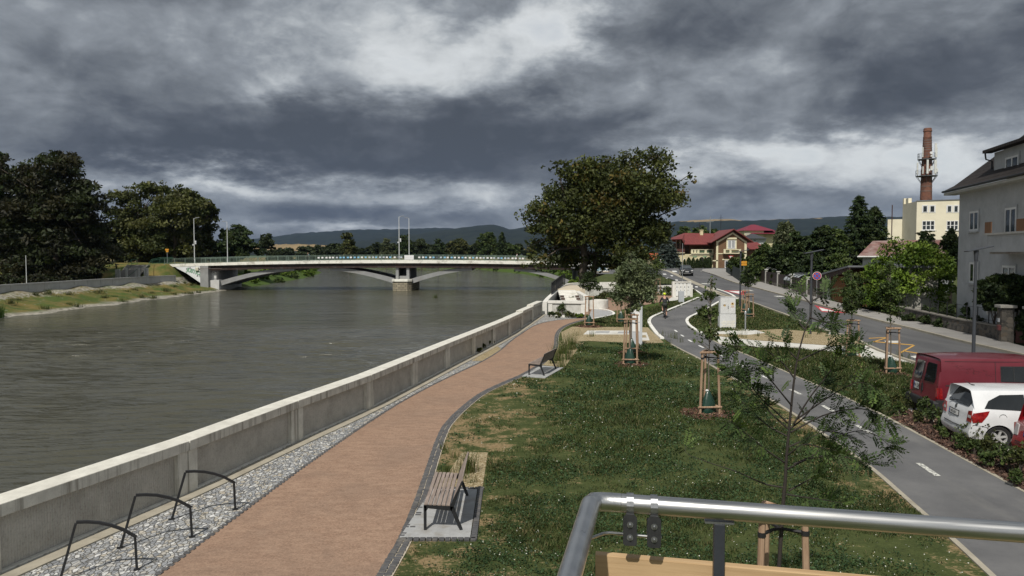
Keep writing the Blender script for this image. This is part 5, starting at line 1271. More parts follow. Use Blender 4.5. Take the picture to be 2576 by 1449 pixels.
class Bld:
    def __init__(s, name, label, a, b, z0, cat='building', group=None):
        s.a, s.b = Vector((a[0], a[1], 0)), Vector((b[0], b[1], 0)); s.dx = (s.b - s.a).normalized()
        s.n = Vector((-s.dx.y, s.dx.x, 0))
        if s.n.dot(s.a) < 0: s.n = -s.n
        s.z0 = z0
        s.root = thing(name, label, cat, (a[0], a[1], z0), math.atan2(s.dx.y, s.dx.x), group)
    def L(s, u, v, y=0.0):       # pixel on the facade plane pushed in by y -> local x, z
        q = PL(u, v, s.a + s.n * y, s.b + s.n * y); return ((q - s.a).dot(s.dx), q.z - s.z0)
    def rect(s, u0, v0, u1, v1, y=0.0):
        um, vm_ = (u0 + u1) / 2, (v0 + v1) / 2
        x0, x1 = s.L(u0, vm_, y)[0], s.L(u1, vm_, y)[0]; z1, z0 = s.L(um, v0, y)[1], s.L(um, v1, y)[1]
        return x0, z0, x1, z1
    def wall(s, poly, y0, th, m, name='wall', px=True):
        p = [s.L(u, v, y0) for u, v in poly] if px else poly
        return MB().prism([(x, z) for x, z in p], -th, (0, y0, 0), (1, 0, 0), (0, 0, 1)).build(name, m, s.root)
    def window(s, r, y=0.0, cols=2, rows=1, m=None, fw=.09, surround=None, tilt=False, depth=.12, sill=None, curtains=False):
        x0, z0, x1, z1 = r; m = m or M_frame
        f = MB(); d0, d1 = y - .04, y + .03
        f.bx((x0, d0, z0), (x0 + fw, d1, z1)); f.bx((x1 - fw, d0, z0), (x1, d1, z1)); f.bx((x0 + fw, d0, z0), (x1 - fw, d1, z0 + fw)); f.bx((x0 + fw, d0, z1 - fw), (x1 - fw, d1, z1))
        for k in range(1, cols):
            xm = x0 + (x1 - x0) * k / cols; f.bx((xm - fw * .6, d0 + .004, z0 + fw), (xm + fw * .6, d1, z1 - fw))
        for k in range(1, rows):
            zm = z0 + (z1 - z0) * k / rows; f.bx((x0 + fw, d0 + .006, zm - fw * .4), (x1 - fw, d1, zm + fw * .4))
        w_ = f.build('window', m, s.root)
        MB().bx((x0 + fw * .6, y - .012, z0 + fw * .6), (x1 - fw * .6, y - .003, z1 - fw * .6)).build('pane', M_curtain if curtains else M_glass, w_)
        if surround:
            g = MB(); e = surround[1]
            g.bx((x0 - e, y - .05, z0 - e * .6), (x0 - .004, y + .02, z1 + e)); g.bx((x1 + .004, y - .05, z0 - e * .6), (x1 + e, y + .02, z1 + e)); g.bx((x0 - .004, y - .052, z1 + .004), (x1 + .004, y + .02, z1 + e)); g.build('surround', surround[0], w_)
        if sill:
            MB().bx((x0 - .12, y - .16, z0 - .10), (x1 + .12, y + .02, z0 - .004)).build('sill', sill, w_)
        return w_
def f_glass(t, b):
    p = t.pos(); n = t.noise(p, .6, 3, .5)
    return {'Base Color': t.mix(t.rng(n, .35, .65), (.010, .013, .014), (.035, .045, .048)), 'Roughness': .06, 'Specular IOR Level': .6}
M_glass = mat('window_glass', f_glass)
M_curtain = mat('curtained_glass', lambda t, b: {'Base Color': t.mix(t.rng(t.m('SINE', t.mul(t.sep(t.objc())[0], 60.0)), -1, 1), (.22, .23, .24), (.40, .41, .42)), 'Roughness': .12, 'Specular IOR Level': .5})
M_frame = pm('white_window_frame', (.70, .70, .69), .45, var=.05, bump=0)
M_render_g = pm('grey_house_render', (.42, .43, .435), .95, var=.14, scale=.9, bump=.5, bs=30, dirt=((.27, .275, .28), .55))
M_cream = pm('cream_stucco', (.60, .54, .34), .9, var=.08, scale=1, bump=.2, bs=30, dirt=((.42, .36, .22), .35))
M_cream2 = pm('cream_trim', (.66, .61, .42), .85, var=.07, scale=2, bump=.1)
def f_tile(t, b):
    p = t.objc(); x, y, z = t.sep(p)
    row = t.m('FRACT', t.mul(z, 3.6)); n = t.noise(p, 3, 4, .6)
    wv = t.m('SINE', t.mul(t.add(x, t.mul(y, .0)), 21.0))
    c = t.mix(t.rng(n, .3, .7), (.030, .026, .025), (.055, .048, .045)); c = t.mix(t.mul(t.rng(row, .82, .98), .8), c, (.010, .009, .009))
    return {'Base Color': c, 'Roughness': .85, 'Specular IOR Level': .15, 'Normal': t.bump(t.add(t.mul(row, -.8), t.mul(wv, .25)), .9, .05)}
M_tile = mat('dark_roof_tiles', f_tile)
def f_redroof(t, b):
    p = t.objc(); x, y, z = t.sep(p); rib = t.m('PINGPONG', t.add(x, t.mul(z, .12)), .24); n = t.noise(p, 1.2, 4, .6)
    c = t.mix(t.rng(n, .3, .7), (.145, .030, .028), (.20, .046, .040)); c = t.mix(t.mul(t.rng(rib, .035, .0), .55), c, (.07, .018, .018))
    return {'Base Color': c, 'Roughness': .5, 'Normal': t.bump(t.rng(rib, 0, .06), .5, .03)}
M_redroof = mat('red_sheet_roof', f_redroof)
M_orange = pm('orange_tiles', (.36, .085, .035), .8, var=.2, scale=2, bump=.5, bs=12)
def f_brick(t, b):
    p = t.objc(); x, y, z = t.sep(p); bt = t.n.new('ShaderNodeTexBrick'); t.l.new(t.comb(t.add(x, y), z, 0.0), bt.inputs['Vector'])
    bt.inputs['Scale'].default_value = 1; bt.inputs['Brick Width'].default_value = .27; bt.inputs['Row Height'].default_value = .085; bt.inputs['Mortar Size'].default_value = .008
    bt.inputs['Color1'].default_value = (.17, .085, .04, 1); bt.inputs['Color2'].default_value = (.115, .058, .028, 1); bt.inputs['Mortar'].default_value = (.20, .15, .10, 1)
    return {'Base Color': t.mix(t.mul(t.rng(t.noise(p, 1.5, 5, .6), .45, .7), .4), bt.outputs[0], (.09, .05, .03)), 'Roughness': .9}
M_brick = mat('brown_brick', f_brick)
M_dwood = pm('dark_brown_wood', (.045, .024, .015), .7, var=.3, scale=3, bump=.1)
M_yellow = pm('yellow_stucco', (.72, .67, .52), .92, var=.07, scale=.6, bump=.25, bs=18, dirt=((.52, .45, .30), .3))
M_zincroof = pm('grey_sheet_metal', (.17, .18, .19), .55, metal=.3, var=.15, scale=1.5)

hb = Bld('grey_house', 'grey rendered two storey house with dark tiled roof and dormer at the right edge', (29.5, 50.0), (27.45, 40.5), .1, 'house')
zt = 8.9; Lh = 19.0
MB().bx((0, 0, -.3), (Lh, 9.5, zt)).build('wall', M_render_g, hb.root)
MB().bx((-.02, -.05, -.3), (Lh, -.002, .55)).build('plinth', pm('dark_plinth', (.14, .135, .125), .95, bump=.5, bs=15), hb.root)
g = MB(); oh = .75; ry = 5.0; rz2 = zt + 4.4
prof = [(-oh, zt - .02), (-.1, zt + .32), (1.2, zt + 1.35), (ry, rz2), (10.3, zt + .2), (10.3, zt + .02), (ry, rz2 - .25), (1.2, zt + 1.15), (-.1, zt + .12), (-oh, zt - .16)]
g.prism(prof, Lh + 1.2, (-.75, 0, 0), (0, 1, 0), (0, 0, 1)); g.build('roof', M_tile, hb.root)
MB().bx((-.7, -oh + .02, zt - .32), (Lh + .4, 0, zt - .165)).build('eaves', pm('pale_soffit', (.42, .41, .37), .8), hb.root)
MB().tube([(-.75, -oh - .05, zt - .08), (Lh, -oh - .05, zt - .08)], .07, 8).build('gutter', M_dkmetal, hb.root)
# dormer
dy = .55; x0, z0 = hb.L(2500, 446, dy); x1 = 18.5; z1 = hb.L(2503, 384, dy)[1]
MB().bx((x0, dy, zt + .3), (x1, 4.2, z1)).build('dormer', M_render_g, hb.root)
dm = MB().prism([(dy - .5, z1 + .02), (dy - .5, z1 + .2), (4.5, z1 + 1.6), (4.5, z1 + 1.3), (dy, z1 + .02)], x1 - x0 + .8, (x0 - .45, 0, 0), (0, 1, 0), (0, 0, 1)).build('dormer_roof', M_tile, hb.root)
MB().tube([(x0 - .3, dy - .4, z1 + .0), (x0 - .3, dy - .35, z1 - .35), (x0 - .05, dy - .1, z1 - .5), (x0 - .05, dy - .1, zt + .9)], .05, 6).build('downpipe', M_dkmetal, hb.root)
hb.window(hb.rect(2531, 393, 2564, 441, dy), dy - .02, 2, 1, fw=.11, surround=(M_render_g, .14))
hb.window(hb.rect(2440, 531, 2463, 581), -.01, 2, 1, fw=.12, surround=(M_render_g, .10), sill=M_render_g)
hb.window(hb.rect(2440, 660, 2462, 712), -.01, 2, 1, fw=.12, surround=(M_render_g, .10), sill=M_render_g)
hb.window(hb.rect(2529, 522, 2558, 588), -.01, 2, 1, fw=.12, surround=(M_render_g, .12)); hb.window(hb.rect(2522, 668, 2556, 718), -.01, 2, 1, fw=.12, surround=(M_render_g, .10))
by = -1.05; bx0, bzt = hb.L(2484, 592, by); bzb = hb.L(2497, 634, by)[1]
MB().bx((bx0, by, bzb), (Lh - .3, -.001, bzt)).build('balcony', M_render_g, hb.root); MB().bx((bx0 - .12, by - .12, bzt + .001), (Lh - .2, -.003, bzt + .11)).build('balcony_coping', pm('pale_coping', (.40, .39, .36), .9), hb.root)
MB().bx((bx0 + .1, by + .1, bzb - .12), (Lh - .4, -.004, bzb - .002)).build('balcony_slab', pm('stained_slab', (.30, .28, .25), .9, dirt=((.10, .05, .04), .5)), hb.root)
M_reed = f_wood((.13, .065, .035), (.24, .135, .075), (40, 40, 2), 'reed_mat')
for (u0, u1, v0, v1) in ((2476, 2492, 576, 589), (2555, 2590, 570, 584)):
    r = hb.rect(u0, v0, u1, v1, by); MB().bx((r[0], by + .02, bzt + .11), (r[2], by + .06, bzt + .75)).build('reed_screen', M_reed, hb.root)

def f_stone(t, b):
    p = t.pos(); q = t.map(p, scale=(1, 1, 1.3)); v = t.vor(q, 4.2); ed = t.vor(q, 4.2, 'DISTANCE_TO_EDGE').outputs['Distance']; k = t.sep(v.outputs['Color'])[0]
    c = t.ramp(k, [(0, (.045, .042, .038)), (.5, (.085, .078, .068)), (.8, (.13, .115, .095)), (1, (.11, .085, .06))]); j = t.rng(ed, 0, .05)
    return {'Base Color': t.mix(j, (.12, .11, .095), c), 'Roughness': .9, 'Normal': t.bump(j, .6, .03)}
M_stone = mat('dark_rubble_stone', f_stone)
sw_ = [Vector((p.x, p.y)) for p in GP([(2253, 800), (2382, 832), (2505, 858)])]; sw_ = [Vector((p.x + .05, p.y)) for p in sw_]
so_ = thing('stone_wall', 'low dark rubble stone wall along the pavement in front of the grey house', 'wall', (0, 0, 0))
strip(sw_, offset(sw_, -.35), .80, M_stone, 'wall_body', so_, 40, thick=1.2)
strip(offset(sw_, .04), offset(sw_, -.39), .875, pm('wall_capping', (.20, .185, .16), .95, bump=.4), 'capping', so_, 40, thick=.07)
pp = G(2523, 864); gp = thing('gate_pillar', 'square rubble stone gate pillar with a pale cap slab and a mailbox', 'pillar', (pp.x + .1, pp.y, pp.z), R(-12))
MB().bx((-.3, -.3, -.2), (.3, .3, 1.92)).build('shaft', M_stone, gp); MB().bx((-.4, -.4, 1.921), (.4, .4, 2.06)).build('cap', pm('pale_cap_slab', (.36, .345, .31), .9, bump=.3), gp, bevel=.01)
MB().bx((-.36, -.07, 1.15), (-.301, .09, 1.35)).build('plate', pm('grey_enamel', (.36, .38, .40), .5), gp); MB().bx((-.44, -.31, .72), (-.302, -.05, 1.0)).build('mailbox', pm('dark_red_mailbox', (.12, .035, .035), .6), gp, bevel=.02)
pp2 = G(2556, 871); gp2 = dup(gp, (pp2.x + .75, pp2.y - .2, pp2.z), R(-12), label='second stone gate pillar half hidden in the hedge at the right edge')
for c in list(gp2.children):
    if c.name.startswith(('mailbox', 'plate')): bpy.data.objects.remove(c)
ga = thing('garden_gate', 'narrow dark red metal garden gate between the two stone pillars', 'gate', (pp.x + .45, pp.y - .35, pp.z), math.atan2(pp2.y - pp.y, pp2.x - pp.x + .6))
MB().bx((.0, -.02, .08), (.85, .02, .95)).build('gate_panel', pm('oxide_red_paint', (.075, .022, .018), .6, var=.3), ga)
g = MB()
for k in range(7): g.tube([(.03 + k * .13, 0, .95), (.03 + k * .13, 0, 1.6)], .012, 5)
g.tube([(0, 0, 1.6), (.85, 0, 1.6)], .018, 5); g.build('gate_bars', M_dkmetal, ga)
fe = thing('garden_fence', 'thin dark wire garden fence standing on top of the stone wall', 'fence', (0, 0, 0)); f = MB(); q_ = resample(offset(sw_, -.18), 12)
for p in q_: f.tube([(p.x, p.y, hr(p.y) + .86), (p.x, p.y, hr(p.y) + 1.75)], .03, 5)
for z in (1.05, 1.7): f.tube([(p.x, p.y, hr(p.y) + z) for p in q_], .014, 4)
f.build('posts_and_rails', M_dkmetal, fe)
q = P(2485.5, 785.5, 42.6); o = thing('notice_plate', 'small white notice plate on the garden fence left of the stone pillar', 'sign', (q.x, q.y, q.z))
MB().bx((-.005, -.16, -.12), (.015, .16, .12)).build('plate', pm('white_enamel', (.55, .55, .53), .5, bump=0), o)
g = MB()
for z in (-.06, .0, .06): g.bx((-.009, -.12, z - .012), (-.006, .12, z + .012))
g.build('print_line', pm('plate_print', (.10, .10, .11), .6), o)
tag(MB().ball((0, 0, 0), (.05, .05, .11)).build('fence_bulb', pm('white_enamel2', (.6, .6, .58), .5), loc=tuple(P(2498, 786, 42.2))), 'little white oval tag on the fence next to the notice plate', 'tag')

ab = Bld('apartment_block', 'pale yellow flat-roofed apartment block with white windows behind the gardens', (at(2302.5, 128), 128), (at(2440, 124), 124), 1.6, 'building')
x1 = ab.L(2470, 560)[0]; zt = ab.L(2340, 505.5)[1]
MB().bx((0, 0, 0), (x1, 9, zt)).build('wall', M_yellow, ab.root); MB().bx((-.08, -.1, zt + .001), (x1, 9.1, zt + .16)).build('roof_edge', M_zincroof, ab.root)
# left flank and lower annex
sx0 = ab.L(2258, 540, 8)[0]
MB().prism([(0.0, .001), (sx0 + .8, 8.0), (sx0 + .8, 14), (-.001, 14)], zt + .02, (0, 0, 0), (1, 0, 0), (0, 1, 0)).build('side_wing', M_yellow, ab.root)
g = MB()
for (a_, b_) in ((.92, 1.0), (.60, .78)):
    p0, p1 = Vector((0, .001)).lerp(Vector((sx0 + .8, 8)), a_), Vector((0, .001)).lerp(Vector((sx0 + .8, 8)), b_)
    g.prism([(p0.x, p0.y), (p1.x, p1.y), (p1.x + .5, p1.y + .4), (p0.x + .5, p0.y + .4)], 1.05 if a_ > .8 else .9, (0, 0, zt + .02), (1, 0, 0), (0, 1, 0))
g.build('parapet', M_yellow, ab.root)
ax0 = ab.L(2233, 580, 8.5)[0]; az = ab.L(2245, 552, 8.5)[1]
MB().bx((ax0, 8.2, 0), (sx0 + 1.2, 13.9, az)).build('annex', M_yellow, ab.root)
for (u0, u1) in ((2321, 2333.5), (2339, 2352), (2382.5, 2394.5), (2399.5, 2411)): ab.window(ab.rect(u0, 517, u1, 534.5), -.01, 1, 1, fw=.10, surround=(M_frame, .10))
for (u0, u1) in ((2319.5, 2351.5), (2381, 2411)): ab.window(ab.rect(u0, 555, u1, 579), -.01, 3, 2, fw=.11, sill=M_frame)
for i, (u, v, r) in enumerate([(2380.5, 527.5, 5.6), (2353.5, 579.5, 5.0)]):
    x, z = ab.L(u, v, -.5); rr_ = r * 128 / FPX; q = ab.root.matrix_world if False else None
    p = Vector((at(u, 127), 127 - .5, topz(v, 127.3)))
    o = thing('satellite_dish', ['white satellite dish on the upper floor of the yellow apartment block', 'white satellite dish on the lower floor of the yellow apartment block'][i], 'satellite dish', p)
    MB().lathe([(.02, .10), (rr_ * .5, .06), (rr_, -.06), (rr_ * .98, -.075), (rr_ * .5, .03), (.02, .07)], (0, 0, 0), 18, 'Y').build('reflector', M_frame, o, smooth=True)
    MB().tube([(0, .1, 0), (0, .55, -.25)], .03, 5).build('bracket', M_steel_g, o)
o = thing('roof_mast', 'thin rusty pole rising left of the yellow apartment block', 'mast', (at(2241, 126), 126, 2))
MB().tube([(0, 0, 0), (0, 0, topz(516, 126) - 2)], .09, 6).build('pole', pm('rusty_pole', (.06, .03, .025), .8), o)
def f_chim(t, b):
    p = t.objc(); x, y, z = t.sep(p); an = t.m('ARCTAN2', y, x); bt = t.n.new('ShaderNodeTexBrick'); t.l.new(t.comb(t.mul(an, 1.4), z, 0.0), bt.inputs['Vector'])
    bt.inputs['Scale'].default_value = 1; bt.inputs['Brick Width'].default_value = .5; bt.inputs['Row Height'].default_value = .22; bt.inputs['Mortar Size'].default_value = .02
    bt.inputs['Color1'].default_value = (.20, .075, .042, 1); bt.inputs['Color2'].default_value = (.12, .045, .03, 1); bt.inputs['Mortar'].default_value = (.17, .11, .085, 1)
    n = t.noise(p, .9, 5, .65)
    return {'Base Color': t.mix(t.mul(t.rng(n, .48, .62), .65), bt.outputs[0], (.055, .032, .026)), 'Roughness': .92}
M_chim = mat('chimney_brick', f_chim)
Zk = 166.0; xk = at(2325, Zk); kz = Zk / FPX; T_ = topz(326, Zk)
ch = thing('factory_chimney', 'tall round red brick factory chimney carrying two rings of antennas', 'chimney', (xk, Zk, 2.5))
h = lambda v: topz(v, Zk) - 2.5
prof = [(1.5, 0), (13.5 * kz, h(503)), (12.6 * kz, h(448)), (11.4 * kz, h(400)), (9.6 * kz, h(350)), (9.9 * kz, h(349)), (9.9 * kz, h(347)), (9.1 * kz, h(346)), (8.9 * kz, h(335)), (10 * kz, h(334)), (10 * kz, h(331)), (9.0 * kz, h(330)), (9.2 * kz, h(327)), (8.4 * kz, h(325.5))]
MB().lathe(prof, (0, 0, 0), 24).build('shaft', M_chim, ch, smooth=True)
g = MB()
for v in (356, 362, 368, 374, 380, 470, 482): rr_ = np.interp(v, [325, 350, 400, 448, 503], [9, 9.6, 11.4, 12.6, 13.5]) * kz; g.lathe([(rr_ * .98, h(v) - .09), (rr_ + .035, h(v) - .09), (rr_ + .035, h(v) + .09), (rr_ * .98, h(v) + .09)], (0, 0, 0), 24)
g.build('iron_band', pm('rust_band', (.15, .11, .095), .8), ch)
for (v, rw, kind) in ((403, 20.5, 0), (444.5, 24, 1)):
    rr_ = rw * kz; g = MB(); n = 12; z = h(v)
    ri = np.interp(v, [325, 350, 400, 448, 503], [9, 9.6, 11.4, 12.6, 13.5]) * kz
    g.lathe([(ri, z - .08), (rr_, z - .08), (rr_, z + .08), (ri, z + .08)], (0, 0, 0), 20)
    for k in range(n):
        a = 2 * math.pi * k / n; c, s_ = math.cos(a), math.sin(a)
        g.tube([(c * rr_, s_ * rr_, z), (c * rr_, s_ * rr_, z + 1.3)], .045, 4); g.tube([(c * rr_, s_ * rr_, z), (c * ri, s_ * ri, z - 1.5)], .05, 4)
    for zz in (.65, 1.25): g.tube([(rr_ * math.cos(2 * math.pi * k / 20), rr_ * math.sin(2 * math.pi * k / 20), z + zz) for k in range(21)], .035, 4)
    pf = g.build('platform', pm('platform_steel', (.10, .105, .11), .6, metal=.3), ch)
    ants = [(-17, 9, 2.2, .0, .10), (12.5, 25, 3.0, 0, .22), (18, 20, 2.2, 0, .18), (0, 8, .4, .0, .2)] if kind == 0 else [(-10, 28, 3.0, 0, .20), (9, 28, 3.0, 0, .24), (-23, 0, 2.6, 0, .14), (23, 0, 2.9, 0, .16), (-1, 24, .9, .7, .26), (-6, 24, .5, .5, .12), (16, 18, .8, .4, .16), (-18, 12, 1.6, 0, .10)]
    for (dx, dyp, hh, zo, wd) in ants:
        x = dx * kz; y = -math.sqrt(max(rr_ ** 2 - x ** 2, .02)) * (1 if dyp > 0 else 0)
        MB().bx((x - wd, y - .1, z + .35 + zo), (x + wd, y + .1, z + .35 + zo + hh)).build('antenna', pm('antenna_white', (.60, .61, .58), .5, bump=0), ch, bevel=.03)
    if kind == 0: MB().lathe([(.02, -.1), (.3, -.1), (.3, .1), (.02, .1)], (-.1, -rr_ - .05, z + 1.2), 14, 'Y').build('dish', M_frame, ch)

YV = 148.0
vi = Bld('villa', 'brown brick villa with cream trim and deep red sheet roofs facing the junction', (at(1704, YV), YV), (at(1880, YV), YV), 2.2, 'house')
vu = lambda x: 1661.1 + x * .11162
vv = lambda y: 562.2 + y * .11162
def V(x, y, d=0): return vi.L(vu(x), vv(y), d)
x0, _ = V(390, 900); x1, _ = V(1300, 900); zr = V(800, 560)[1]; ze = V(800, 470)[1]
MB().bx((x0, 0, -.2), (x1, 9, V(800, 690)[1])).build('wall', M_cream, vi.root)
MB().bx((V(690, 500)[0], 1.6, V(800, 690)[1]), (x1, 9, ze + .3)).build('upper_wall', M_brick, vi.root)
MB().bx((V(350, 500)[0], -.3, V(450, 668)[1]), (V(545, 500)[0], 1.55, V(450, 655)[1])).build('balcony_floor', M_cream2, vi.root)
MB().bx((V(350, 500)[0], -.28, V(450, 654)[1]), (V(545, 500)[0], -.15, V(450, 575)[1])).build('timber_balcony', pm('red_brown_wood', (.085, .028, .02), .7, var=.3), vi.root)
MB().bx((V(350, 500)[0], 1.56, V(450, 655)[1]), (V(689, 500)[0], 9, ze + .2)).build('upper_wall', M_dwood, vi.root)
g = MB()
for xx in (352, 440, 535): g.bx((V(xx, 500)[0] - .06, -.27, V(450, 575)[1]), (V(xx, 500)[0] + .06, -.15, V(450, 375)[1]))
g.build('balcony_post', M_dwood, vi.root)
def roof3(pts, faces, name='roof', m=None, th=.12):
    mb = MB(); k = len(pts); mb._a(pts, faces); mb._a([(x, y, z - th) for x, y, z in pts], [tuple(reversed(f)) for f in faces])
    return mb.build(name, m or M_redroof, vi.root)
def W(x, y, d): a_ = V(x, y, d); return (a_[0], d, a_[1])
roof3([W(290, 356, .5), W(490, 352, -.4), W(545, 470, -.9), W(1130, 470, -.9), W(1230, 225, 4.5), W(545, 213, 4.5), (V(290, 356, .5)[0], 9.5, V(290, 356, .5)[1])], [(0, 1, 5), (1, 2, 5), (2, 3, 4, 5), (0, 5, 6)])
roof3([(V(545, 213, 4.5)[0], 4.5, V(545, 213, 4.5)[1]), (V(1230, 225, 4.5)[0], 4.5, V(1230, 225, 4.5)[1]), (V(1230, 225, 4.5)[0], 9.6, ze), (V(290, 356, .5)[0], 9.6, V(290, 356, .5)[1])], [(0, 1, 2, 3)])
# terrace balustrade and loggia
g = MB(); za, zb = V(900, 660)[1], V(900, 578)[1]
g.bx((V(690, 600)[0], -.25, zb - .16), (x1, .05, zb)); g.bx((V(690, 600)[0], -.3, za - .2), (x1, .1, za))
for xx in (690, 760, 830, 995, 1165, 1235): g.bx((V(xx, 600)[0] - .02, -.22, za), (V(xx, 600)[0] + .4, .02, zb - .16))
g.build('terrace_balustrade', M_cream2, vi.root)
g = MB()
for k in range(26): xk_ = V(790, 600)[0] + k * .155; g.lathe([(.03, za), (.06, za + .2), (.03, za + .4), (.03, zb - .16)], (xk_, -.1, 0), 6)
g.build('baluster', pm('green_baluster', (.10, .17, .10), .7), vi.root)
g = MB(); g.bx((V(660, 700)[0], -.14, V(900, 718)[1]), (x1, -.002, V(900, 692)[1])); g.build('cornice', M_cream2, vi.root)
for (xa_, xb_) in ((872, 988), (1025, 1150)):
    a0, a1 = V(xa_, 900)[0], V(xb_, 900)[0]; cx_ = (a0 + a1) / 2; r_ = (a1 - a0) / 2; zs = V(900, 755)[1] - r_
    arch = [(a0, -.1), (a1, -.1)] + [(cx_ + r_ * math.cos(R(t_)), zs + r_ * math.sin(R(t_))) for t_ in range(0, 181, 15)]
    MB().prism(arch, .02, (0, -.004, 0), (1, 0, 0), (0, 0, 1)).build('arch_shade', pm('loggia_shade', (.012, .012, .011), .9), vi.root)  # near-black sheet stands in for the shade inside the arch
    ring = [(cx_ + r_ * 1.18 * math.cos(R(t_)), zs + r_ * 1.18 * math.sin(R(t_))) for t_ in range(0, 181, 15)] + [(cx_ + r_ * math.cos(R(t_)), zs + r_ * math.sin(R(t_))) for t_ in range(180, -1, -15)]
    MB().prism(ring, .06, (0, -.002, 0), (1, 0, 0), (0, 0, 1)).build('arch_trim', M_cream2, vi.root)
g = MB()
for (xx, yy) in ((780, 740), (1000, 745), (1190, 740)): g.ball((V(xx, yy)[0], -.02, V(xx, yy)[1]), (.45, .05, .25), 8, 5)
g.build('stucco_ornament', pm('sage_ornament', (.22, .32, .19), .8), vi.root)
for xx in (430, 545): vi.window((V(xx - 20, 800)[0], V(500, 900)[1], V(xx + 20, 800)[0], V(500, 790)[1]), -.02, 1, 1, fw=.06)
# gable block, two metres forward
gy = -2.2
def Q(x, y): return V(x, y, gy)
gx0, gx1 = Q(1255, 800)[0], Q(1945, 800)[0]; zga = Q(1600, 385)[1]
apx, apz = Q(1630, 165)
MB().prism([(gx0, -.3), (gx1, -.3), (gx1, zga), (apx, apz), (gx0, zga)], -9.0, (0, gy, 0), (1, 0, 0), (0, 0, 1)).build('gable_wall', M_brick, vi.root)
g = MB()
for (xa_, xb_, ya_, yb_) in ((1253, 1305, 395, 1005), (1890, 1947, 395, 860), (1253, 1947, 668, 690), (1180, 1305, 825, 850), (1395, 1560, 798, 825)):
    a_, b_ = Q(xa_, yb_), Q(xb_, ya_); g.bx((a_[0], gy - .07 - .003 * (xb_ % 7), a_[1]), (b_[0], gy - .001, b_[1]))
g.build('cream_trim', M_cream2, vi.root)
g = MB()
for sgn in (-1, 1):
    e = gx0 if sgn < 0 else gx1
    g.prism([(e, zga - .25), (apx, apz - .28), (apx, apz - .6), (e, zga - .65)], .06, (0, gy - .05, 0), (1, 0, 0), (0, 0, 1))
g.build('gable_trim', M_cream2, vi.root)
a_, b_ = Q(1500, 578), Q(1705, 358); vi.window((a_[0] + .12, a_[1] + .1, b_[0] - .12, b_[1] - .15), gy - .03, 2, 1, fw=.13, surround=(M_cream2, .24), curtains=True)
a_, b_ = Q(1495, 355), Q(1715, 318); MB().bx((a_[0], gy - .25, a_[1]), (b_[0], gy - .001, b_[1])).build('window_hood', M_cream2, vi.root)
a_, b_ = Q(1400, 662), Q(1790, 578); g = MB(); g.bx((a_[0], gy - .9, a_[1] - .15), (b_[0], gy - .002, a_[1])); g.bx((a_[0], gy - .9, b_[1] - .15), (b_[0], gy - .7, b_[1]))
for xx in (1400, 1530, 1740): c_ = Q(xx, 600)[0]; g.bx((c_, gy - .88, a_[1]), (c_ + .38, gy - .72, b_[1] - .15))
g.build('gable_balcony', M_cream2, vi.root)
g = MB()
for k in range(14): g.lathe([(.03, a_[1]), (.07, a_[1] + .2), (.03, a_[1] + .42), (.03, b_[1] - .15)], (a_[0] + .35 + k * .19, gy - .8, 0), 6)
g.build('baluster', pm('green_baluster', (.1, .17, .1), .7), vi.root)
a_, b_ = Q(1450, 1000), Q(1540, 835); vi.window((a_[0], a_[1], b_[0] + .6, b_[1]), gy - .02, 1, 1, fw=.12)
el, er, ap = Q(1240, 402), Q(2032, 388), Q(1630, 138)
el = (gx0 - 1.3, zga - .35); er = (gx1 + 1.0, zga - .25); ap = (apx, apz + .35)
for (p, name) in ((el, 'l'), (er, 'r')):
    mb = MB(); yb = 7.5
    v_ = [(p[0], gy - 1.0, p[1]), (ap[0], gy - 1.0, ap[1]), (ap[0], yb, ap[1]), (p[0], yb, p[1])]
    mb._a(v_ + [(x, y, z - .14) for x, y, z in v_], [(0, 1, 2, 3), (7, 6, 5, 4), (0, 4, 5, 1), (1, 5, 6, 2), (2, 6, 7, 3), (3, 7, 4, 0)]); mb.build('roof', M_redroof, vi.root)
g = MB(); c0, c1 = V(890, 225, 4), V(955, 158, 4); g.bx((c0[0], 3.6, c0[1] - .6), (c1[0], 4.4, c1[1])); g.bx((c0[0] - .08, 3.52, c1[1]), (c1[0] + .08, 4.48, c1[1] + .12)); g.build('chimney', M_cream, vi.root)
# right annex
a_, b_ = V(1950, 880, 1), V(2310, 590, 1)
MB().bx((a_[0], 1, -.3), (b_[0], 8, b_[1])).build('annex_wall', M_brick, vi.root); MB().bx((V(2265, 800, 1)[0], .93, -.2), (b_[0] + .05, .999, b_[1])).build('cream_trim', M_cream2, vi.root)
for (xa_, xb_) in ((1990, 2050), (2180, 2290)): vi.window((V(xa_, 800, 1)[0], V(2000, 850, 1)[1], V(xb_, 800, 1)[0], V(2000, 765, 1)[1]), .97, 1, 1, fw=.07, surround=(M_cream2, .15))
roof3([W(1950, 578, .2), W(2425, 576, .2), W(2215, 500, 2.0), W(2180, 418, 4.5), W(1955, 428, 4.5)], [(0, 1, 2, 3, 4)])
roof3([W(2425, 576, .2), W(2215, 500, 2.0), W(2180, 418, 4.5), (V(2425, 576, .2)[0], 9, V(2425, 576, .2)[1])], [(0, 3, 2, 1)])
# thuja row before the loggia
for i, (x, yt, wd) in enumerate([(410, 818, 110), (545, 812, 55), (640, 768, 105), (740, 775, 90), (830, 798, 85), (910, 788, 80), (1010, 768, 85), (1095, 766, 120)]):
    u = vu(x); Z = 144.5; zb = hr(Z); H = topz(vv(yt), Z) - zb
    column('thuja', 'dark green clipped thuja in the row before the villa loggia' if i not in (0, 1) else ['rounded dark thuja at the left end of the villa row', 'slim pointed thuja near the left end of the villa row'][i], (at(u, Z), Z, zb), H, wd * .11162 * Z / FPX * 1.05, DARK, 700 + i, n=1500, size=.16, group='thuja row before the villa')
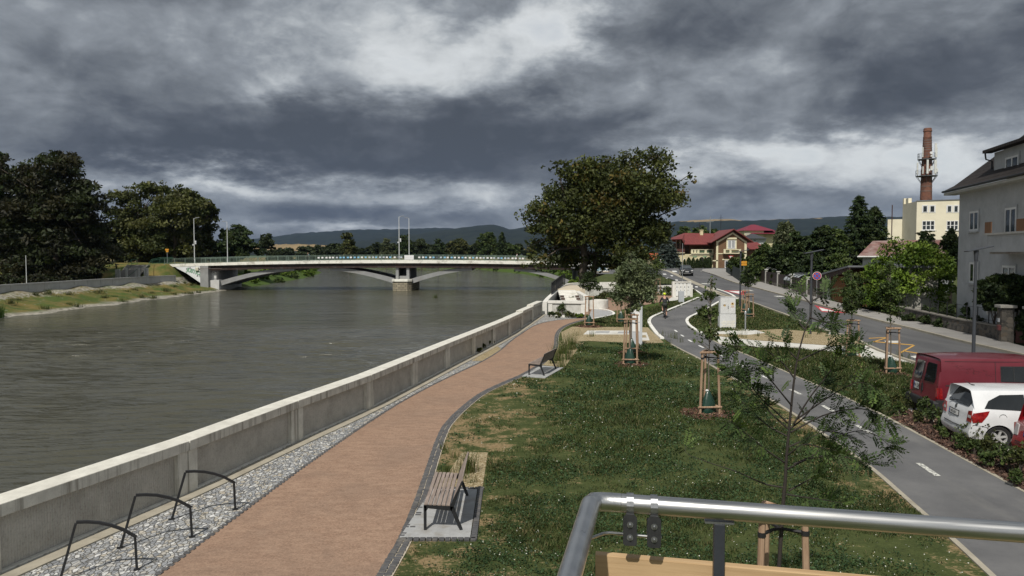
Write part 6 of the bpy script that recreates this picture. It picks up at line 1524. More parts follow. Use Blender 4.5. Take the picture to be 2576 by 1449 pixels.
# orange tiled outbuilding with brick gate pillars
ob = Bld('outbuilding', 'low building with bright orange tiled roof left of the villa', (at(1640, 157), 157), (at(1700, 157), 157), 2.3)
a_, b_ = ob.L(1640, 660), ob.L(1706, 655)
MB().bx((a_[0], 0, -.2), (b_[0] - .4, 6, ob.L(1670, 654)[1])).build('wall', M_cream, ob.root)
za, zb = ob.L(1670, 655, -.5)[1], ob.L(1670, 636.5, 3)[1]
mb = MB(); v_ = [(a_[0] - .3, -.5, za), (b_[0], -.5, za), (ob.L(1694, 636, 3)[0], 3, zb), (a_[0] - .3, 3, zb), (b_[0], 6.5, za), (a_[0] - .3, 6.5, za)]
mb._a(v_, [(0, 1, 2, 3), (1, 4, 2), (3, 2, 4, 5)]); mb.build('roof', M_orange, ob.root)
M_pilbrick = pm('tan_brick_pillar', (.22, .16, .10), .9, var=.3, scale=4, bump=.5, bs=12)
for i, u in enumerate((1679.5, 1697, 1664)):
    Z = 146; o = thing('gate_pillar', ['tan brick gate pillar in the middle of the entrance by the orange roof', 'tan brick gate pillar next to the villa hedge', 'tan brick gate pillar at the left by the young street tree'][i], 'pillar', (at(u, Z), Z, hr(Z)))
    MB().bx((-.22, -.22, -.1), (.22, .22, 1.72)).build('shaft', M_pilbrick, o); MB().bx((-.27, -.27, 1.721), (.27, .27, 1.82)).build('cap', M_dwood, o)
for i, (ua, ub) in enumerate(((1682, 1694.5), (1666.5, 1677))):
    o = thing('driveway_gate', ['dark timber gate between the two pillars next to the villa', 'dark timber gate left of the middle brick pillar'][i], 'gate', (at(ua, 146), 146, hr(146)))
    g = MB(); wdt = at(ub, 146) - at(ua, 146); n = 7
    for k in range(n): g.bx((wdt * k / n, -.02, .05), (wdt * (k + .9) / n, .02, 1.25))
    g.build('boards', M_dwood, o)
# yellow town hall like block and slate roofed house further back
yb_ = Bld('yellow_building', 'large yellow building with wine red hipped roofs beyond the villa', (at(1872, 236), 236), (at(1960, 236), 236), 3)
M_wine = pm('wine_red_roof', (.17, .022, .040), .6, var=.12, scale=1, bump=.1)
def hip(b, u0, u1, vt, ve, y0, y1, name, m, inset=.35):
    x0, z0 = b.L(u0, ve, y0); x1, _ = b.L(u1, ve, y0); zr = b.L((u0 + u1) / 2, vt, (y0 + y1) / 2)[1]; ym = (y0 + y1) / 2; dxh = (x1 - x0) * inset
    mb = MB(); mb._a([(x0, y0, z0), (x1, y0, z0), (x1, y1, z0), (x0, y1, z0), (x0 + dxh, ym, zr), (x1 - dxh, ym, zr)], [(0, 1, 5, 4), (1, 2, 5), (2, 3, 4, 5), (3, 0, 4), (3, 2, 1, 0)]); return mb.build(name, m, b.root)
MB().bx((yb_.L(1872.5, 590)[0], 0, 0), (yb_.L(1921, 590)[0], 10, yb_.L(1890, 579)[1])).build('wall', M_cream, yb_.root); hip(yb_, 1870, 1952, 565, 580, -.6, 12, 'roof', M_wine, .44)
MB().bx((yb_.L(1921.01, 590)[0], 1, 0), (yb_.L(1962, 590)[0], 9, yb_.L(1890, 586)[1])).build('wall', M_cream, yb_.root); hip(yb_, 1890, 1968, 578, 588, -1.2, 9, 'roof', M_wine, .2)
for k in range(6): yb_.window((yb_.L(1874.5 + k * 2.0, 590)[0], yb_.L(1880, 592)[1], yb_.L(1875.7 + k * 2.0, 590)[0], yb_.L(1880, 585)[1]), -.03, 1, 1, fw=.03)
sb = Bld('slate_house', 'house with dark slate hipped roof between villa and yellow building', (at(1886, 192), 192), (at(1930, 192), 192), 3, 'house')
MB().bx((sb.L(1889, 600)[0], 0, 0), (sb.L(1927, 600)[0], 8, sb.L(1900, 599)[1])).build('wall', pm('cool_white_wall', (.48, .49, .50), .9), sb.root); hip(sb, 1884, 1931, 588, 600, -.8, 8.8, 'roof', pm('slate_roof', (.045, .048, .055), .7, var=.2, scale=2), .42)
sb.window((sb.L(1895, 604)[0], sb.L(1895, 607)[1], sb.L(1903, 604)[0], sb.L(1895, 602)[1]), -.02, 2, 1, fw=.06)
for i, (u, vt, Z, lab) in enumerate([(1785, 545, 178, 'pale pole with cross arms behind the villa roof'), (1812, 541, 300, 'tall dark radio mast behind the villa gable'), (1758, 560, 220, 'thin dark pole among the trees behind the villa')]):
    o = thing('mast', lab, 'mast', (at(u, Z), Z, 2.5)); H = topz(vt, Z) - 2.5
    MB().tube([(0, 0, 0), (0, 0, H)], [.16, .08], 6).build('pole', M_steel_g if i == 0 else M_dkmetal, o)
    g = MB()
    for z in (H * .88, H * .93): g.tube([(-.9, 0, z), (.9, 0, z + .15)], .06, 4)
    g.build('cross_arm', M_steel_g if i == 0 else M_dkmetal, o)

bp = [G(u, v) for u, v in [(1899, 706.5), (1925, 715), (1955, 723.5), (1989, 733), (2029, 743.5), (2072, 755)]]
vt_ = [674.8, 678.5, 684.5, 691, 697.9, 706]; vb_ = [704, 707.6, 712.5, 718.5, 724.6, 731]; us_ = [1899, 1925, 1955, 1989, 2029, 2072]
pf = thing('panel_fence', 'dark brown panel fence with concrete posts on a block base wall', 'fence', (0, 0, 0))
def f_block(t, b):
    p = t.pos(); x, y, z = t.sep(p); bt = t.n.new('ShaderNodeTexBrick'); t.l.new(t.comb(y, z, 0.0), bt.inputs['Vector'])
    bt.inputs['Scale'].default_value = 1; bt.inputs['Brick Width'].default_value = .5; bt.inputs['Row Height'].default_value = .24; bt.inputs['Mortar Size'].default_value = .02
    bt.inputs['Color1'].default_value = (.17, .15, .125, 1); bt.inputs['Color2'].default_value = (.11, .10, .085, 1); bt.inputs['Mortar'].default_value = (.05, .045, .04, 1)
    return {'Base Color': t.mix(t.mul(t.rng(t.noise(p, 2, 5, .6), .45, .7), .6), bt.outputs[0], (.07, .062, .05)), 'Roughness': .95}
M_block = mat('concrete_blocks', f_block); M_panelb = pm('brown_fence_panel', (.030, .018, .014), .6, var=.2, scale=5, bump=.1); M_postc = pm('concrete_post', (.40, .39, .36), .9, var=.15, scale=3)
for i in range(6):
    p = bp[i]; zt_ = topz(vt_[i], p.y); zb_ = topz(vb_[i], p.y)
    MB().bx((p.x - .02, p.y - .12, p.z - .1), (p.x + .22, p.y + .12, zt_)).build('post', M_postc, pf); MB().bx((p.x - .09, p.y - .2, zt_ + .001), (p.x + .29, p.y + .2, zt_ + .09)).build('post_cap', pm('white_cap', (.6, .59, .56), .85), pf)
    if i < 5:
        q = bp[i + 1]; zt2, zb2 = topz(vt_[i + 1], q.y), topz(vb_[i + 1], q.y); L = math.hypot(q.x - p.x, q.y - p.y); M_ = frame_m((p.x + .1, p.y - .0, 0), (q.x - p.x, q.y - p.y, 0), (0, 0, 1))
        o = MB().prism([(.13, zb_ + .02), (L - .13, zb2 + .02), (L - .13, zt2 - .12), (.13, zt_ - .22)], .04).build('panel', M_panelb, pf); o.matrix_local = M_
        o = MB().prism([(.0, p.z - .2), (L, q.z - .2), (L, zb2), (.0, zb_)], .2, (0, 0, -.13)).build('base_wall', M_block, pf); o.matrix_local = M_
# timber garage
gA, gB = G(2078, 757), G(2140, 773)
gg = Bld('garage', 'timber clad garage with brown roller door and sloping dark roof', (gA.x + .25, gA.y), (gB.x + .25, gB.y), hr(gA.y), 'garage')
pts_ = [gg.L(2084, 760), gg.L(2140, 775), gg.L(2140, 677), gg.L(2084, 692)]
MB().prism(pts_, -4.0, (0, 0, 0), (1, 0, 0), (0, 0, 1)).build('wall', f_wood((.06, .028, .014), (.11, .055, .028), (20, 20, 2), 'brown_cladding'), gg.root)
r = gg.rect(2096, 694, 2128, 766); MB().bx((r[0], -.05, pts_[0][1]), (r[2], -.001, r[3])).build('roller_door', f_wood((.15, .068, .022), (.20, .095, .034), (1, 1, 26), 'roller_slats'), gg.root)
r = gg.rect(2083.5, 693, 2090, 762); MB().bx((r[0], -.12, -.1), (r[2], -.002, r[3])).build('white_post', pm('white_post_paint', (.62, .63, .62), .6), gg.root)
ra, rb_, rc = gg.L(2060, 689, -.6), gg.L(2133, 668, -.6), gg.L(2210, 668, -.6)
M_ro = M_zincroof
MB().prism([ra, rb_, (rb_[0], rb_[1] - .14), (ra[0], ra[1] - .14)], -5.0, (0, -.6, 0), (1, 0, 0), (0, 0, 1)).build('roof', M_ro, gg.root)
MB().prism([(ra[0] + .1, ra[1] - .15), (rb_[0], rb_[1] - .15), (rb_[0], rb_[1] - .5), (ra[0] + 1.2, ra[1] - .42)], -.1, (0, -.5, 0), (1, 0, 0), (0, 0, 1)).build('bargeboard', M_dwood, gg.root)
MB().bx((rb_[0] + .002, .9, rc[1] - .16), (rc[0] - .5, 4.4, rc[1])).build('flat_roof', M_ro, gg.root); MB().bx((rb_[0] + .3, 1.5, -.1), (rc[0] - .8, 4, rc[1] - .17)).build('wall', pm('annex_render', (.34, .33, .30), .9), gg.root)
# carport vault
cz = 80.0; cx0, cx1 = at(2002, cz), at(2090, cz); z0 = topz(707, cz); zc_ = topz(690.5, cz)
cp = thing('carport', 'curved translucent carport roof with dark ribs behind the brown fence', 'carport', (cx0, cz, z0))
arc = [((cx1 - cx0) * .5 * (1 - math.cos(math.pi * k / 14)), (zc_ - z0) * 1.1 * math.sin(math.pi * k / 14)) for k in range(15)]
mb = MB(); vs_ = [(x, yy, z) for x, z in arc for yy in (-.4, 3.6)]; mb._a(vs_, [(2 * i, 2 * i + 1, 2 * i + 3, 2 * i + 2) for i in range(14)]); o = mb.build('glazing', pm('grey_polycarbonate', (.36, .39, .41), .25, var=.08, spec=.6, bump=0), cp); sm = o.modifiers.new('solid', 'SOLIDIFY'); sm.thickness = .02
g = MB()
for yy in (-.42, .6, 1.6, 2.6, 3.62): g.tube([(x, yy, z + .03) for x, z in arc], .045, 5)
for (x, yy) in ((.1, -.4), (cx1 - cx0 - .1, -.4), (.1, 3.6), (cx1 - cx0 - .1, 3.6)): g.tube([(x, yy, -z0 + hr(cz)), (x, yy, .1)], .06, 6)
g.build('ribs', M_dkmetal, cp)
# house with the rusty roof
rh = Bld('rusty_roof_house', 'low house with a rusty red sheet metal roof below the apartment block', (at(2158, 84), 84), (at(2385, 80), 80), .9, 'house')
def f_rust(t, b):
    p = t.objc(); n = t.noise(t.map(p, scale=(1, 1, .3)), 1.1, 6, .7); k = t.rng(t.noise(p, .5, 5, .65), .4, .6)
    return {'Base Color': t.mix(k, t.mix(t.rng(n, .35, .6), (.10, .045, .038), (.19, .085, .07)), (.27, .20, .18)), 'Roughness': .7}
x0, ze_ = rh.L(2157, 645, -.5); x1 = rh.L(2400, 640, -.5)[0]; xr_, zr_ = rh.L(2196, 606, 4)
mb = MB(); v_ = [(x0, -.6, ze_), (x1, -.6, ze_ + .05), (x1, 4, zr_ + .1), (xr_, 4, zr_), (x0, 9, ze_), (x1, 9, ze_)]
mb._a(v_ + [(x, y, z - .12) for x, y, z in v_], [(0, 1, 2, 3), (0, 3, 4), (3, 2, 5, 4), (7, 6, 9, 8), (6, 10, 9), (9, 10, 11, 8), (0, 6, 7, 1)]); mb.build('roof', mat('rusty_sheet', f_rust), rh.root)
MB().bx((x0 + .5, 0, -1), (x1, 8.5, ze_ - .1)).build('wall', pm('white_gable_wall', (.50, .51, .51), .9, var=.08, scale=1), rh.root)
MB().tube([(x0, -.68, ze_ - .03), (x1, -.68, ze_ - .0)], .08, 6).build('gutter', pm('white_gutter', (.62, .62, .6), .6), rh.root)
# dark green screened fence corner and hedge
fa, fb = P(1827, 674, 126), P(1866, 694, 96)
sf = thing('screen_fence', 'dark green screening fence at the corner of the junction', 'fence', (0, 0, 0))
L = math.hypot(fb.x - fa.x, fb.y - fa.y); o = MB().prism([(0, hr(126) - .1), (L, hr(96) - .1), (L, hr(96) + 1.75), (0, hr(126) + 1.55)], .05).build('screen', pm('green_screen_fabric', (.012, .026, .024), .8, var=.2, scale=2), sf); o.matrix_local = frame_m((fa.x, fa.y, 0), (fb.x - fa.x, fb.y - fa.y, 0), (0, 0, 1))
for i, (u, vt2, wp, Z) in enumerate([(1846, 640, 40, 112), (1866, 634, 36, 110), (1882, 655, 40, 104), (1906, 662, 44, 98)]):
    put(broadleaf, 'garden_shrub', 'bushy green shrub behind the dark green screening fence', u, vt2, wp, Z, GREEN, 720 + i, n_leaf=2600, size=.2, nl=8, base=0, group='shrubs behind the screen fence')
# road signs
def sign_post(name, label, u, v, H, d=.055, m=None):
    p = G(u, v); o = thing(name, label, 'road sign', p); MB().tube([(0, 0, -.05), (0, 0, H)], d / 2, 8).build('post', m or M_steel_g, o); return o, p
p = P(1838, 690, 118); o = thing('yield_sign', 'red and white give way triangle before the villa', 'road sign', (p.x, 118, hr(118)))
zt_ = topz(647, 118) - hr(118); MB().tube([(0, 0, 0), (0, 0, zt_ + .3)], .035, 8).build('post', M_steel_g, o)
tri = lambda k: [(-.5 * k, .29 * k), (0, -.58 * k), (.5 * k, .29 * k)]
M_sr = pm('sign_red', (.36, .035, .03), .5, bump=0, var=.06); M_sw = pm('sign_white', (.66, .66, .64), .5, bump=0, var=.04); M_sbl = pm('sign_blue', (.03, .10, .42), .5, bump=0, var=.05)
MB().prism([(x, z + zt_) for x, z in tri(.85)], .02, (0, -.04, 0), (1, 0, 0), (0, 0, 1)).build('sign_panel', M_sr, o); MB().prism([(x, z + zt_) for x, z in tri(.52)], .01, (0, -.062, 0), (1, 0, 0), (0, 0, 1)).build('sign_field', M_sw, o)
pz = G(2054, 763); zt_ = topz(694, pz.y) - pz.z; o = thing('no_stopping_sign', 'round blue no stopping sign with red cross before the timber garage', 'road sign', pz, R(-20))
MB().tube([(0, 0, 0), (0, 0, zt_ + .3)], .03, 8).build('post', M_steel_g, o)
MB().lathe([(.0, -.01), (.37, -.01), (.37, .01), (0, .01)], (0, -.045, zt_), 28, 'Y').build('sign_rim', M_sw, o); MB().lathe([(.0, -.005), (.34, -.005), (.34, .005), (0, .005)], (0, -.062, zt_), 28, 'Y').build('sign_ring', M_sr, o); MB().lathe([(0, -.004), (.265, -.004), (.265, .004), (0, .004)], (0, -.072, zt_), 28, 'Y').build('sign_field', M_sbl, o)
g = MB()
for k in (1, -1): g.box((0, -.079, zt_), (.54, .006, .075), M=Matrix.Rotation(R(45 * k), 3, 'Y'))
g.build('red_cross', M_sr, o)
p = P(1871, 700, 93); o = thing('yellow_signpost', 'cluster of yellow direction arrows on a post beside the tall street lamp', 'sign', (p.x, 93, hr(93)))
zt_ = topz(668, 93) - hr(93); MB().tube([(0, 0, 0), (0, 0, zt_ + .6)], .035, 8).build('post', M_steel_g, o)
for k in range(2):
    MB().prism([(-.36, 0), (.30, 0), (.36, .13), (.30, .26), (-.30, .26), (-.36, .13)], .025, (0, -.06, zt_ + .29 * k), (1, 0, 0), (0, 0, 1)).build('sign_panel', M_sign_y, o)
    g = MB(); g.bx((.02, -.066, zt_ + .29 * k + .05), (.08, -.061, zt_ + .29 * k + .22)); g.bx((-.25, -.066, zt_ + .29 * k + .10), (-.04, -.061, zt_ + .29 * k + .15)); g.build('sign_print', M_dkmetal, o)
# street lamps with tilted flat heads
M_lampg = pm('lamp_grey_paint', (.050, .055, .064), .5, metal=.2, var=.1, scale=4, bump=0)
def street_lamp(label, u, vb, vt, rz=0):
    p = G(u, vb); H = topz(vt, p.y) - p.z; o = thing('street_lamp', label, 'street lamp', p, rz, 'dark street lamps with flat tilted heads')
    MB().tube([(0, 0, -.05), (0, 0, H * .5), (0, 0, H - .55)], [.075, .07, .06], 12).build('pole', M_lampg, o, smooth=True)
    MB().lathe([(.06, H - .56), (.075, H - .5), (.10, H - .12), (.10, H - .08)], (0, 0, 0), 14).build('lamp_neck', M_lampg, o, smooth=True)
    MB().box((.12, 0, H - .02), (1.12, .34, .045), M=Matrix.Rotation(-.20, 3, 'Y')).build('lamp_head', M_lampg, o, bevel=.01)
    return o
street_lamp('tall dark street lamp standing behind the red van', 2448, 915, 625)
street_lamp('tall dark street lamp in front of the brown panel fence', 2038.5, 841, 632)
street_lamp('tall dark street lamp beside the white utility cabinet and the staked trees', 1861.5, 771, 631)
p = G(1716, 735); o = thing('traffic_pole', 'slim galvanised pole standing before the meter cabinets', 'pole', p); H = topz(612, p.y) - p.z
MB().tube([(0, 0, 0), (0, 0, 1.2), (0, 0, 1.22), (0, 0, H)], [.055, .055, .04, .03], 8).build('pole', M_steel_g, o)
p = G(1713.5, 762); o = tag(MB().bx((-.24, -.12, -.05), (.24, .14, 1.05)).build('service_bollard', pm('bollard_grey', (.40, .42, .44), .55, var=.08, scale=5), loc=p, bevel=.015), 'plain grey box bollard on the grass behind the cyclist', 'bollard')
p = G(1883 if False else 1875, 829); o = tag(MB().tube([(0, 0, -.02), (0, 0, .95)], .05, 10).lathe([(.075, .95), (.075, 1.12), (.05, 1.16)], (0, 0, 0), 12).build('pipe_bollard', M_steel_g, loc=p, smooth=True), 'thin grey vent pipe with wider head beside the utility cabinet', 'pipe')
# utility cabinet
p = G(1831, 826); o = thing('utility_cabinet', 'big pale grey two door utility cabinet with round stickers on a gravel bed', 'cabinet', p, R(2)); k = p.y / FPX
Wc, Hc = 41 * k, 78 * k; zs = Hc * .46
M_cab = pm('cabinet_grey', (.56, .57, .57), .6, var=.06, scale=3, bump=.05, dirt=((.44, .44, .42), .3))
MB().bx((-Wc / 2, 0, -.05), (Wc / 2, .42, zs - .01)).build('plinth_cabinet', M_cab, o, bevel=.008); MB().bx((-Wc / 2 + .03, .02, zs - .01), (Wc / 2 - .03, .4, Hc)).build('body', M_cab, o, bevel=.008); MB().bx((-Wc / 2 + .01, .0, Hc + .001), (Wc / 2 - .01, .42, Hc + .03)).build('lid', M_cab, o, bevel=.008)
for sgn in (-1, 1):
    d_ = MB().bx((.006 * sgn if sgn > 0 else -Wc / 2 + .05, -.003, zs + .03), (Wc / 2 - .05 if sgn > 0 else -.006, .019, Hc - .03)).build('door', M_cab, o, bevel=.004)
    if sgn > 0:
        MB().lathe([(0, -.002), (.10, -.002), (.10, .002), (0, .002)], (Wc * .27, -.008, zs + Hc * .33), 20, 'Y').build('sticker', pm('cream_sticker', (.62, .47, .22), .6, bump=0), d_); MB().lathe([(0, -.002), (.05, -.002), (.05, .002), (0, .002)], (Wc * .27, -.0125, zs + Hc * .34), 12, 'Y').build('sticker_mark', pm('brown_mark', (.10, .04, .02), .6, bump=0), d_)
        MB().bx((Wc * .17, -.01, zs + Hc * .225), (Wc * .37, -.004, zs + Hc * .25)).build('sticker_band', pm('tan_mark', (.45, .24, .12), .6, bump=0), d_)
    else:
        MB().bx((-Wc * .25, -.007, zs + Hc * .345), (-Wc * .06, -.0035, zs + Hc * .375)).build('label_strip', M_sw, d_)
        MB().lathe([(0, -.002), (.075, -.002), (.075, .002), (0, .002)], (-Wc * .22, -.008, zs + Hc * .285), 16, 'Y').build('sticker', pm('cream_sticker', (.62, .47, .22), .6, bump=0), d_); MB().bx((-Wc * .32, -.014, zs + Hc * .285), (-Wc * .14, -.0105, zs + Hc * .31)).build('sticker_mark', pm('brown_mark', (.1, .04, .02), .6, bump=0), d_)
MB().bx((-.03, -.03, zs + Hc * .19), (.03, -.004, zs + Hc * .27)).build('lock_handle', M_steel_g, o)
g = MB()
for r_ in range(4):
    for c_ in range(3):
        xx = -Wc * .42 + c_ * Wc * .28 + (.08 if r_ % 2 else 0); g.bx((xx, -.004, .1 + r_ * .105), (xx + Wc * .23, -.001, .165 + r_ * .105))
g.build('label_plate', pm('pale_plate', (.66, .64, .56), .7), o)
# info pylon with white posters
p = G(1601, 869); k = p.y / FPX; o = thing('info_pylon', 'tall grey panel pylon with white posters behind the staked tree', 'pylon', p, R(-3)); Wp, Hp = 29 * k, 107 * k
MB().bx((-Wp / 2, 0, -.05), (Wp / 2, .16, Hp)).build('body', pm('pylon_grey', (.50, .52, .54), .6, var=.06, scale=3), o, bevel=.01)
for (za, zb) in ((.56, .90), (.33, .53)):
    q_ = MB().bx((-Wp * .36, -.014, Hp * za), (Wp * .28, -.002, Hp * zb)).build('poster', pm('poster_white', (.78, .78, .76), .6, var=.03, bump=0), o)
w2 = thing('terrace_wall', 'white panelled cross wall at the end of the promenade', 'wall', (0, 0, 0))
A_, B_ = G(1379, 797), G(1472, 799); dirw = (B_ - A_); Lw = dirw.length; Mw = frame_m((A_.x, A_.y, 0), (dirw.x, dirw.y, 0), (0, 0, 1))
z0 = hr(A_.y); Hw = (798 - 757) * A_.y / FPX
def lb_(mb, name, m, par, M_=None, bevel=0):
    o = mb.build(name, m, par, bevel=bevel); o.matrix_local = M_ or Mw; return o
g = MB(); g.bx((0, -.2, -.3), (Lw, Hw - .22 + z0, .3)); lb_(MB().bx((0, z0 - .3, -.3), (Lw, z0 + Hw - .2, -.06)), 'wall_core', M_white, w2)
lb_(MB().bx((-.05, z0 + Hw - .199, -.33), (Lw + .05, z0 + Hw, .04)).bx((0, z0 - .3, -.0595), (.3, z0 + Hw - .2, 0)).bx((Lw - .3, z0 - .3, -.0595), (Lw, z0 + Hw - .2, 0)), 'coping', M_white, w2, bevel=.01)
lb_(MB().bx((.302, z0 + .02, -.0595), (Lw - .302, z0 + Hw - .21, -.05)), 'recessed_panel', M_rough, w2)
lb_(MB().bx((.2, z0 - .1, .02), (Lw, z0 + .16, .32)), 'foot_ledge', M_kerbw, w2)
stp = thing('terrace_steps', 'pale concrete steps climbing behind the cross wall towards the bridge', 'stairs', (0, 0, 0))
zx = lambda u, v, y: P(u, v, y)
xa, xb = at(1407, 62), at(1466, 62); f = MB()
for k in range(6): f.bx((xa + .1, 59.4 + k * 1.1, -.2), (xb - .29, 68, .93 + k * .14))
f.build('steps', M_white, stp)
f = MB(); f.bx((xa + .095, 66.2, 0), (xb + .6, 74, 1.72)); f.build('landing', pm('tan_landing', (.50, .44, .34), .9, var=.12, scale=2), stp)
f = MB()
for k in range(3): f.bx((xa + .11, 59.8 + k * 1.1, .3), (xa + .4, 60.4 + k * 1.1, 1.08 + k * .14)); f.bx((xb - .56, 59.8 + k * 1.1, .3), (xb - .30, 60.4 + k * 1.1, 1.08 + k * .14))
f.build('planter_block', pm('dark_brown_block', (.07, .045, .035), .9, var=.3), stp)
cw = thing('curved_wall', 'white curving parapet beside the steps with a dark rail on top', 'wall', (0, 0, 0))
cl_ = smoothline([(2.3, 57.0), (2.6, 59.5), (3.15, 63.0), (4.0, 67.5), (4.7, 72), (5.6, 74.5), (8, 76.3), (12, 77)], 2)
def zwall(y): return float(np.interp(y, [56, 58, 63, 68, 75], [1.15, 1.2, 1.42, 1.7, 1.95]))
a_ = resample(cl_, 60); b_ = offset(a_, .34); mb = MB(); vs_ = []
for p, q in zip(a_, b_):
    zz = zwall(p.y); vs_ += [(p.x, p.y, zz), (q.x, q.y, zz), (q.x, q.y, -1), (p.x, p.y, -1.5)]
n = len(a_); mb._a(vs_, [(4 * i + j, 4 * i + (j + 1) % 4, 4 * i + 4 + (j + 1) % 4, 4 * i + 4 + j) for i in range(n - 1) for j in range(4)] + [(0, 1, 2, 3), (4 * n - 1, 4 * n - 2, 4 * n - 3, 4 * n - 4)]); mb.build('parapet', M_white, cw)
g = MB(); pr = [p for p in resample(offset(a_, .17), 90) if 62.5 < p.y < 72.5]
for k in range(0, len(pr)): g.tube([(pr[k].x, pr[k].y, zwall(pr[k].y)), (pr[k].x, pr[k].y, zwall(pr[k].y) + 1.0)], .022 if k % 6 else .04, 4)
for zz in (.12, 1.0): g.tube([(p.x, p.y, zwall(p.y) + zz) for p in pr], .035, 5)
g.build('safety_rail', M_dkmetal, cw)
rw = thing('inner_wall', 'short white wall and rounded planter right of the steps', 'wall', (0, 0, 0))
MB().bx((xb - .28, 58.6, -.1), (xb + .12, 70, 1.55)).build('cheek_wall', M_white, rw, bevel=.02)
MB().lathe([(.9, -.1), (.9, 1.05), (.75, 1.05), (.75, .9), (0, .9)], (xb + 1.15, 61.5, 0), 24).build('planter', M_white, rw, smooth=True)
# white panelled flood wall towards the meter cabinets
fw = thing('white_flood_wall', 'long white panelled concrete wall behind the young trees', 'wall', (0, 0, 0))
A_, B_ = P(1478, 745, 75), P(1694, 741, 77); Lw = (B_ - A_).length; Mf = frame_m((A_.x, A_.y, 0), (B_.x - A_.x, B_.y - A_.y, 0), (0, 0, 1)); zt_ = topz(719, 75.5); zb_ = .2
lb_(MB().bx((0, zb_, -.3), (Lw, zt_ - .24, -.05)), 'wall_core', M_rough, fw, Mf); g = MB().bx((-.05, zt_ - .239, -.34), (Lw, zt_, .03))
for k in range(4): g.bx((Lw * k / 4 - .2 + .2 * (k == 0), zb_, -.0495), (Lw * k / 4 + .25, zt_ - .24, 0))
lb_(g, 'coping', M_white, fw, Mf)
mc = thing('meter_cabinets', 'pale concrete frame with four white meter doors in a row', 'cabinet', (at(1692, 73.5), 73.5, hr(73.5))); k = 73.5 / FPX; Wm, Hm = 47 * k, topz(708.5, 73.5) - hr(73.5)
MB().bx((0, .05, -.1), (Wm, .4, Hm)).bx((0, -.06, Hm - .1), (Wm, .049, Hm + .02)).bx((0, -.05, -.1), (.22, .049, Hm - .1)).bx((Wm - .08, -.05, -.1), (Wm, .049, Hm - .1)).build('concrete_frame', M_white, mc)
MB().bx((Wm + .002, .0, -.1), (Wm + .16, .4, Hm * .78)).build('side_block', M_white, mc)
for i in range(4):
    xx = Wm * (.18 + .205 * i); d_ = MB().bx((xx, -.03, .12), (xx + Wm * (.15 if i < 3 else .18), .045, Hm - .16)).build('meter_door', M_sw, mc)
    MB().bx((xx + .07, -.036, Hm * .62), (xx + .15, -.0305, Hm * .68)).build('door_mark', M_dkmetal, d_); MB().bx((xx + .05, -.036, Hm * .42), (xx + .11, -.0305, Hm * .46)).build('door_mark', M_dkmetal, d_)
# dark railing of the lower walk and the sprayed white wall under the maple
dr = thing('dark_railing', 'low dark metal railing beside the bike lane below the maple', 'railing', (0, 0, 0)); g = MB(); rp = [P(1640, 694, 100), P(1655, 697, 96), P(1685, 705, 88), P(1716, 713, 80)]; rp = [Vector((p.x, p.y, hr(p.y) - .05)) for p in rp]
rl = [Vector((np.interp(t_, [0, 1, 2, 3], [p.x for p in rp]), np.interp(t_, [0, 1, 2, 3], [p.y for p in rp]), np.interp(t_, [0, 1, 2, 3], [p.z for p in rp]))) for t_ in np.linspace(0, 3, 34)]
for i, p in enumerate(rl): g.tube([p, p + Vector((0, 0, 1.05))], .03 if i % 3 == 0 else .014, 4)
for zz in (.15, 1.05): g.tube([p + Vector((0, 0, zz)) for p in rl], .03, 5)
g.build('bars', M_dkmetal, dr)
gw = thing('sprayed_wall', 'white wall with blue sprayed letters seen under the maple', 'wall', (at(1480, 128), 128, 1.3)); k = 128 / FPX
MB().bx((0, 0, -.3), (50 * k, .4, topz(664, 128) - 1.3)).build('wall_body', M_wing, gw); MB().bx((-.1, -.12, topz(671.5, 128) - 1.3), (50 * k + .1, -.001, topz(670, 128) - 1.3)).build('ledge', M_bconc, gw); MB().bx((0, -.6, -.4), (52 * k, -.002, topz(683, 128) - 1.3)).build('stone_base', pm('ochre_stone', (.30, .22, .10), .9, var=.3, scale=2), gw)
M_gb = pm('blue_spray', (.05, .16, .24), .8, var=.1, bump=0); M_gb2 = pm('pale_blue_spray', (.42, .56, .62), .8, bump=0, var=.05)
for s_, x_, z_, m_, e_, b__ in (('SJB', 25, 676.5, M_gb, .001, .06), ('SJB', 25, 676.5, M_gb2, .004, -.01), ('K', 43, 676, M_gb, .003, .03)):
    text(s_, .95, 'graffiti', m_, gw, Matrix.Translation((x_ * k, -.01 - e_ * 2, topz(z_, 128) - 1.3)) @ Matrix.Rotation(math.pi / 2, 4, 'X'), e_, 1.1, b__)
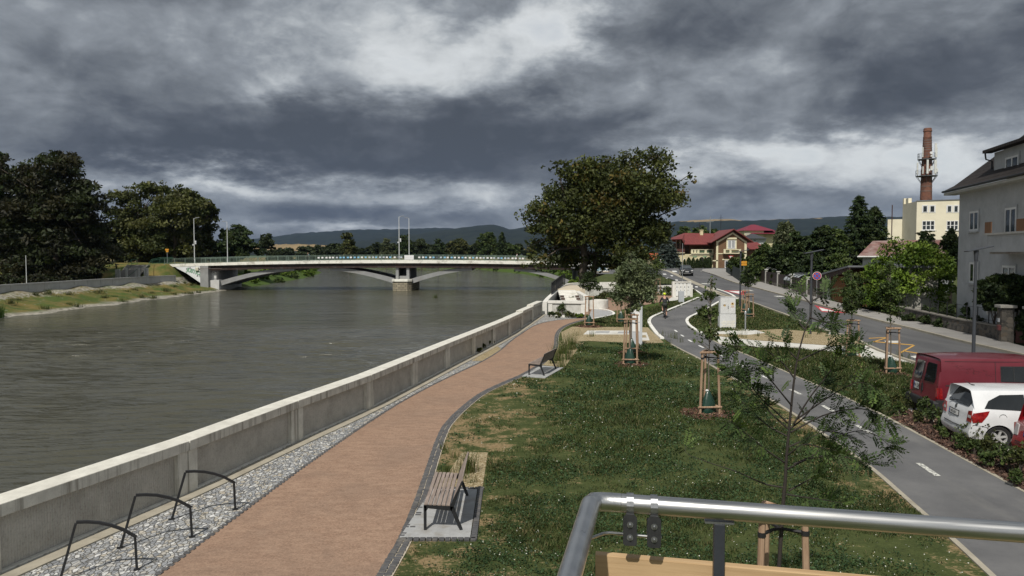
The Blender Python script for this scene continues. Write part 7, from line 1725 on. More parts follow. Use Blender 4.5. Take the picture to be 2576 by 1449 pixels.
def stakes(loc, label, H=1.95, seed=0, rz=0.0, bag=True, flip=1):
    g_ = np.random.default_rng(seed); o = thing('tree_stakes', label, 'tree stakes', loc, rz, 'timber stake frames of the young trees')
    base = [(-.30, -.17), (.30, -.17), (0, .34)]; tp = [(-.235, -.13), (.235, -.13), (0, .27)]
    for (a, b_) in zip(base, tp):
        MB().tube([(a[0], a[1], -.1), (b_[0], b_[1], H - .02)], [.039, .036], 8).build('post', M_stake, o, smooth=True)
    def bar(i, j, z, ex=.05, r=.028):
        f = z / H; p = Vector(base[i] + (0,)).lerp(Vector(tp[i] + (0,)), f); q = Vector(base[j] + (0,)).lerp(Vector(tp[j] + (0,)), f); d_ = (q - p).normalized()
        out = Vector((p.x + q.x, p.y + q.y, 0)).normalized() * .035; p, q = p - d_ * ex + out, q + d_ * ex + out
        MB().tube([(p.x, p.y, z), (q.x, q.y, z)], r, 6).build('cross_bar', M_stake, o)
    for z in (.06, .26): bar(0, 1, z); bar(1, 2, z); bar(2, 0, z)
    for (i, j) in ((0, 1), (1, 2), (2, 0)): bar(i, j, H + .0, .06, .033)
    g = MB(); zs = H - .17
    for t_ in tp:
        g.tube([(t_[0] * 1.02, t_[1] * 1.02, zs), (t_[0] * .3, t_[1] * .3, zs + .01), (.03, .01, zs)], [.022, .018, .022], 5)
        g.lathe([(.041, zs - .025), (.044, zs - .025), (.044, zs + .025), (.041, zs + .025)], (t_[0] * 1.02, t_[1] * 1.02, 0), 10)
    g.build('strap', pm('black_strap', (.012, .012, .013), .7, bump=0), o)
    return o
M_bag = pm('green_pvc_bag', (.012, .040, .026), .28, var=.3, scale=9, bump=.5, bs=9, spec=.6, world=False)
def bag(loc, label, seed=0, light=True):
    g_ = np.random.default_rng(seed); o = thing('watering_bag', label, 'watering bag', loc, g_.uniform(0, 6), 'green watering bags at the young trees')
    n, prof = 18, [(.235, 0), (.25, .06), (.235, .2), (.19, .38), (.14, .52), (.085, .64), (.05, .70)]
    vs_, fs_ = [], []
    for k, (r, z) in enumerate(prof):
        for j in range(n):
            a = 2 * math.pi * j / n; rr_ = r * (1 + .10 * math.sin(a * 3 + k * .5) + g_.normal() * .03); vs_.append((rr_ * math.cos(a), rr_ * .82 * math.sin(a), z + g_.normal() * .006))
    for k in range(len(prof) - 1):
        for j in range(n): fs_.append((k * n + j, k * n + (j + 1) % n, (k + 1) * n + (j + 1) % n, (k + 1) * n + j))
    fs_.append(tuple((len(prof) - 1) * n + j for j in range(n))); mb = MB(); mb._a(vs_, fs_); mb.build('bag_body', M_bag, o, smooth='all')
    if light: MB().box((.0, -.03, .70), (.13, .09, .05), .4).build('filler_flap', pm('white_flap', (.66, .67, .66), .6, bump=0), o, bevel=.015)
    return o
M_mulch = pm('bark_mulch_chips', (.095, .045, .030), .95, var=.55, scale=22, bump=.6, bs=40)
def mulch(loc, r, seed, n=900):
    g_ = np.random.default_rng(seed); a = g_.random(n) * 2 * np.pi; rr_ = r * np.sqrt(g_.random(n)) * (1 + .15 * np.sin(a * 3 + seed))
    c = np.stack([np.cos(a) * rr_, np.sin(a) * rr_, .02 + .05 * (1 - (rr_ / r) ** 2).clip(0) + g_.random(n) * .03], 1)
    t_ = pal(g_, n, [(.085, .040, .026), (.13, .068, .042), (.05, .026, .02), (.19, .11, .07)], [4, 3, 3, 1])
    me = leaves('bark_mulch', c, g_.uniform(.035, .09, n), t_, g_, 1.2, 1.6, wid=.4)
    o = link(me, 'bark_mulch', M_chip, loc=loc); stuff(o)
    bmz = MB().lathe([(r * 1.02, -.04), (r * .95, .015), (r * .6, .03), (0, .035)], (0, 0, 0), 20).build('mulch_bed', M_mulch, o, smooth='all'); stuff(bmz)
M_chip = mat('chips', lambda t, b: {'Base Color': t.attr('tint'), 'Roughness': .9})
def sapling(name, label, loc, H, lobes, palette, seed, n_leaf, size, elong=1.5, kpl=10, clump=.5, droop=0, up=.4, lean=(0, 0), tr=.03, bare=1.0, group='young street trees in stake frames', mb_=None, wid=.5):
    g_ = np.random.default_rng(seed); o = thing(name, label, 'young tree', loc, group=group)
    me, cc = crown('crown', lobes, n_leaf, size, palette, g_, clump=clump, kpl=kpl, up=up, elong=elong, droop=droop, flat=.7, inner=.3)
    mb = MB(); pts = [Vector((lean[0] * f ** 1.5 + g_.normal() * .012 * (f > 0), lean[1] * f, H * f)) for f in np.linspace(0, 1, 9)]; pts[0].z = -.1
    mb.tube(pts, [tr * (1 - .85 * k / 8) for k in range(9)], 7)
    for c in cc:
        c = Vector(c); zf = max(bare, min(H * .97, c.z - g_.uniform(.15, .45) * (abs(c.x) + abs(c.y) + .3))); f = zf / H
        s_ = Vector((lean[0] * f ** 1.5, lean[1] * f, zf)); mb.tube([s_, s_.lerp(c, .5) + Vector((0, 0, .03)), c], [tr * .32, tr * .22, tr * .1], 4)
    mb.build('trunk', M_bark_l, o, fix=False); link(me, 'crown', M_leaf, o); return o
def z_of(v, y, zb): return topz(v, y) - zb
def slobes(lst, p, g):
    k = p.y / FPX; out = []
    for (u, v, ru, rv) in lst: out.append(((u - CU) * k - p.x, g.uniform(-.15, .15), topz(v, p.y) - p.z, ru * k, (ru + rv) * .5 * k, rv * k))
    return out
gs = np.random.default_rng(21)
WILLOW = ([(.10, .125, .065), (.14, .165, .085), (.075, .10, .05)], [3, 3, 2])
T = [  # stake base, top of stakes, crown lobes, palette, leaves, label of tree, label of stakes
    (1781, 1043, 886, [(1790, 716, 10, 20), (1782, 750, 16, 20), (1796, 742, 12, 16), (1770, 790, 22, 22), (1790, 800, 16, 26), (1762, 835, 18, 14), (1788, 845, 18, 22), (1808, 835, 8, 10), (1756, 858, 12, 8)], GREEN, 620, .075, 'oak_sapling', 'slim oak sapling with lobed leaves staked on the open lawn', 'stake frame standing alone on the open lawn', True, .8),
    (1585, 918, 803, [(1590, 655, 22, 22), (1580, 690, 30, 30), (1612, 690, 26, 30), (1585, 735, 34, 34), (1622, 735, 24, 30), (1600, 772, 20, 18), (1560, 745, 14, 26), (1640, 710, 12, 24)], WILLOW, 7000, .065, 'willow_sapling', 'bushy grey green willow-like young tree before the white pylon', 'front one of two stake frames standing close together before the white pylon', True, .8),
    (1589, 889, 792, None, None, 0, 0, None, None, 'rear one of two stake frames standing close together before the white pylon', True, .7),
    (1482, 821, 746, [(1482, 700, 20, 14), (1470, 718, 14, 14), (1494, 722, 14, 16), (1482, 735, 12, 10)], DARK, 1700, .085, 'maple_sapling', 'young tree with a round dark crown beside the cross wall', 'stake frame beside the cross wall at the end of the red path', True, .9),
    (1562, 812, 747, None, None, 0, 0, None, None, 'stake frame half hidden behind the pale willow-like tree', True, .5),
    (1653, 742, 702, [(1650, 655, 14, 14), (1660, 670, 14, 16), (1646, 680, 14, 16), (1656, 696, 10, 10)], GREEN, 1500, .10, 'maple_sapling', 'young tree in front of the white flood wall and meter cabinets', 'stake frame in front of the white flood wall', False, 0),
    (1874, 786, 731, None, None, 0, 0, None, None, 'left one of two stake frames beside the tall lamp on the grass island', True, 0),
    (1883.5, 799, 740, [(1880, 690, 12, 14), (1872, 705, 10, 14), (1888, 705, 10, 16), (1880, 718, 10, 8)], DARK, 1500, .085, 'maple_sapling', 'young tree with dark narrow crown beside the lamp on the grass island', 'right one of two stake frames beside the tall lamp on the grass island', True, 0),
    (2142, 898, 806, [(2142, 710, 10, 24), (2136, 745, 14, 24), (2150, 750, 14, 26), (2142, 782, 16, 18)], GREEN, 1500, .075, 'column_sapling', 'young column-shaped tree between the crossing and the ivy hedge', 'stake frame at the right end of the pale crossing', True, .3),
    (2240, 941, 826, [(2238, 690, 10, 34), (2232, 735, 16, 30), (2246, 745, 16, 34), (2232, 780, 20, 22), (2252, 785, 18, 20), (2240, 805, 16, 10)], GREEN, 1900, .075, 'column_sapling', 'young column-shaped tree left of the red van', 'stake frame in the grass left of the red van', True, .6)]
for i, (u, vb, vt2, lob, pl_, nl, sz, nm, lab, slab_, bg_, mr) in enumerate(T):
    p = G(u, vb); H = z_of(vt2, p.y, p.z)
    stakes(p, slab_, H, i, gs.uniform(-.15, .15))
    if lob: 
        L_ = slobes(lob, p, gs); top = max(l[2] + l[5] for l in L_)
        lean_ = (L_[0][0] if i != 1 else 0, 0)
        sapling(nm, lab, p, top, L_, pl_, 600 + i, nl, sz, lean=lean_, tr=.032 if i else .03, bare=H * .95, elong=2.6 if nm.startswith('willow') else 1.4, wid=.5, kpl=16 if nl > 3000 else 9, droop=.5 if i == 1 else 0)
    else:
        g_ = np.random.default_rng(640 + i); lb2 = [(0, 0, H + .9, .35, .35, .7), (.1, 0, H + .5, .4, .4, .3)]
        sapling('maple_sapling', 'thin young tree in the ' + ['rear stake frame before the white pylon', 'stake frame half hidden behind the pale willow', 'left stake frame beside the tall island lamp'][[2, 4, 6].index(i)], p, H + 1.7, lb2, GREEN, 640 + i, 500, .08, bare=H)
    if bg_: bag(p + Vector((0, 0, .02)), 'green watering bag in the ' + ['lone frame on the open lawn', 'front frame of the close pair before the pylon', 'rear frame of the close pair before the pylon', 'frame beside the white cross wall', 'frame half hidden behind the pale willow', '', 'left frame beside the island lamp', 'right frame beside the island lamp', 'frame at the pale crossing', 'frame left of the red van'][i], i, i in (0, 9, 4))
    if mr: mulch(p, mr, i + 1, int(700 * mr / .8))

Zt = 8.0; pT = Vector((2.86, 8.0, 0)); kk = Zt / FPX
stakes((2.86, 8.0, 0), 'stake frame half hidden below the steel handrail in the foreground', 1.97, 77, .1)
gt = np.random.default_rng(99)
ft = thing('robinia_sapling', 'feathery young tree with pinnate leaves rising right behind the steel handrail', 'young tree', pT)
def z5(x, y, d=0.0):       # zoomed reading -> local point at depth Zt + d
    u, v = (2600 + x / 1.525) / 1.5652, (1100 + y / 1.525) / 1.5652
    q = P(u, v, Zt + d); return Vector(q) - pT
mb = MB()
def bez(pts, n=14):
    p = smoothline3(pts); return p
def sm3(pts, it=2):
    pts = [Vector(p) for p in pts]
    for _ in range(it):
        q = [pts[0]]
        for a, b_ in zip(pts, pts[1:]): q += [a * .75 + b_ * .25, a * .25 + b_ * .75]
        pts = q + [pts[-1]]
    return pts
tk = sm3([(0, 0, -.1), (0, 0, 1.0), z5(738, 1330), z5(752, 1200), z5(756, 1080), z5(775, 880), z5(798, 640), z5(820, 480), z5(868, 300), z5(905, 215), z5(918, 90)])
mb.tube(tk, [max(.003, .023 * (1 - i / (len(tk) - 1)) ** 1.15 + .003) for i in range(len(tk))], 8)
BR = [[(770, 900), (690, 830), (610, 745), (560, 680), (440, 570), (360, 460)], [(760, 860), (690, 790), (620, 735), (545, 640), (470, 570), (430, 540)], [(800, 870), (900, 700), (1020, 560), (1080, 420), (1160, 380)], [(820, 840), (960, 740), (1100, 650), (1200, 610), (1300, 650)],
      [(800, 1110), (920, 1060), (1040, 960), (1180, 900), (1300, 930), (1385, 1010)], [(770, 1270), (860, 1220), (940, 1180), (1000, 1150)], [(740, 1250), (620, 1230), (480, 1160), (320, 1110), (150, 1050), (150, 1010)], [(745, 1100), (640, 1030), (560, 960), (480, 900), (420, 850)],
      [(760, 1010), (900, 950), (1020, 900), (1150, 950), (1250, 1110)], [(822, 480), (770, 430), (735, 360)], [(830, 490), (1000, 410), (1100, 390), (1185, 385)], [(868, 300), (825, 250), (800, 160)], [(900, 230), (980, 260), (1040, 260)], [(810, 600), (720, 480), (590, 400), (440, 400)],
      [(780, 920), (1000, 800), (1200, 770), (1300, 800), (1390, 870)], [(790, 760), (700, 650), (630, 560), (600, 500)], [(760, 1140), (920, 1060), (1100, 1060), (1230, 1100)], [(760, 940), (640, 880), (520, 760), (440, 690)], [(905, 150), (850, 90), (830, 40)], [(912, 130), (980, 90), (1010, 60)], [(760, 1060), (860, 980), (960, 1010), (1060, 1030)], [(775, 900), (880, 820), (980, 660), (1010, 610)], [(750, 1290), (870, 1310), (990, 1325), (1090, 1345)]]
Lc, Ld, Ln, Ls, Lt = [], [], [], [], []
for bi, br_ in enumerate(BR):
    dmax = gt.uniform(-.75, .75)
    pts = sm3([z5(x, y, dmax * (i / (len(br_) - 1)) ** 1.2) for i, (x, y) in enumerate(br_)])
    n = len(pts); mb.tube(pts, [max(.0022, .011 * (1 - i / n)) for i in range(n)], 5)
    Ltot = sum((b_ - a).length for a, b_ in zip(pts, pts[1:])); bare = bi == 6
    m = max(7, int(Ltot / .025)) if not bare else 5
    for j in range(m):
        f = gt.uniform(.30 if not bare else .85, 1.0); idx = min(n - 2, int(f * (n - 1))); c = pts[idx].lerp(pts[idx + 1], gt.random()); tan = (pts[idx + 1] - pts[idx]).normalized()
        side = Vector(gt.normal(size=3)); side = (side - tan * side.dot(tan)).normalized()
        rd = (tan * gt.uniform(.3, .9) + side * .8 + Vector((0, 0, gt.uniform(-.08, .35)))).normalized(); rl = gt.uniform(.12, .22)
        end = c + rd * rl + Vector((0, 0, -.006)); mb.tube([c, c.lerp(end, .5) + Vector((0, 0, .008)), end], .0013, 3, cap=False)
        nrm = (Vector((0, 0, 1)) + Vector(gt.normal(size=3)) * .45).normalized(); lat = rd.cross(nrm).normalized(); nrm = lat.cross(rd)
        pr = int(gt.integers(5, 9)); tcol = pal(gt, 1, [(.038, .066, .022), (.056, .088, .028), (.092, .14, .036)], [5, 4, 1.5])[0]
        for q in range(pr + 1):
            fq = .18 + .82 * q / pr; base_ = c.lerp(end, fq)
            for sg_ in ((-1, 1) if q < pr else (0,)):
                dl = (lat * sg_ + rd * (.55 if sg_ else 1) + Vector((0, 0, gt.uniform(-.18, .10)))).normalized(); ln = gt.uniform(.034, .050)
                Lc.append(base_ + dl * ln * .52); Ld.append(dl); Ls.append(ln); Lt.append(tcol * gt.uniform(.8, 1.25)); Ln.append(nrm)
mb.build('trunk', pm('dark_twig_bark', (.030, .024, .020), .85, var=.3, scale=12, bump=.3, world=False), ft, smooth='all', fix=False)
Lc, Ld, Ln = np.array(Lc), np.array(Ld), np.array(Ln); Ls = np.array(Ls)[:, None]
b3 = unit(np.cross(Ln, Ld)); A3, B3 = Ld * Ls * .5, b3 * Ls * .19
V3 = np.stack([Lc - A3, Lc + B3 - A3 * .2, Lc + B3 * .9 + A3 * .45, Lc + A3, Lc - B3 * .9 + A3 * .45, Lc - B3 - A3 * .2], 1).reshape(-1, 3)
link(np_mesh('crown', V3, np.arange(len(V3)).reshape(-1, 6), np.repeat(np.array(Lt), 6, 0)), 'crown', M_leaf, ft)

lawn1 = [(p.x, p.y) for p in offset(Redge, .30) if p.y < 40.5] + [(p.x, p.y) for p in reversed(offset(CL, -.14)) if 4 < p.y < 41]
holes = [[(-1.95, 12.3), (-.58, 12.3), (-.55, 17.95), (-1.3, 17.95), (-1.7, 15.1)], [(p.x, p.y) for p in GP([(1310, 950), (1374, 954), (1422, 926), (1456, 880), (1420, 858), (1360, 921)])]]
lawn2 = [(p.x, p.y) for p in GP([(1815, 868), (1935, 876), (2080, 888), (2164, 899), (2292, 919), (2340, 935), (2320, 1030), (2270, 1026), (2240, 1048), (2189, 1029), (2105, 990), (2009, 950), (1929, 914), (1871, 889)])]
lawn3 = [(p.x, p.y) for p in GP([(1745, 835), (1728, 822), (1730, 803), (1757, 791), (1790, 774), (1820, 758), (1860, 756), (1892, 764), (1940, 782), (1988, 799), (2029, 820), (2100, 842), (2080, 838), (1960, 829), (1860, 834)])]
lawn4 = [(p.x, p.y) for p in GP([(1430, 822), (1480, 806), (1560, 790), (1700, 758), (1760, 752), (1715, 770), (1668, 790), (1640, 801), (1632, 812), (1640, 824)])]
gl = np.random.default_rng(55)
def vnoise(x, y, s, ph):
    return (np.sin(x * s + ph + 1.7 * np.sin(y * s * .7 + ph)) * np.sin(y * s * 1.13 + 2 * ph + 1.3 * np.sin(x * s * .9 - ph)))
def scatter(poly, n, ypow=2.0, holes=()):
    ys = [p[1] for p in poly]; xs = [p[0] for p in poly]; y0, y1 = min(ys), max(ys)
    yy = 1 / gl.uniform(1 / y1, 1 / y0, n * 3) if ypow == 2 else gl.uniform(y0, y1, n * 3)
    xx = gl.uniform(min(xs), max(xs), n * 3)
    keep = inside(poly, xx, yy)
    for h_ in holes: keep &= ~inside(h_, xx, yy)
    return xx[keep][:n], yy[keep][:n]
def hrv(y): return np.clip(.0212 * (y - 45), 0, 2.55)
GRASSC = ([(.034, .051, .015), (.053, .075, .022), (.077, .099, .032), (.17, .145, .07)], [4, 5, 3, 1.6])
def grass(poly, n, name, hmin, hmax, wid, holes=(), dry=None):
    xx, yy = scatter(poly, n, 2, holes)
    dens = .5 + .30 * vnoise(xx, yy, .9, .3) + .25 * vnoise(xx, yy, 2.7, 1.2) + .22 * vnoise(xx, yy, 7.5, 2.2)
    if dry is not None: dens = dens - dry(xx, yy)
    k = gl.random(len(xx)) < np.clip(dens * 1.7 - .12, 0, 1); xx, yy = xx[k], yy[k]; dens = dens[k]; m = len(xx)
    far = np.clip(yy / 14, 1, 3.2)
    h_ = gl.uniform(hmin, hmax, m) * (.55 + .9 * np.clip(dens, 0, 1)) * np.sqrt(far); w_ = wid * far * gl.uniform(.6, 1.4, m)
    a = gl.random(m) * 2 * np.pi; le = gl.uniform(.1, 1.0, m) * h_; b_ = gl.random(m) * 2 * np.pi
    p0 = np.stack([xx, yy, hrv(yy) - .005], 1); sd = np.stack([np.cos(a), np.sin(a), np.zeros(m)], 1) * w_[:, None] * .5
    tip = p0 + np.stack([np.cos(b_) * le, np.sin(b_) * le, h_], 1); md = p0 * .45 + tip * .55 + np.stack([np.zeros(m), np.zeros(m), h_ * .12], 1)
    V = np.stack([p0 - sd, p0 + sd, md + sd * .8, tip, md - sd * .8], 1).reshape(-1, 3)
    t_ = pal(gl, m, *GRASSC) * (1.0 + .22 * vnoise(xx, yy, 1.6, .9))[:, None]
    o = link(np_mesh(name, V, np.arange(5 * m).reshape(m, 5), np.repeat(np.clip(t_, .004, 1), 5, 0)), name, M_leaf); return stuff(o)
def clover(poly, n, name, size, holes=(), dry=None):
    xx, yy = scatter(poly, n, 2, holes); dens = .45 + .45 * vnoise(xx, yy, 1.3, 2.0) + .3 * vnoise(xx, yy, 4.6, .5)
    if dry is not None: dens = dens - dry(xx, yy)
    k = gl.random(len(xx)) < np.clip(dens * 1.6, 0, 1); xx, yy = xx[k], yy[k]; m = len(xx); far = np.clip(yy / 14, 1, 3)
    c = np.stack([xx, yy, hrv(yy) + gl.uniform(.02, .075, m)], 1)
    return stuff(link(leaves(name, c, size * gl.uniform(.6, 1.3, m) * far, pal(gl, m, [(.034, .066, .024), (.050, .090, .034), (.024, .048, .018)], [4, 3, 3]), gl, 1.1, 1.25, wid=.55), name, M_leaf))
def flowers(poly, n, name, holes=()):
    xx, yy = scatter(poly, n, 2, holes); dens = .25 + .5 * vnoise(xx, yy, 1.1, 4.0) + .35 * vnoise(xx, yy, 3.1, 1.5)
    k = gl.random(len(xx)) < np.clip(dens, .03, 1); xx, yy = xx[k], yy[k]; m = len(xx); far = np.clip(yy / 15, 1, 2.0)
    c = np.stack([xx, yy, hrv(yy) + gl.uniform(.06, .12, m)], 1)
    return stuff(link(leaves(name, c, .020 * gl.uniform(.6, 1.3, m) * far, np.repeat(np.array([[.52, .52, .45]]), m, 0), gl, 1.6, 1.0, wid=.5), name, M_chip))
_c = sorted((p.y, p.x) for p in CL); cly, clx = [q[0] for q in _c], [q[1] for q in _c]
dryf = lambda x, y: np.clip((2.8 - (x - (y - 12) * .095)) / 5.2, 0, 1) ** 1.4 * .55 + np.clip(1 - (np.interp(y, cly, clx) - x) / 1.5, 0, 1) * .45 + .38 * np.clip(vnoise(x, y, .62, 3.1) + .25 * vnoise(x, y, 1.9, 1.1), 0, 1)
grass(lawn1, 230000, 'lawn_grass', .03, .085, .010, holes, dryf); clover(lawn1, 120000, 'clover_leaves', .030, holes, dryf); flowers(lawn1, 4200, 'clover_flowers', holes)
grass(lawn2, 60000, 'lawn_grass.001', .04, .12, .014); flowers(lawn2, 300, 'clover_flowers.001')
grass(lawn3, 26000, 'lawn_grass.002', .03, .07, .016); grass(lawn4, 30000, 'lawn_grass.003', .03, .07, .016)

# ornamental grasses and small bed plants
for i, (u, v, h_, sp_, n_) in enumerate([(1178, 1190, .62, .28, 130), (1163, 1205, .30, .2, 40), (1122, 1192, .32, .24, 46), (1118, 1132, .26, .2, 36), (1142, 1152, .24, .18, 30), (1186, 1216, .22, .16, 24), (1402, 908, .95, .4, 150), (1418, 890, 1.15, .45, 170), (1436, 880, 1.0, .4, 150), (1412, 925, .6, .35, 90), (1428, 905, .8, .35, 110), (1392, 915, .5, .3, 60)]):
    p = G(u, v); tuft('ornamental_grass', ['upright tuft of ornamental grass right behind the near bench', 'tuft of ornamental grass in the tall clump beside the far bench'][i > 5] if i in (0,) or i > 5 else 'small sparse grass tuft in the gravel bed by the near bench', p, h_, sp_, n_, 800 + i, .42, .011, ([(.055, .085, .018), (.085, .115, .028), (.13, .12, .04)], [4, 3, 1.5]) if i > 5 else STRAW, 'ornamental grasses by the far bench' if i > 5 else 'grass tufts by the near bench')
for i, (u, v) in enumerate([(1312 + 0, 842), (1482, 848), (1490, 847), (1455, 845), (1690, 850), (1700, 853), (1668, 846), (1683, 866), (1712, 862), (1830, 858), (1842, 852), (1860, 848), (1905, 846), (1985, 846), (2030, 850), (2062, 842), (1930, 842), (1870, 850), (2265, 900), (2280, 905)][1:]):
    p = G(u, v); tuft('bed_grass', 'thin grass tuft growing in the tan gravel bed', p, .5, .3, 22, 830 + i, .4, .012, STRAW, 'thin tufts in the gravel beds')
for i, (u, v, h_, w_) in enumerate([(1228, 872, .32, .38), (1240, 868, .3, .3), (1205, 888, .28, .42), (1215, 880, .34, .4)]):
    p = G(u, v); broadleaf('bed_shrub', 'small dark shrub in the gravel pocket along the flood wall', 'shrub', p, h_, w_, OLIVE, 860 + i, n_leaf=260, size=.06, nl=5, base=0, group='shrubs in the wall pocket')
for i, (u, v, h_, w_, pl_) in enumerate([(1387, 797, .5, .7, DARK), (1398, 796, .4, .7, OLIVE), (1414, 797, 1.15, 1.0, GREEN), (1428, 798, .45, .6, OLIVE), (1440, 799, .35, .5, OLIVE), (1452, 799, .3, .5, BRIGHT), (1462, 799, .35, .5, BRIGHT), (1405, 799, .35, .6, OLIVE)]):
    p = G(u, v); broadleaf('bed_shrub', 'low shrub planted at the foot of the white cross wall', 'shrub', (p.x, p.y - .35, p.z), h_, w_, pl_, 870 + i, n_leaf=420, size=.075, nl=6, base=0, group='shrubs below the cross wall')
for i, (u, v, h_, w_, pl_) in enumerate([(1525, 752, .8, 2.4, OLIVE), (1548, 756, .7, 2.0, GREEN), (1510, 758, .8, 1.4, OLIVE), (1590, 744, .7, 2.2, GREEN), (1610, 744, .8, 2, OLIVE), (1635, 744, .7, 1.8, GREEN), (1672, 743, .8, 1.6, GREEN), (1684, 742, .9, 1.2, OLIVE), (1705, 742, .6, 1.2, OLIVE), (1722, 742, .6, 1.3, OLIVE), (1738, 741, .6, 1.2, OLIVE)]):
    p = G(u, v); broadleaf('bed_shrub', 'low shrub in the planting bed before the white flood wall', 'shrub', p, h_, w_, pl_, 885 + i, n_leaf=600, size=.09, nl=6, base=0, group='shrubs before the white flood wall')
# shrub row between the cycle path and the parked cars
gsb = np.random.default_rng(66)
row = [(2225, 1030, .5), (2255, 1022, .6), (2280, 1010, .7), (2262, 1046, .55), (2300, 1032, .75), (2325, 1052, .7), (2345, 1072, .75), (2310, 1066, .5), (2372, 1088, .7), (2395, 1096, .75), (2420, 1108, .8), (2370, 1110, .5), (2440, 1122, .85), (2462, 1128, .9), (2450, 1148, .6), (2412, 1135, .5), (2490, 1158, .6), (2515, 1180, .75), (2540, 1192, .7), (2568, 1205, .85), (2552, 1226, .55), (2480, 1180, .45)]
for i, (u, v, h_) in enumerate(row):
    p = G(u, v); broadleaf('verge_shrub', 'small leafy shrub in the mulched strip before the parked cars', 'shrub', p, h_ * gsb.uniform(.7, 1.05), h_ * gsb.uniform(.6, .95), [GREEN, OLIVE, GREEN][i % 3], 900 + i, n_leaf=420, size=.045, nl=7, base=0, elong=1.8, up=.3, clump=.42, group='shrubs before the parked cars')
mq = [(p.x, p.y) for p in GP([(2240, 1052), (2300, 1086), (2423, 1154), (2576, 1236), (2740, 1320), (2760, 1260), (2576, 1172), (2500, 1128), (2420, 1085), (2330, 1040), (2270, 1030)])]
xx, yy = scatter(mq, 9000); m = len(xx); c = np.stack([xx, yy, .015 + gl.random(m) * .035], 1)
stuff(link(leaves('bark_mulch', c, gl.uniform(.04, .10, m), pal(gl, m, [(.085, .045, .032), (.13, .075, .05), (.05, .03, .024), (.20, .13, .09)], [4, 3, 3, 1]), gl, 1.2, 1.6, wid=.35), 'bark_mulch', M_chip))
def paint(name, c, rough=.25):
    def fn(t, b):
        p = t.objc(); n = t.noise(p, 2.5, 4, .6); z = t.sep(p)[2]
        dust = t.mul(t.rng(z, .55, .2), t.rng(t.noise(p, 7, 4, .6), .3, .7, .1, .55))
        return {'Base Color': t.mix(dust, t.mix(t.rng(n, .3, .7), sc(c, .94), sc(c, 1.05)), (.20, .18, .15)), 'Roughness': t.rng(n, .3, .7, rough, rough + .12), 'Coat Weight': .4, 'Coat Roughness': .1, 'Specular IOR Level': .5}
    return mat(name, fn)
M_cglass = mat('tinted_car_glass', lambda t, b: {'Base Color': (.010, .012, .013), 'Roughness': .04, 'Specular IOR Level': .7})
M_tyre = pm('tyre_rubber', (.016, .016, .017), .85, var=.3, scale=6, bump=.2, world=False)
M_alloy = pm('alloy_rim', (.50, .50, .49), .35, metal=.25, var=.12, scale=8, bump=0, world=False)
M_blackp = pm('black_plastic', (.016, .017, .018), .6, var=.25, scale=6, bump=.1, world=False)
M_tail = mat('tail_lamp_red', lambda t, b: {'Base Color': t.mix(t.rng(t.noise(t.objc(), 14, 2, .5), .35, .65), (.16, .006, .008), (.30, .016, .016)), 'Roughness': .12, 'Coat Weight': .6})
M_clear = pm('clear_lamp', (.42, .42, .42), .15, bump=0, var=.15, scale=12)
M_plate = pm('plate_white', (.60, .60, .58), .5, bump=0, var=.03); M_plateb = pm('plate_blue', (.02, .05, .28), .5, bump=0, var=.03)
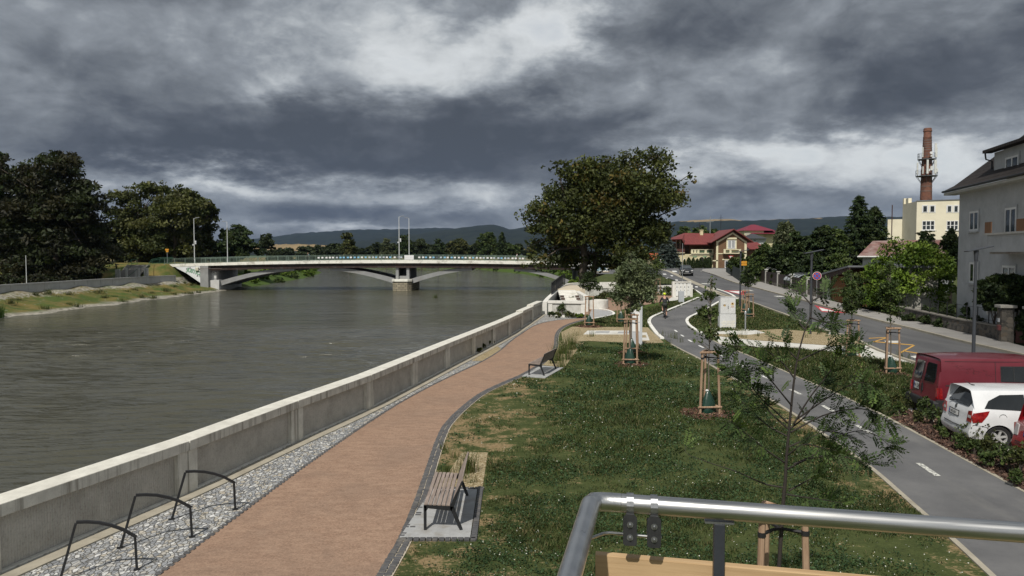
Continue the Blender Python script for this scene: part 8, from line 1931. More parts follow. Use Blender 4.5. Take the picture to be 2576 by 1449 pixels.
class Car:
    def __init__(s, name, label, loc, rz, st, m, cat='car', rear=None, front=None):
        """st: stations (x, zbot, zbelt, zroof, wbelt, wroof); rear / front: x offset against height"""
        s.root = thing(name, label, cat, loc, rz); s.st = st; s.m = m
        s.xr = rear or (lambda z: 0.0); s.xf = front or (lambda z: 0.0)
        rows = []
        for i, (x, zb, zl, zr, wb, wr) in enumerate(st):
            zm = zb + (zl - zb) * .5
            r = [(0, zb), (wb * .80, zb), (wb * .955, zb + .05), (wb * .985, zb + (zl - zb) * .25), (wb, zm), (wb * .992, zb + (zl - zb) * .8), (wb * .965, zl), (wr + (wb * .965 - wr) * .5, zl + (zr - .07 - zl) * .5), (wr, zr - .075), (wr * .95, zr - .03), (wr * .78, zr - .008), (wr * .4, zr + .004), (0, zr + .008)]
            off = (lambda z: s.xr(z)) if i == 0 else ((lambda z: s.xf(z)) if i == len(st) - 1 else (lambda z: 0.0))
            rows.append([(x + off(z), y, z) for y, z in r])
        k = len(rows[0]); vs, fs = [], []
        for r in rows: vs += r + [(x, -y, z) for x, y, z in r[1:-1]]
        n = k + k - 2
        def L(i, j): return i * n + j
        def Rr(i, j): return i * n + (j if j in (0, k - 1) else k + j - 1)
        for i in range(len(rows) - 1):
            for j in range(k - 1):
                fs.append((L(i, j), L(i, j + 1), L(i + 1, j + 1), L(i + 1, j))); fs.append((Rr(i, j), Rr(i + 1, j), Rr(i + 1, j + 1), Rr(i, j + 1)))
        for i in (0, len(rows) - 1):                        # caps bulge slightly across the width
            bul = -.05 if i == 0 else .07
            prevc = None; cidx = []
            for j in range(1, k - 1):
                x, y, z = rows[i][j]; vs.append((x + bul * (1 if z < st[i][2] + .1 else .7), 0, z)); cidx.append(len(vs) - 1)
            cidx = [L(i, 0)] + cidx + [L(i, k - 1)]
            for j in range(k - 1):
                fs.append((L(i, j), cidx[j], cidx[j + 1], L(i, j + 1)) if j > 0 else (L(i, 0), cidx[1], L(i, 1)))
                fs.append((Rr(i, j), Rr(i, j + 1), cidx[j + 1], cidx[j]) if j > 0 else (Rr(i, 0), Rr(i, 1), cidx[1]))
        fs = [tuple(dict.fromkeys(f)) for f in fs]; fs = [f for f in fs if len(f) > 2]
        mb = MB(); mb._a(vs, fs); s.body = mb.build('body', m, s.root, smooth=True)
    def wells(s, axles, r, hw):
        me = s.body.data
        for x in axles:
            for sg in (-1, 1):
                c = MB().lathe([(r, -.26), (r, .26)], (x, sg * hw, r * .86), 28, 'Y').build('cutter', None)
                md = s.body.modifiers.new('b', 'BOOLEAN'); md.operation = 'DIFFERENCE'; md.object = c; md.solver = 'EXACT'
                c.location = s.root.location; c.rotation_euler = s.root.rotation_euler; c.scale = s.root.scale
                bpy.context.view_layer.update(); dg = bpy.context.evaluated_depsgraph_get(); nm = bpy.data.meshes.new_from_object(s.body.evaluated_get(dg))
                s.body.modifiers.clear(); s.body.data = nm; nm.name = 'body'; bpy.data.objects.remove(c)
        nm = s.body.data; nm.materials.clear(); nm.materials.append(s.m); nm.polygons.foreach_set('use_smooth', [True] * len(nm.polygons)); nm.set_sharp_from_angle(angle=R(35))
        MB().bx((min(axles) - r, -hw + .22, .2), (max(axles) + r, hw - .22, .75)).build('underbody', M_blackp, s.root)
    def yw(s, x, z):            # half width of the body side at (x, z)
        def ip(c): return float(np.interp(x, [q[0] for q in s.st], [q[c] for q in s.st]))
        zb, zl, zr, wb, wr = ip(1), ip(2), ip(3), ip(4), ip(5)
        pr = [(zb + .05, .955 * wb), (zb + (zl - zb) * .25, .985 * wb), (zb + (zl - zb) * .5, wb), (zb + (zl - zb) * .8, .992 * wb), (zl, .965 * wb), (zr - .075, wr), (zr - .03, wr * .95)]
        return float(np.interp(z, [q[0] for q in pr], [q[1] for q in pr]))
    def decal(s, poly, fn, m, name, th, parent):
        bm = bmesh.new(); f = bm.faces.new([bm.verts.new((a, b_, 0)) for a, b_ in poly]); bmesh.ops.triangulate(bm, faces=[f])
        for _ in range(4):
            e = [q for q in bm.edges if q.calc_length() > .10]
            if e: bmesh.ops.subdivide_edges(bm, edges=e, cuts=1); bmesh.ops.triangulate(bm, faces=bm.faces[:])
        bm.verts.index_update(); fl = [tuple(v.index for v in f.verts) for f in bm.faces]; bd = [(q.verts[0].index, q.verts[1].index) for q in bm.edges if len(q.link_faces) == 1]; co_ = [(v.co.x, v.co.y) for v in bm.verts]; bm.free(); n = len(co_)
        mb = MB(); mb._a([fn(a, b_, 0) for a, b_ in co_] + [fn(a, b_, th) for a, b_ in co_], fl + [tuple(i + n for i in reversed(f)) for f in fl] + [(i, j, j + n, i + n) for i, j in bd])
        return mb.build(name, m, parent or s.root, smooth=True)
    def side(s, poly, m, name, sg=-1, out=.005, th=.012, parent=None):
        return s.decal(poly, lambda x, z, d: (x, sg * (s.yw(x, z) + out - d), z), m, name, th, parent)
    def end(s, poly, m, name, which=0, out=.006, th=.02, parent=None):   # poly in (y, z) on the rear or front face
        x0 = s.st[0][0] if which == 0 else s.st[-1][0]; of = s.xr if which == 0 else s.xf; dr = -1 if which == 0 else 1; bul = -.05 if which == 0 else .07; zl = s.st[0 if which == 0 else -1][2]
        def X(y, z, d):
            w_ = max(.2, s.yw(x0, z)); return (x0 + of(z) + bul * (1 if z < zl + .1 else .7) * (1 - min(1, abs(y) / w_)) + dr * (out - d), y, z)
        return s.decal(poly, X, m, name, th, parent)
    def wheel(s, x, sg, r, hw, spokes=6, plain=False):
        w_ = MB().lathe([(r * .66, -.09), (r * .93, -.10), (r, -.06), (r, .06), (r * .93, .10), (r * .66, .09), (r * .66, -.09)], (0, 0, 0), 32, 'Y', False).build('wheel', M_tyre, s.root, loc=(x, sg * (hw - .11), r), smooth=True)
        g = MB().lathe([(r * .68, .05), (r * .68, .092), (r * .62, .085), (r * .60, .03), (r * .58, .02)], (0, 0, 0), 32, 'Y', False)
        g.lathe([(0, .05), (r * .14, .05), (r * .13, .075), (0, .08)], (0, 0, 0), 14, 'Y')
        for k in range(spokes):
            a = 2 * math.pi * k / spokes + .2; c, d = math.cos(a), math.sin(a)
            M_ = Matrix.Rotation(-a, 3, 'Y'); g.box((c * r * .37, .06, d * r * .37), (r * .52, .03, r * .17), M=M_)
        if sg < 0: g.v = [(x_, -y_, z_) for x_, y_, z_ in g.v]
        g.build('rim', M_alloy, w_, smooth=True)
        MB().lathe([(0, -.02), (r * .6, -.02), (r * .6, .015), (0, .015)], (0, 0, 0), 20, 'Y').build('brake_disc', M_blackp, w_)
    def plate(s, txt, y, z, w_=.52, h_=.11, which=0, dark=False):
        f = s.end([(y - w_ / 2 - .02, z - h_ / 2 - .02), (y + w_ / 2 + .02, z - h_ / 2 - .02), (y + w_ / 2 + .02, z + h_ / 2 + .02), (y - w_ / 2 - .02, z + h_ / 2 + .02)], M_blackp, 'plate_holder', which, .012)
        s.end([(y - w_ / 2, z - h_ / 2), (y + w_ / 2, z - h_ / 2), (y + w_ / 2, z + h_ / 2), (y - w_ / 2, z + h_ / 2)], M_plate, 'number_plate', which, .017, parent=f)
        s.end([(y + w_ / 2 - .05, z - h_ / 2), (y + w_ / 2, z - h_ / 2), (y + w_ / 2, z + h_ / 2), (y + w_ / 2 - .05, z + h_ / 2)], M_plateb, 'plate_band', which, .0195, .002, parent=f)
        x0 = (s.st[0][0] if which == 0 else s.st[-1][0]) + (s.xr(z) if which == 0 else s.xf(z)) + (-.05 if which == 0 else .07); dr = -1 if which == 0 else 1
        text(txt, h_ * .85, 'plate_text', M_blackp, f, frame_m((x0 + dr * .019, y - .02, z), (0, dr, 0), (0, 0, 1)), .001, .78)

# white estate car
rw_ = lambda z: float(np.interp(z, [.2, .35, .52, .60, .95, 1.0, 1.40, 1.47], [.06, .0, .0, .06, .09, .11, .38, .44]))
st_w = [(-2.08, .24, .96, 1.44, .78, .56), (-1.95, .20, .95, 1.455, .81, .57), (-1.55, .19, .94, 1.47, .825, .585), (-.9, .18, .925, 1.48, .83, .60), (-.2, .17, .91, 1.48, .83, .60), (.3, .17, .90, 1.455, .83, .59), (.75, .17, .90, 1.33, .83, .56), (1.12, .17, .905, 1.07, .825, .58), (1.3, .18, .90, .985, .82, .64), (1.75, .19, .85, .92, .79, .62), (2.05, .22, .70, .78, .70, .5)]
hw_ = Vector((.993, -.12, 0)); cw_ = Car('estate_car', 'white estate car with tinted rear glass parked between red van and red hatchback', Vector((11.22, 19.0, .016)) + hw_ * 2.08, R(-7), st_w, paint('white_car_paint', (.66, .67, .68), .22), rear=rw_, front=lambda z: float(np.interp(z, [.2, .5, .8], [0, .06, -.05])))
cw_.root.scale = (1, 1, .97)
cw_.wells((-1.40, 1.12), .335, .80)
for x in (-1.40, 1.12):
    for sg in (-1, 1): cw_.wheel(x, sg, .295, .815, 6)
cw_.end([(-.53, 1.03), (.53, 1.03), (.525, 1.10), (.50, 1.385), (-.50, 1.385), (-.525, 1.10)], M_cglass, 'rear_window', 0, .022, .05)
for sg in (-1, 1):
    cw_.side([(-1.72, 1.02), (-1.60, 1.20), (-1.32, 1.345), (-.78, 1.37), (-.78, .985)], M_cglass, 'side_window', sg, .012, .03); cw_.side([(-.72, .985), (-.72, 1.372), (-.32, 1.38), (-.32, .965)], M_cglass, 'side_window', sg, .012, .03); cw_.side([(-.26, .965), (-.26, 1.38), (.28, 1.365), (.85, 1.02), (.85, .95)], M_cglass, 'side_window', sg, .012, .03)
    tl = cw_.side([(-2.0, .66), (-2.03, .80), (-1.98, .90), (-1.62, .965), (-1.66, .87), (-1.80, .68)], M_tail, 'tail_lamp', sg, .012); cw_.end([(sg * .76, .66), (sg * .56, .665), (sg * .60, .93), (sg * .74, .95)], M_tail, 'lamp_face', 0, .014, parent=tl)
    cw_.end([(sg * .735, .76), (sg * .60, .765), (sg * .61, .83), (sg * .735, .83)], M_clear, 'clear_lens', 0, .018, parent=tl)
    cw_.side([(-.95, .80), (-.95, .83), (-.78, .835), (-.78, .805)], paint('white_car_paint', (.66, .67, .68)), 'door_handle', sg, .028, .03)
    for pr_ in ([(-.74, .94), (-.77, .78), (-.98, .52), (-1.06, .47)], [(-2.0, .60), (-1.8, .585), (-1.68, .56), (-1.62, .50)], [(-.29, .95), (-.31, .3)]): MB().tube([(x, sg * (cw_.yw(x, z) + .002), z) for x, z in pr_], .006, 4).build('panel_gap', M_blackp, cw_.root)
g = MB(); g.tube([(-1.32 + .085 * math.cos(a), -(cw_.yw(-1.32, .83) + .001), .81 + .085 * math.sin(a)) for a in np.linspace(0, 2 * math.pi, 22)], .004, 4); g.build('fuel_flap', M_blackp, cw_.root)
cw_.plate('4M7 1767', .10, .77); cw_.end([(-.52, .49), (.52, .49), (.52, .505), (-.52, .505)], M_blackp, 'tailgate_gap', 0, .006)
cw_.end([(-.05, .925), (0, .89), (.05, .925), (.04, .985), (0, 1.0), (-.04, .985)][::1], pm('grey_badge', (.10, .11, .11), .3, metal=.6, bump=0), 'badge', 0, .010)
g = MB().tube([(-1.62, 0, 1.475), (-1.70, 0, 1.50), (-1.86, 0, 1.60)], [.02, .012, .004], 6); g.build('aerial', M_blackp, cw_.root)
MB().tube([(-2.02, .38, 1.02), (-1.96, .05, 1.085), (-1.94, -.02, 1.10)], .012, 5).build('rear_wiper', M_blackp, cw_.root)
cw_.end([(-.36, 1.345), (-.36, 1.29), (-.30, 1.28), (-.28, 1.33)], pm('yellow_vignette', (.55, .55, .08), .5, bump=0), 'window_sticker', 0, .018)
# dark red panel van
rv = lambda z: float(np.interp(z, [.25, .5, .55, 1.0, 1.65, 1.76], [.0, .0, .04, .06, .17, .24]))
st_v = [(-2.2, .27, 1.06, 1.72, .80, .70), (-2.05, .25, 1.06, 1.75, .84, .735), (-1.2, .24, 1.06, 1.775, .855, .75), (0, .24, 1.06, 1.775, .855, .75), (.75, .24, 1.05, 1.74, .855, .74), (1.15, .24, 1.05, 1.55, .85, .70), (1.55, .25, 1.05, 1.17, .84, .66), (1.75, .25, 1.0, 1.10, .82, .66), (2.2, .28, .82, .92, .74, .56)]
M_vred = paint('dark_red_van_paint', (.115, .008, .016), .28)
va = Car('panel_van', 'dark red panel van with peeling side lettering, parked nearest the lamp post', Vector((12.2, 22.3, .016)) + Vector((2.2 * .9986, -2.2 * .052, 0)), R(-3), st_v, M_vred, 'van', rear=rv, front=lambda z: float(np.interp(z, [.3, .7, 1], [0, .05, -.05])))
va.wells((-1.35, 1.35), .36, .83)
for x in (-1.35, 1.35):
    for sg in (-1, 1): va.wheel(x, sg, .32, .845, 5)
for sg in (-1, 1):
    va.end([(sg * .09, 1.02), (sg * .60, 1.03), (sg * .62, 1.15), (sg * .56, 1.56), (sg * .14, 1.57), (sg * .09, 1.5)], M_cglass, 'rear_window', 0, .022, .05)
    va.end([(sg * .82, .60), (sg * .72, .60), (sg * .73, .90), (sg * .81, .90)], M_tail, 'tail_lamp', 0, .024, .04); va.side([(-2.12, .60), (-2.12, .90), (-2.05, .90), (-2.03, .60)], M_tail, 'tail_lamp', sg, .012)
    va.side([(-.42, 1.10), (-.42, 1.54), (.30, 1.54), (.30, 1.08)], M_blackp, 'window_rubber', sg, .004); sw2 = va.side([(-.39, 1.12), (-.39, 1.515), (.27, 1.515), (.27, 1.10)], M_cglass, 'side_window', sg, .012); va.side([(-.07, 1.12), (-.07, 1.515), (-.04, 1.515), (-.04, 1.12)], M_blackp, 'window_bar', sg, .016, parent=sw2)
    va.side([(.46, 1.08), (.46, 1.50), (.80, 1.49), (1.28, 1.12), (1.28, 1.08)], M_cglass, 'side_window', sg, .012)
    va.side([(-1.95, .965), (-1.95, .995), (-.72, .985), (-.72, .955)], M_blackp, 'door_rail', sg, .010)
    for pr_ in ([(-.56, z) for z in (.35, .7, 1.1, 1.4, 1.66)], [(.40, z) for z in (.35, .7, 1.1, 1.4, 1.64)], [(x, 1.665) for x in (-1.95, -1, 0, .8)]): MB().tube([(x, sg * (va.yw(x, z) + .002), z) for x, z in pr_], .008, 4).build('panel_gap', M_blackp, va.root)
g = MB(); g.tube([(-2.2 + rv(z) - .058, 0, z) for z in (.56, 1.0, 1.4, 1.64)], .007, 4); g.build('door_gap', M_blackp, va.root)
va.end([(-.86, .30), (.86, .30), (.86, .46), (.80, .52), (-.80, .52), (-.86, .46)], M_blackp, 'bumper', 0, .09, .14); va.side([(-2.2, .27), (-2.2, .56), (-1.74, .56), (-1.74, .27)], M_blackp, 'bumper', -1, .03, .05)
va.end([(-.04, .70), (.02, .70), (.02, .92), (-.04, .92)], M_blackp, 'door_handle', 0, .03, .04); va.plate('4M4 58', .40, .80, .34, .20)
gv = np.random.default_rng(4); g = MB()
for k in range(90):
    x = -1.75 + gv.random() * 1.15; z = 1.55 - (x + 1.75) * .26 + gv.normal() * .055; s_ = gv.uniform(.005, .016); y = -(va.yw(x, z) + .0025)
    g.bx((x - s_, y - .0006, z - s_ * .7), (x + s_, y, z + s_ * .7))
g.build('peeling_lettering', pm('faded_print', (.085, .012, .018), .6, bump=0), va.root)
# red hatchback, only its tail in view
st_r = [(-1.95, .25, .93, 1.40, .78, .56), (-1.8, .2, .92, 1.42, .82, .58), (-1.2, .19, .91, 1.47, .84, .60), (-.2, .18, .90, 1.48, .84, .60), (.5, .18, .9, 1.40, .84, .58), (1.0, .18, .9, 1.08, .83, .58), (1.4, .2, .88, .96, .8, .62), (1.95, .24, .7, .78, .7, .5)]
M_rred = paint('bright_red_car_paint', (.26, .010, .014), .2)
rc = Car('hatchback_car', 'red hatchback whose tail just enters at the right edge', Vector((11.42, 16.45, .016)) + Vector((1.95 * .996, -1.95 * .087, 0)), R(-5), st_r, M_rred, rear=lambda z: float(np.interp(z, [.25, .4, .55, .6, .9, 1.4], [.05, 0, .0, .07, .12, .5])))
rc.wells((-1.25, 1.2), .335, .80)
for x in (-1.25, 1.2):
    for sg in (-1, 1): rc.wheel(x, sg, .30, .82, 5)
rc.end([(-.56, .97), (.56, .97), (.46, 1.34), (-.46, 1.34)], M_cglass, 'rear_window', 0, .022, .05)
for sg in (-1, 1):
    rc.side([(-1.55, 1.0), (-1.3, 1.33), (.3, 1.36), (.75, .97)], M_cglass, 'side_window', sg, .012, .03); rc.end([(sg * .77, .62), (sg * .60, .63), (sg * .62, .86), (sg * .75, .88)], M_clear, 'tail_lamp', 0, .024, .04); rc.side([(-1.86, .60), (-1.88, .88), (-1.62, .90), (-1.70, .66)], pm('pink_lamp', (.34, .13, .12), .2, bump=0), 'tail_lamp', sg, .012)
rc.plate('5B1 42', .10, .72); rc.end([(-.6, .50), (.6, .50), (.6, .515), (-.6, .515)], M_blackp, 'tailgate_gap', 0, .006)
# dark SUV coming down the road
st_s = [(-2.2, .35, 1.08, 1.50, .80, .58), (-1.9, .30, 1.06, 1.60, .92, .64), (-1.0, .28, 1.04, 1.64, .95, .66), (0, .28, 1.02, 1.64, .95, .66), (.5, .28, 1.02, 1.58, .95, .64), (1.0, .28, 1.02, 1.28, .95, .62), (1.25, .28, 1.03, 1.12, .94, .68), (1.8, .30, 1.0, 1.06, .92, .70), (2.12, .34, .92, .98, .88, .66)]
pS = G(1729.5, 695); sv = Car('off_road_car', 'black off-road car with headlamps driving down the road towards the camera', Vector((pS.x + .25, pS.y + 2.1, pS.z + .02)), math.atan2(-.99, -.14), st_s, paint('black_car_paint', (.010, .011, .012), .15), front=lambda z: float(np.interp(z, [.3, .5, .8, .95], [-.06, .06, .03, -.1])))
sv.wells((-1.35, 1.35), .40, .92)
for x in (-1.35, 1.35):
    for sg in (-1, 1): sv.wheel(x, sg, .365, .94, 5)
ws = MB(); ws._a([(.62, .60, 1.52), (.62, -.60, 1.52), (1.18, -.72, 1.14), (1.18, .72, 1.14)], [(0, 1, 2, 3)]); o = ws.build('windscreen', pm('windscreen_glass', (.06, .07, .075), .08, bump=0, var=.3, scale=2, spec=.7), sv.root); o.location = (.03, 0, .03); sm = o.modifiers.new('solid', 'SOLIDIFY'); sm.thickness = .01
for sg in (-1, 1):
    sv.side([(-1.7, 1.12), (-1.55, 1.42), (-.9, 1.53), (.3, 1.53), (.85, 1.12)], M_cglass, 'side_window', sg, .012, .03); sv.end([(sg * .86, .80), (sg * .50, .78), (sg * .56, .88), (sg * .84, .92)], M_clear, 'headlamp', 1, .014); sv.end([(sg * .80, .58), (sg * .62, .58), (sg * .62, .66), (sg * .80, .66)], M_clear, 'fog_lamp', 1, .014)
    MB().ball((.62, sg * 1.06, 1.10), (.09, .14, .09), 8, 6).build('mirror', M_blackp, sv.root)
sv.end([(-.46, .78), (.46, .78), (.44, .87), (-.44, .87)], M_blackp, 'grille', 1, .012); sv.plate('3M7 4102', 0, .66, which=1)
sv.end([(-.62, .36), (.62, .36), (.46, .48), (-.46, .48)], M_alloy, 'bumper_trim', 1, .02)

M_skin = pm('skin', (.42, .24, .17), .6, var=.08, scale=10, bump=0, world=False)
def skin_mesh(name, J, edges, m, parent, sub=2):
    names = list(J); me = bpy.data.meshes.new(name); me.from_pydata([J[k][0] for k in names], [(names.index(a), names.index(b_)) for a, b_ in edges], [])
    o = bpy.data.objects.new(name, me); col.objects.link(o)
    o.modifiers.new('skin', 'SKIN'); s_ = o.modifiers.new('sub', 'SUBSURF'); s_.levels = sub; s_.render_levels = sub
    for k, v in enumerate(me.skin_vertices[0].data):
        r = J[names[k]][1]; v.radius = (r, r) if not isinstance(r, tuple) else r
        v.use_root = (k == 0)
    bpy.context.view_layer.update(); dg = bpy.context.evaluated_depsgraph_get(); nm = bpy.data.meshes.new_from_object(o.evaluated_get(dg)); bpy.data.objects.remove(o)
    nm.materials.clear(); nm.polygons.foreach_set('use_smooth', [True] * len(nm.polygons)); return link(nm, name, m, parent)
def person(label, loc, rz, pose, jacket, legs, shoes, hair, helmet=None, shorts=False, long_sleeve=True, scale=1.0):
    o = thing('person', label, 'person', loc, rz); o.scale = (scale,) * 3; p = {k: Vector(v) for k, v in pose.items()}
    J, E = {}, []
    def j(n, co, r): J[n] = (tuple(co), r)
    j('pelvis', p['pelvis'], .115); j('waist', p['pelvis'].lerp(p['neck'], .40), .105); j('chest', p['pelvis'].lerp(p['neck'], .78), .125); j('neck', p['neck'], .055); j('jaw', p['neck'].lerp(p['head'], .55), .066); j('skull', p['head'], .088); j('crown', p['head'] + (p['head'] - p['neck']).normalized() * .07, .062)
    E += [('pelvis', 'waist'), ('waist', 'chest'), ('chest', 'neck'), ('neck', 'jaw'), ('jaw', 'skull'), ('skull', 'crown')]
    for s_, sg in (('l', 1), ('r', -1)):
        sh = p['pelvis'].lerp(p['neck'], .90) + Vector((0, sg * .175, -.02)); hip = p['pelvis'] + Vector((0, sg * .09, -.03))
        el_, ha, kn, an = p['elbow_' + s_], p['hand_' + s_], p['knee_' + s_], p['ankle_' + s_]
        j('sh' + s_, sh, .058); j('el' + s_, el_, .042); j('wr' + s_, ha, .028); d_ = (ha - el_).normalized(); pa = ha + d_ * .075; j('pa' + s_, pa, .034)
        j('hip' + s_, hip, .085); j('kn' + s_, kn, .058); j('ca' + s_, kn.lerp(an, .35), .056); j('an' + s_, an, .038); j('toe' + s_, an + Vector((.15, 0, -.05)), .032)
        E += [('chest', 'sh' + s_), ('sh' + s_, 'el' + s_), ('el' + s_, 'wr' + s_), ('wr' + s_, 'pa' + s_), ('pelvis', 'hip' + s_), ('hip' + s_, 'kn' + s_), ('kn' + s_, 'ca' + s_), ('ca' + s_, 'an' + s_), ('an' + s_, 'toe' + s_)]
        sd_ = d_.cross(Vector((0, 0, 1))).normalized() if abs(d_.z) < .95 else Vector((1, 0, 0))
        for q, (of, ln) in enumerate(((-.030, .055), (-.011, .068), (.010, .064), (.030, .050))):
            a = pa + d_ * .02 + sd_ * of; b_ = a + d_ * ln * .6; c_ = b_ + (d_ * .5 + Vector((0, 0, -.8))).normalized() * ln * .5
            j(f'f{s_}{q}a', b_, .009); j(f'f{s_}{q}b', c_, .0075); E += [('pa' + s_, f'f{s_}{q}a'), (f'f{s_}{q}a', f'f{s_}{q}b')]
        th = ha + d_ * .03 + sd_ * (-.045 * sg); j('th' + s_, th, .010); j('tt' + s_, th + d_ * .035 + Vector((0, 0, -.015)), .008); E += [('wr' + s_, 'th' + s_), ('th' + s_, 'tt' + s_)]
    skin_mesh('body', J, E, M_skin, o)
    JJ = {k: (J[k][0], J[k][1] + .018) for k in ('waist', 'pelvis', 'chest', 'shl', 'shr', 'ell', 'elr')}; EE = [('waist', 'pelvis'), ('waist', 'chest'), ('chest', 'shl'), ('chest', 'shr'), ('shl', 'ell'), ('shr', 'elr')]
    nb = Vector(J['chest'][0]).lerp(Vector(J['neck'][0]), .75); JJ['collar'] = (tuple(nb), .075); EE.append(('chest', 'collar'))
    if long_sleeve:
        for s_ in 'lr': JJ['wr' + s_] = (J['wr' + s_][0], .040); EE.append(('el' + s_, 'wr' + s_))
    skin_mesh('jacket', JJ, EE, jacket, o)
    JJ = {k: (J[k][0], J[k][1] + .014) for k in ('pelvis', 'hipl', 'hipr')}; EE = [('pelvis', 'hipl'), ('pelvis', 'hipr')]
    for s_ in 'lr':
        if shorts: JJ['kn' + s_] = (tuple(Vector(J['hip' + s_][0]).lerp(Vector(J['kn' + s_][0]), .78)), .078); EE.append(('hip' + s_, 'kn' + s_))
        else: JJ['kn' + s_] = (J['kn' + s_][0], .072); JJ['an' + s_] = (J['an' + s_][0], .056); EE += [('hip' + s_, 'kn' + s_), ('kn' + s_, 'an' + s_)]
    skin_mesh('trousers', JJ, EE, legs, o)
    for s_ in 'lr':
        a = Vector(J['an' + s_][0]); skin_mesh('shoe', {'h': (tuple(a + Vector((-.05, 0, -.04))), .045), 'm': (tuple(a + Vector((.05, 0, -.045))), .046), 't': (tuple(a + Vector((.18, 0, -.06))), .036)}, [('h', 'm'), ('m', 't')], shoes, o)
    hd = Vector(J['skull'][0]); fw_ = Vector((1, 0, -.1)).normalized()
    MB().ball(hd + Vector((-.022, 0, .03)), (.098, .092, .105), 14, 9).build('hair', hair, o, smooth='all')
    g = MB().ball(hd + Vector((.105, 0, -.02)), (.02, .014, .02), 8, 5)
    for sg in (-1, 1): g.ball(hd + Vector((0, sg * .092, -.015)), (.022, .012, .03), 8, 5)
    g.build('nose_and_ears', M_skin, o, smooth='all')
    g = MB()
    for sg in (-1, 1): g.ball(hd + Vector((.086, sg * .034, .012)), .012, 8, 5)
    g.bx(hd + Vector((.082, -.022, -.056)), hd + Vector((.094, .022, -.050))); g.build('eyes_and_mouth', M_blackp, o)
    if helmet:
        mb = MB(); mb.ball(hd + Vector((-.01, 0, .055)), (.135, .115, .10), 18, 10); h_ = mb.build('helmet', helmet, o, smooth='all')
        g = MB()
        for sg in (-.055, 0, .055): g.ball(hd + Vector((-.03, sg, .10)), (.10, .010, .062), 10, 6)
        g.build('helmet_vent', M_blackp, h_)
    return o
cloth = lambda n, c: pm(n, c, .85, var=.25, scale=7, bump=.15, bs=50, world=False)
# bicycle and rider seen from behind
pb = G(1674, 801.5); ang = R(82)
bk = thing('bicycle', 'dark mountain bike ridden away from the camera on the cycle path', 'bicycle', (pb.x, pb.y + .35, pb.z + .018), ang)
for x in (-.52, .52):
    wv = MB().lathe([(.31, -.026), (.345, -.02), (.352, 0), (.345, .02), (.31, .026), (.31, -.026)], (0, 0, 0), 30, 'Y', False).build('wheel', M_tyre, bk, loc=(x, 0, .352), smooth=True)
    g = MB().lathe([(0, -.035), (.03, -.03), (.03, .03), (0, .035)], (0, 0, 0), 10, 'Y')
    for k in range(16): a = 2 * math.pi * k / 16; g.tube([(0, .015 * (-1) ** k, 0), (.31 * math.cos(a), 0, .31 * math.sin(a))], .003, 3)
    g.build('spokes', M_alloy, wv)
g = MB(); pts_ = dict(bb=(-.06, 0, .30), seat=(-.22, 0, .82), head=(.36, 0, .86), hb=(.40, 0, .74), ra=(-.52, 0, .352), fa=(.52, 0, .352))
for a, b_, r in (('bb', 'seat', .018), ('bb', 'hb', .022), ('seat', 'head', .018), ('head', 'hb', .022)): g.tube([pts_[a], pts_[b_]], r, 8)
for sg in (-.05, .05): g.tube([(-.06, sg, .30), (-.52, sg, .352)], .011, 6); g.tube([(-.22, sg * .5, .78), (-.52, sg, .352)], .010, 6); g.tube([(.40, sg, .72), (.52, sg, .352)], .016, 6)
g.build('frame', pm('dark_bike_frame', (.020, .022, .026), .35, bump=0), bk, smooth=True)
MB().tube([(.36, 0, .86), (.38, 0, .96)], .016, 6).tube([(.34, -.33, 1.0), (.38, -.12, .98), (.38, .12, .98), (.34, .33, 1.0)], .014, 6).build('handlebar', M_blackp, bk); MB().ball((-.24, 0, .93), (.14, .075, .035), 10, 6).tube([(-.22, 0, .8), (-.24, 0, .92)], .014, 6).build('saddle', M_blackp, bk, smooth=True)
g = MB().lathe([(.0, -.01), (.09, -.01), (.09, .01), (0, .01)], (-.06, 0, .30), 16, 'Y'); g.tube([(-.06, -.07, .30), (-.02, -.09, .13)], .012, 5); g.tube([(-.06, .07, .30), (-.10, .09, .47)], .012, 5); g.box((-.02, -.14, .13), (.09, .09, .02)); g.box((-.10, .14, .47), (.09, .09, .02)); g.build('crank', M_blackp, bk)
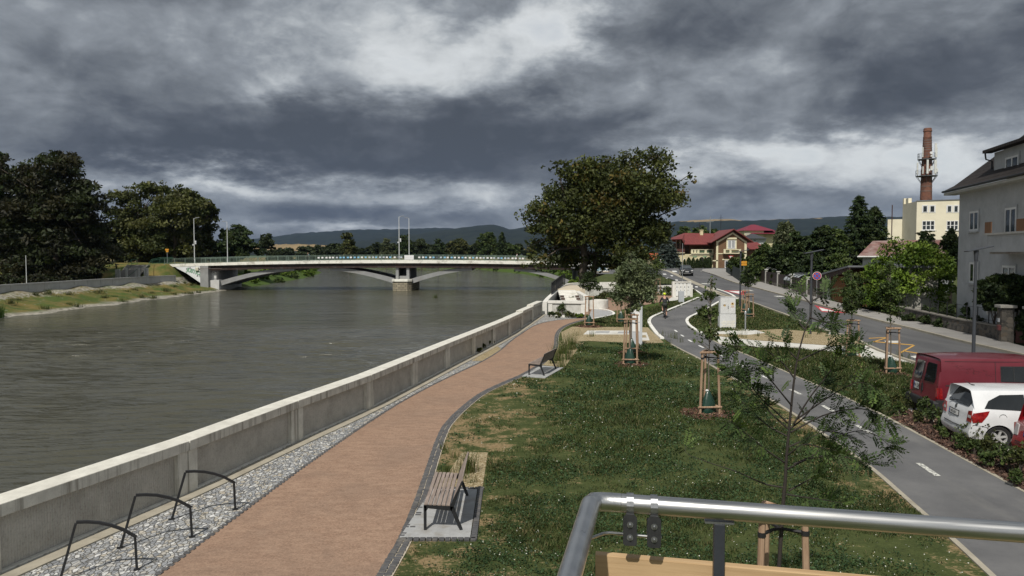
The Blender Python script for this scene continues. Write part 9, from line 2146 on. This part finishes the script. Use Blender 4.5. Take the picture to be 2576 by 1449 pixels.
person('person in dark jacket, shorts and neon yellow helmet riding the bicycle, seen from behind', bk.location, ang, dict(pelvis=(-.24, 0, 1.02), neck=(.12, 0, 1.50), head=(.20, 0, 1.66), elbow_l=(.20, .30, 1.18), hand_l=(.30, .32, 1.045), elbow_r=(.20, -.30, 1.18), hand_r=(.30, -.32, 1.045), knee_l=(.16, .13, .88), ankle_l=(-.12, .14, .545), knee_r=(.10, -.13, .62), ankle_r=(-.07, -.14, .20)), cloth('black_jacket', (.014, .015, .017)), cloth('dark_olive_shorts', (.030, .034, .028)), cloth('dark_shoe', (.05, .05, .05)), cloth('dark_hair', (.02, .016, .012)), pm('neon_helmet', (.60, .72, .02), .35, bump=0, var=.04), shorts=True)
walk = dict(pelvis=(0, 0, .95), neck=(.05, 0, 1.48), head=(.09, 0, 1.64), elbow_l=(.10, .24, 1.14), hand_l=(.28, .22, .98), elbow_r=(-.10, -.24, 1.14), hand_r=(-.08, -.24, .88), knee_l=(.14, .1, .52), ankle_l=(.22, .1, .09), knee_r=(.02, -.1, .50), ankle_r=(-.26, -.1, .14))
Yp = YB0 + 1.4
x = at(776, Yp); pw_ = person('person in dark clothes with a pale backpack walking on the left half of the bridge', (x, Yp, dk(x) - .12), R(170), walk, cloth('dark_blue_jacket', (.022, .026, .034)), cloth('black_trousers', (.015, .015, .017)), cloth('dark_shoe', (.05, .05, .05)), cloth('fair_hair', (.20, .15, .10)), scale=1.02)
MB().ball((-.13, 0, 1.28), (.10, .15, .20), 10, 8).build('backpack', cloth('teal_backpack', (.12, .20, .22)), pw_, smooth='all')
x = at(1300, Yp); person('person in a white shirt and dark trousers walking near the right bridge end', (x, Yp, dk(x) - .12), R(10), walk, cloth('white_shirt', (.60, .60, .60)), cloth('black_trousers', (.015, .015, .017)), cloth('dark_shoe', (.05, .05, .05)), cloth('dark_hair', (.02, .016, .012)), long_sleeve=False)
p = G(1661, 676.5); person('person in white top, blue jeans and pale cap at the villa junction', p, R(-60), walk, cloth('white_shirt', (.6, .6, .6)), cloth('blue_jeans', (.06, .09, .15)), cloth('dark_shoe', (.05, .05, .05)), cloth('pale_cap', (.5, .5, .5)), long_sleeve=False)
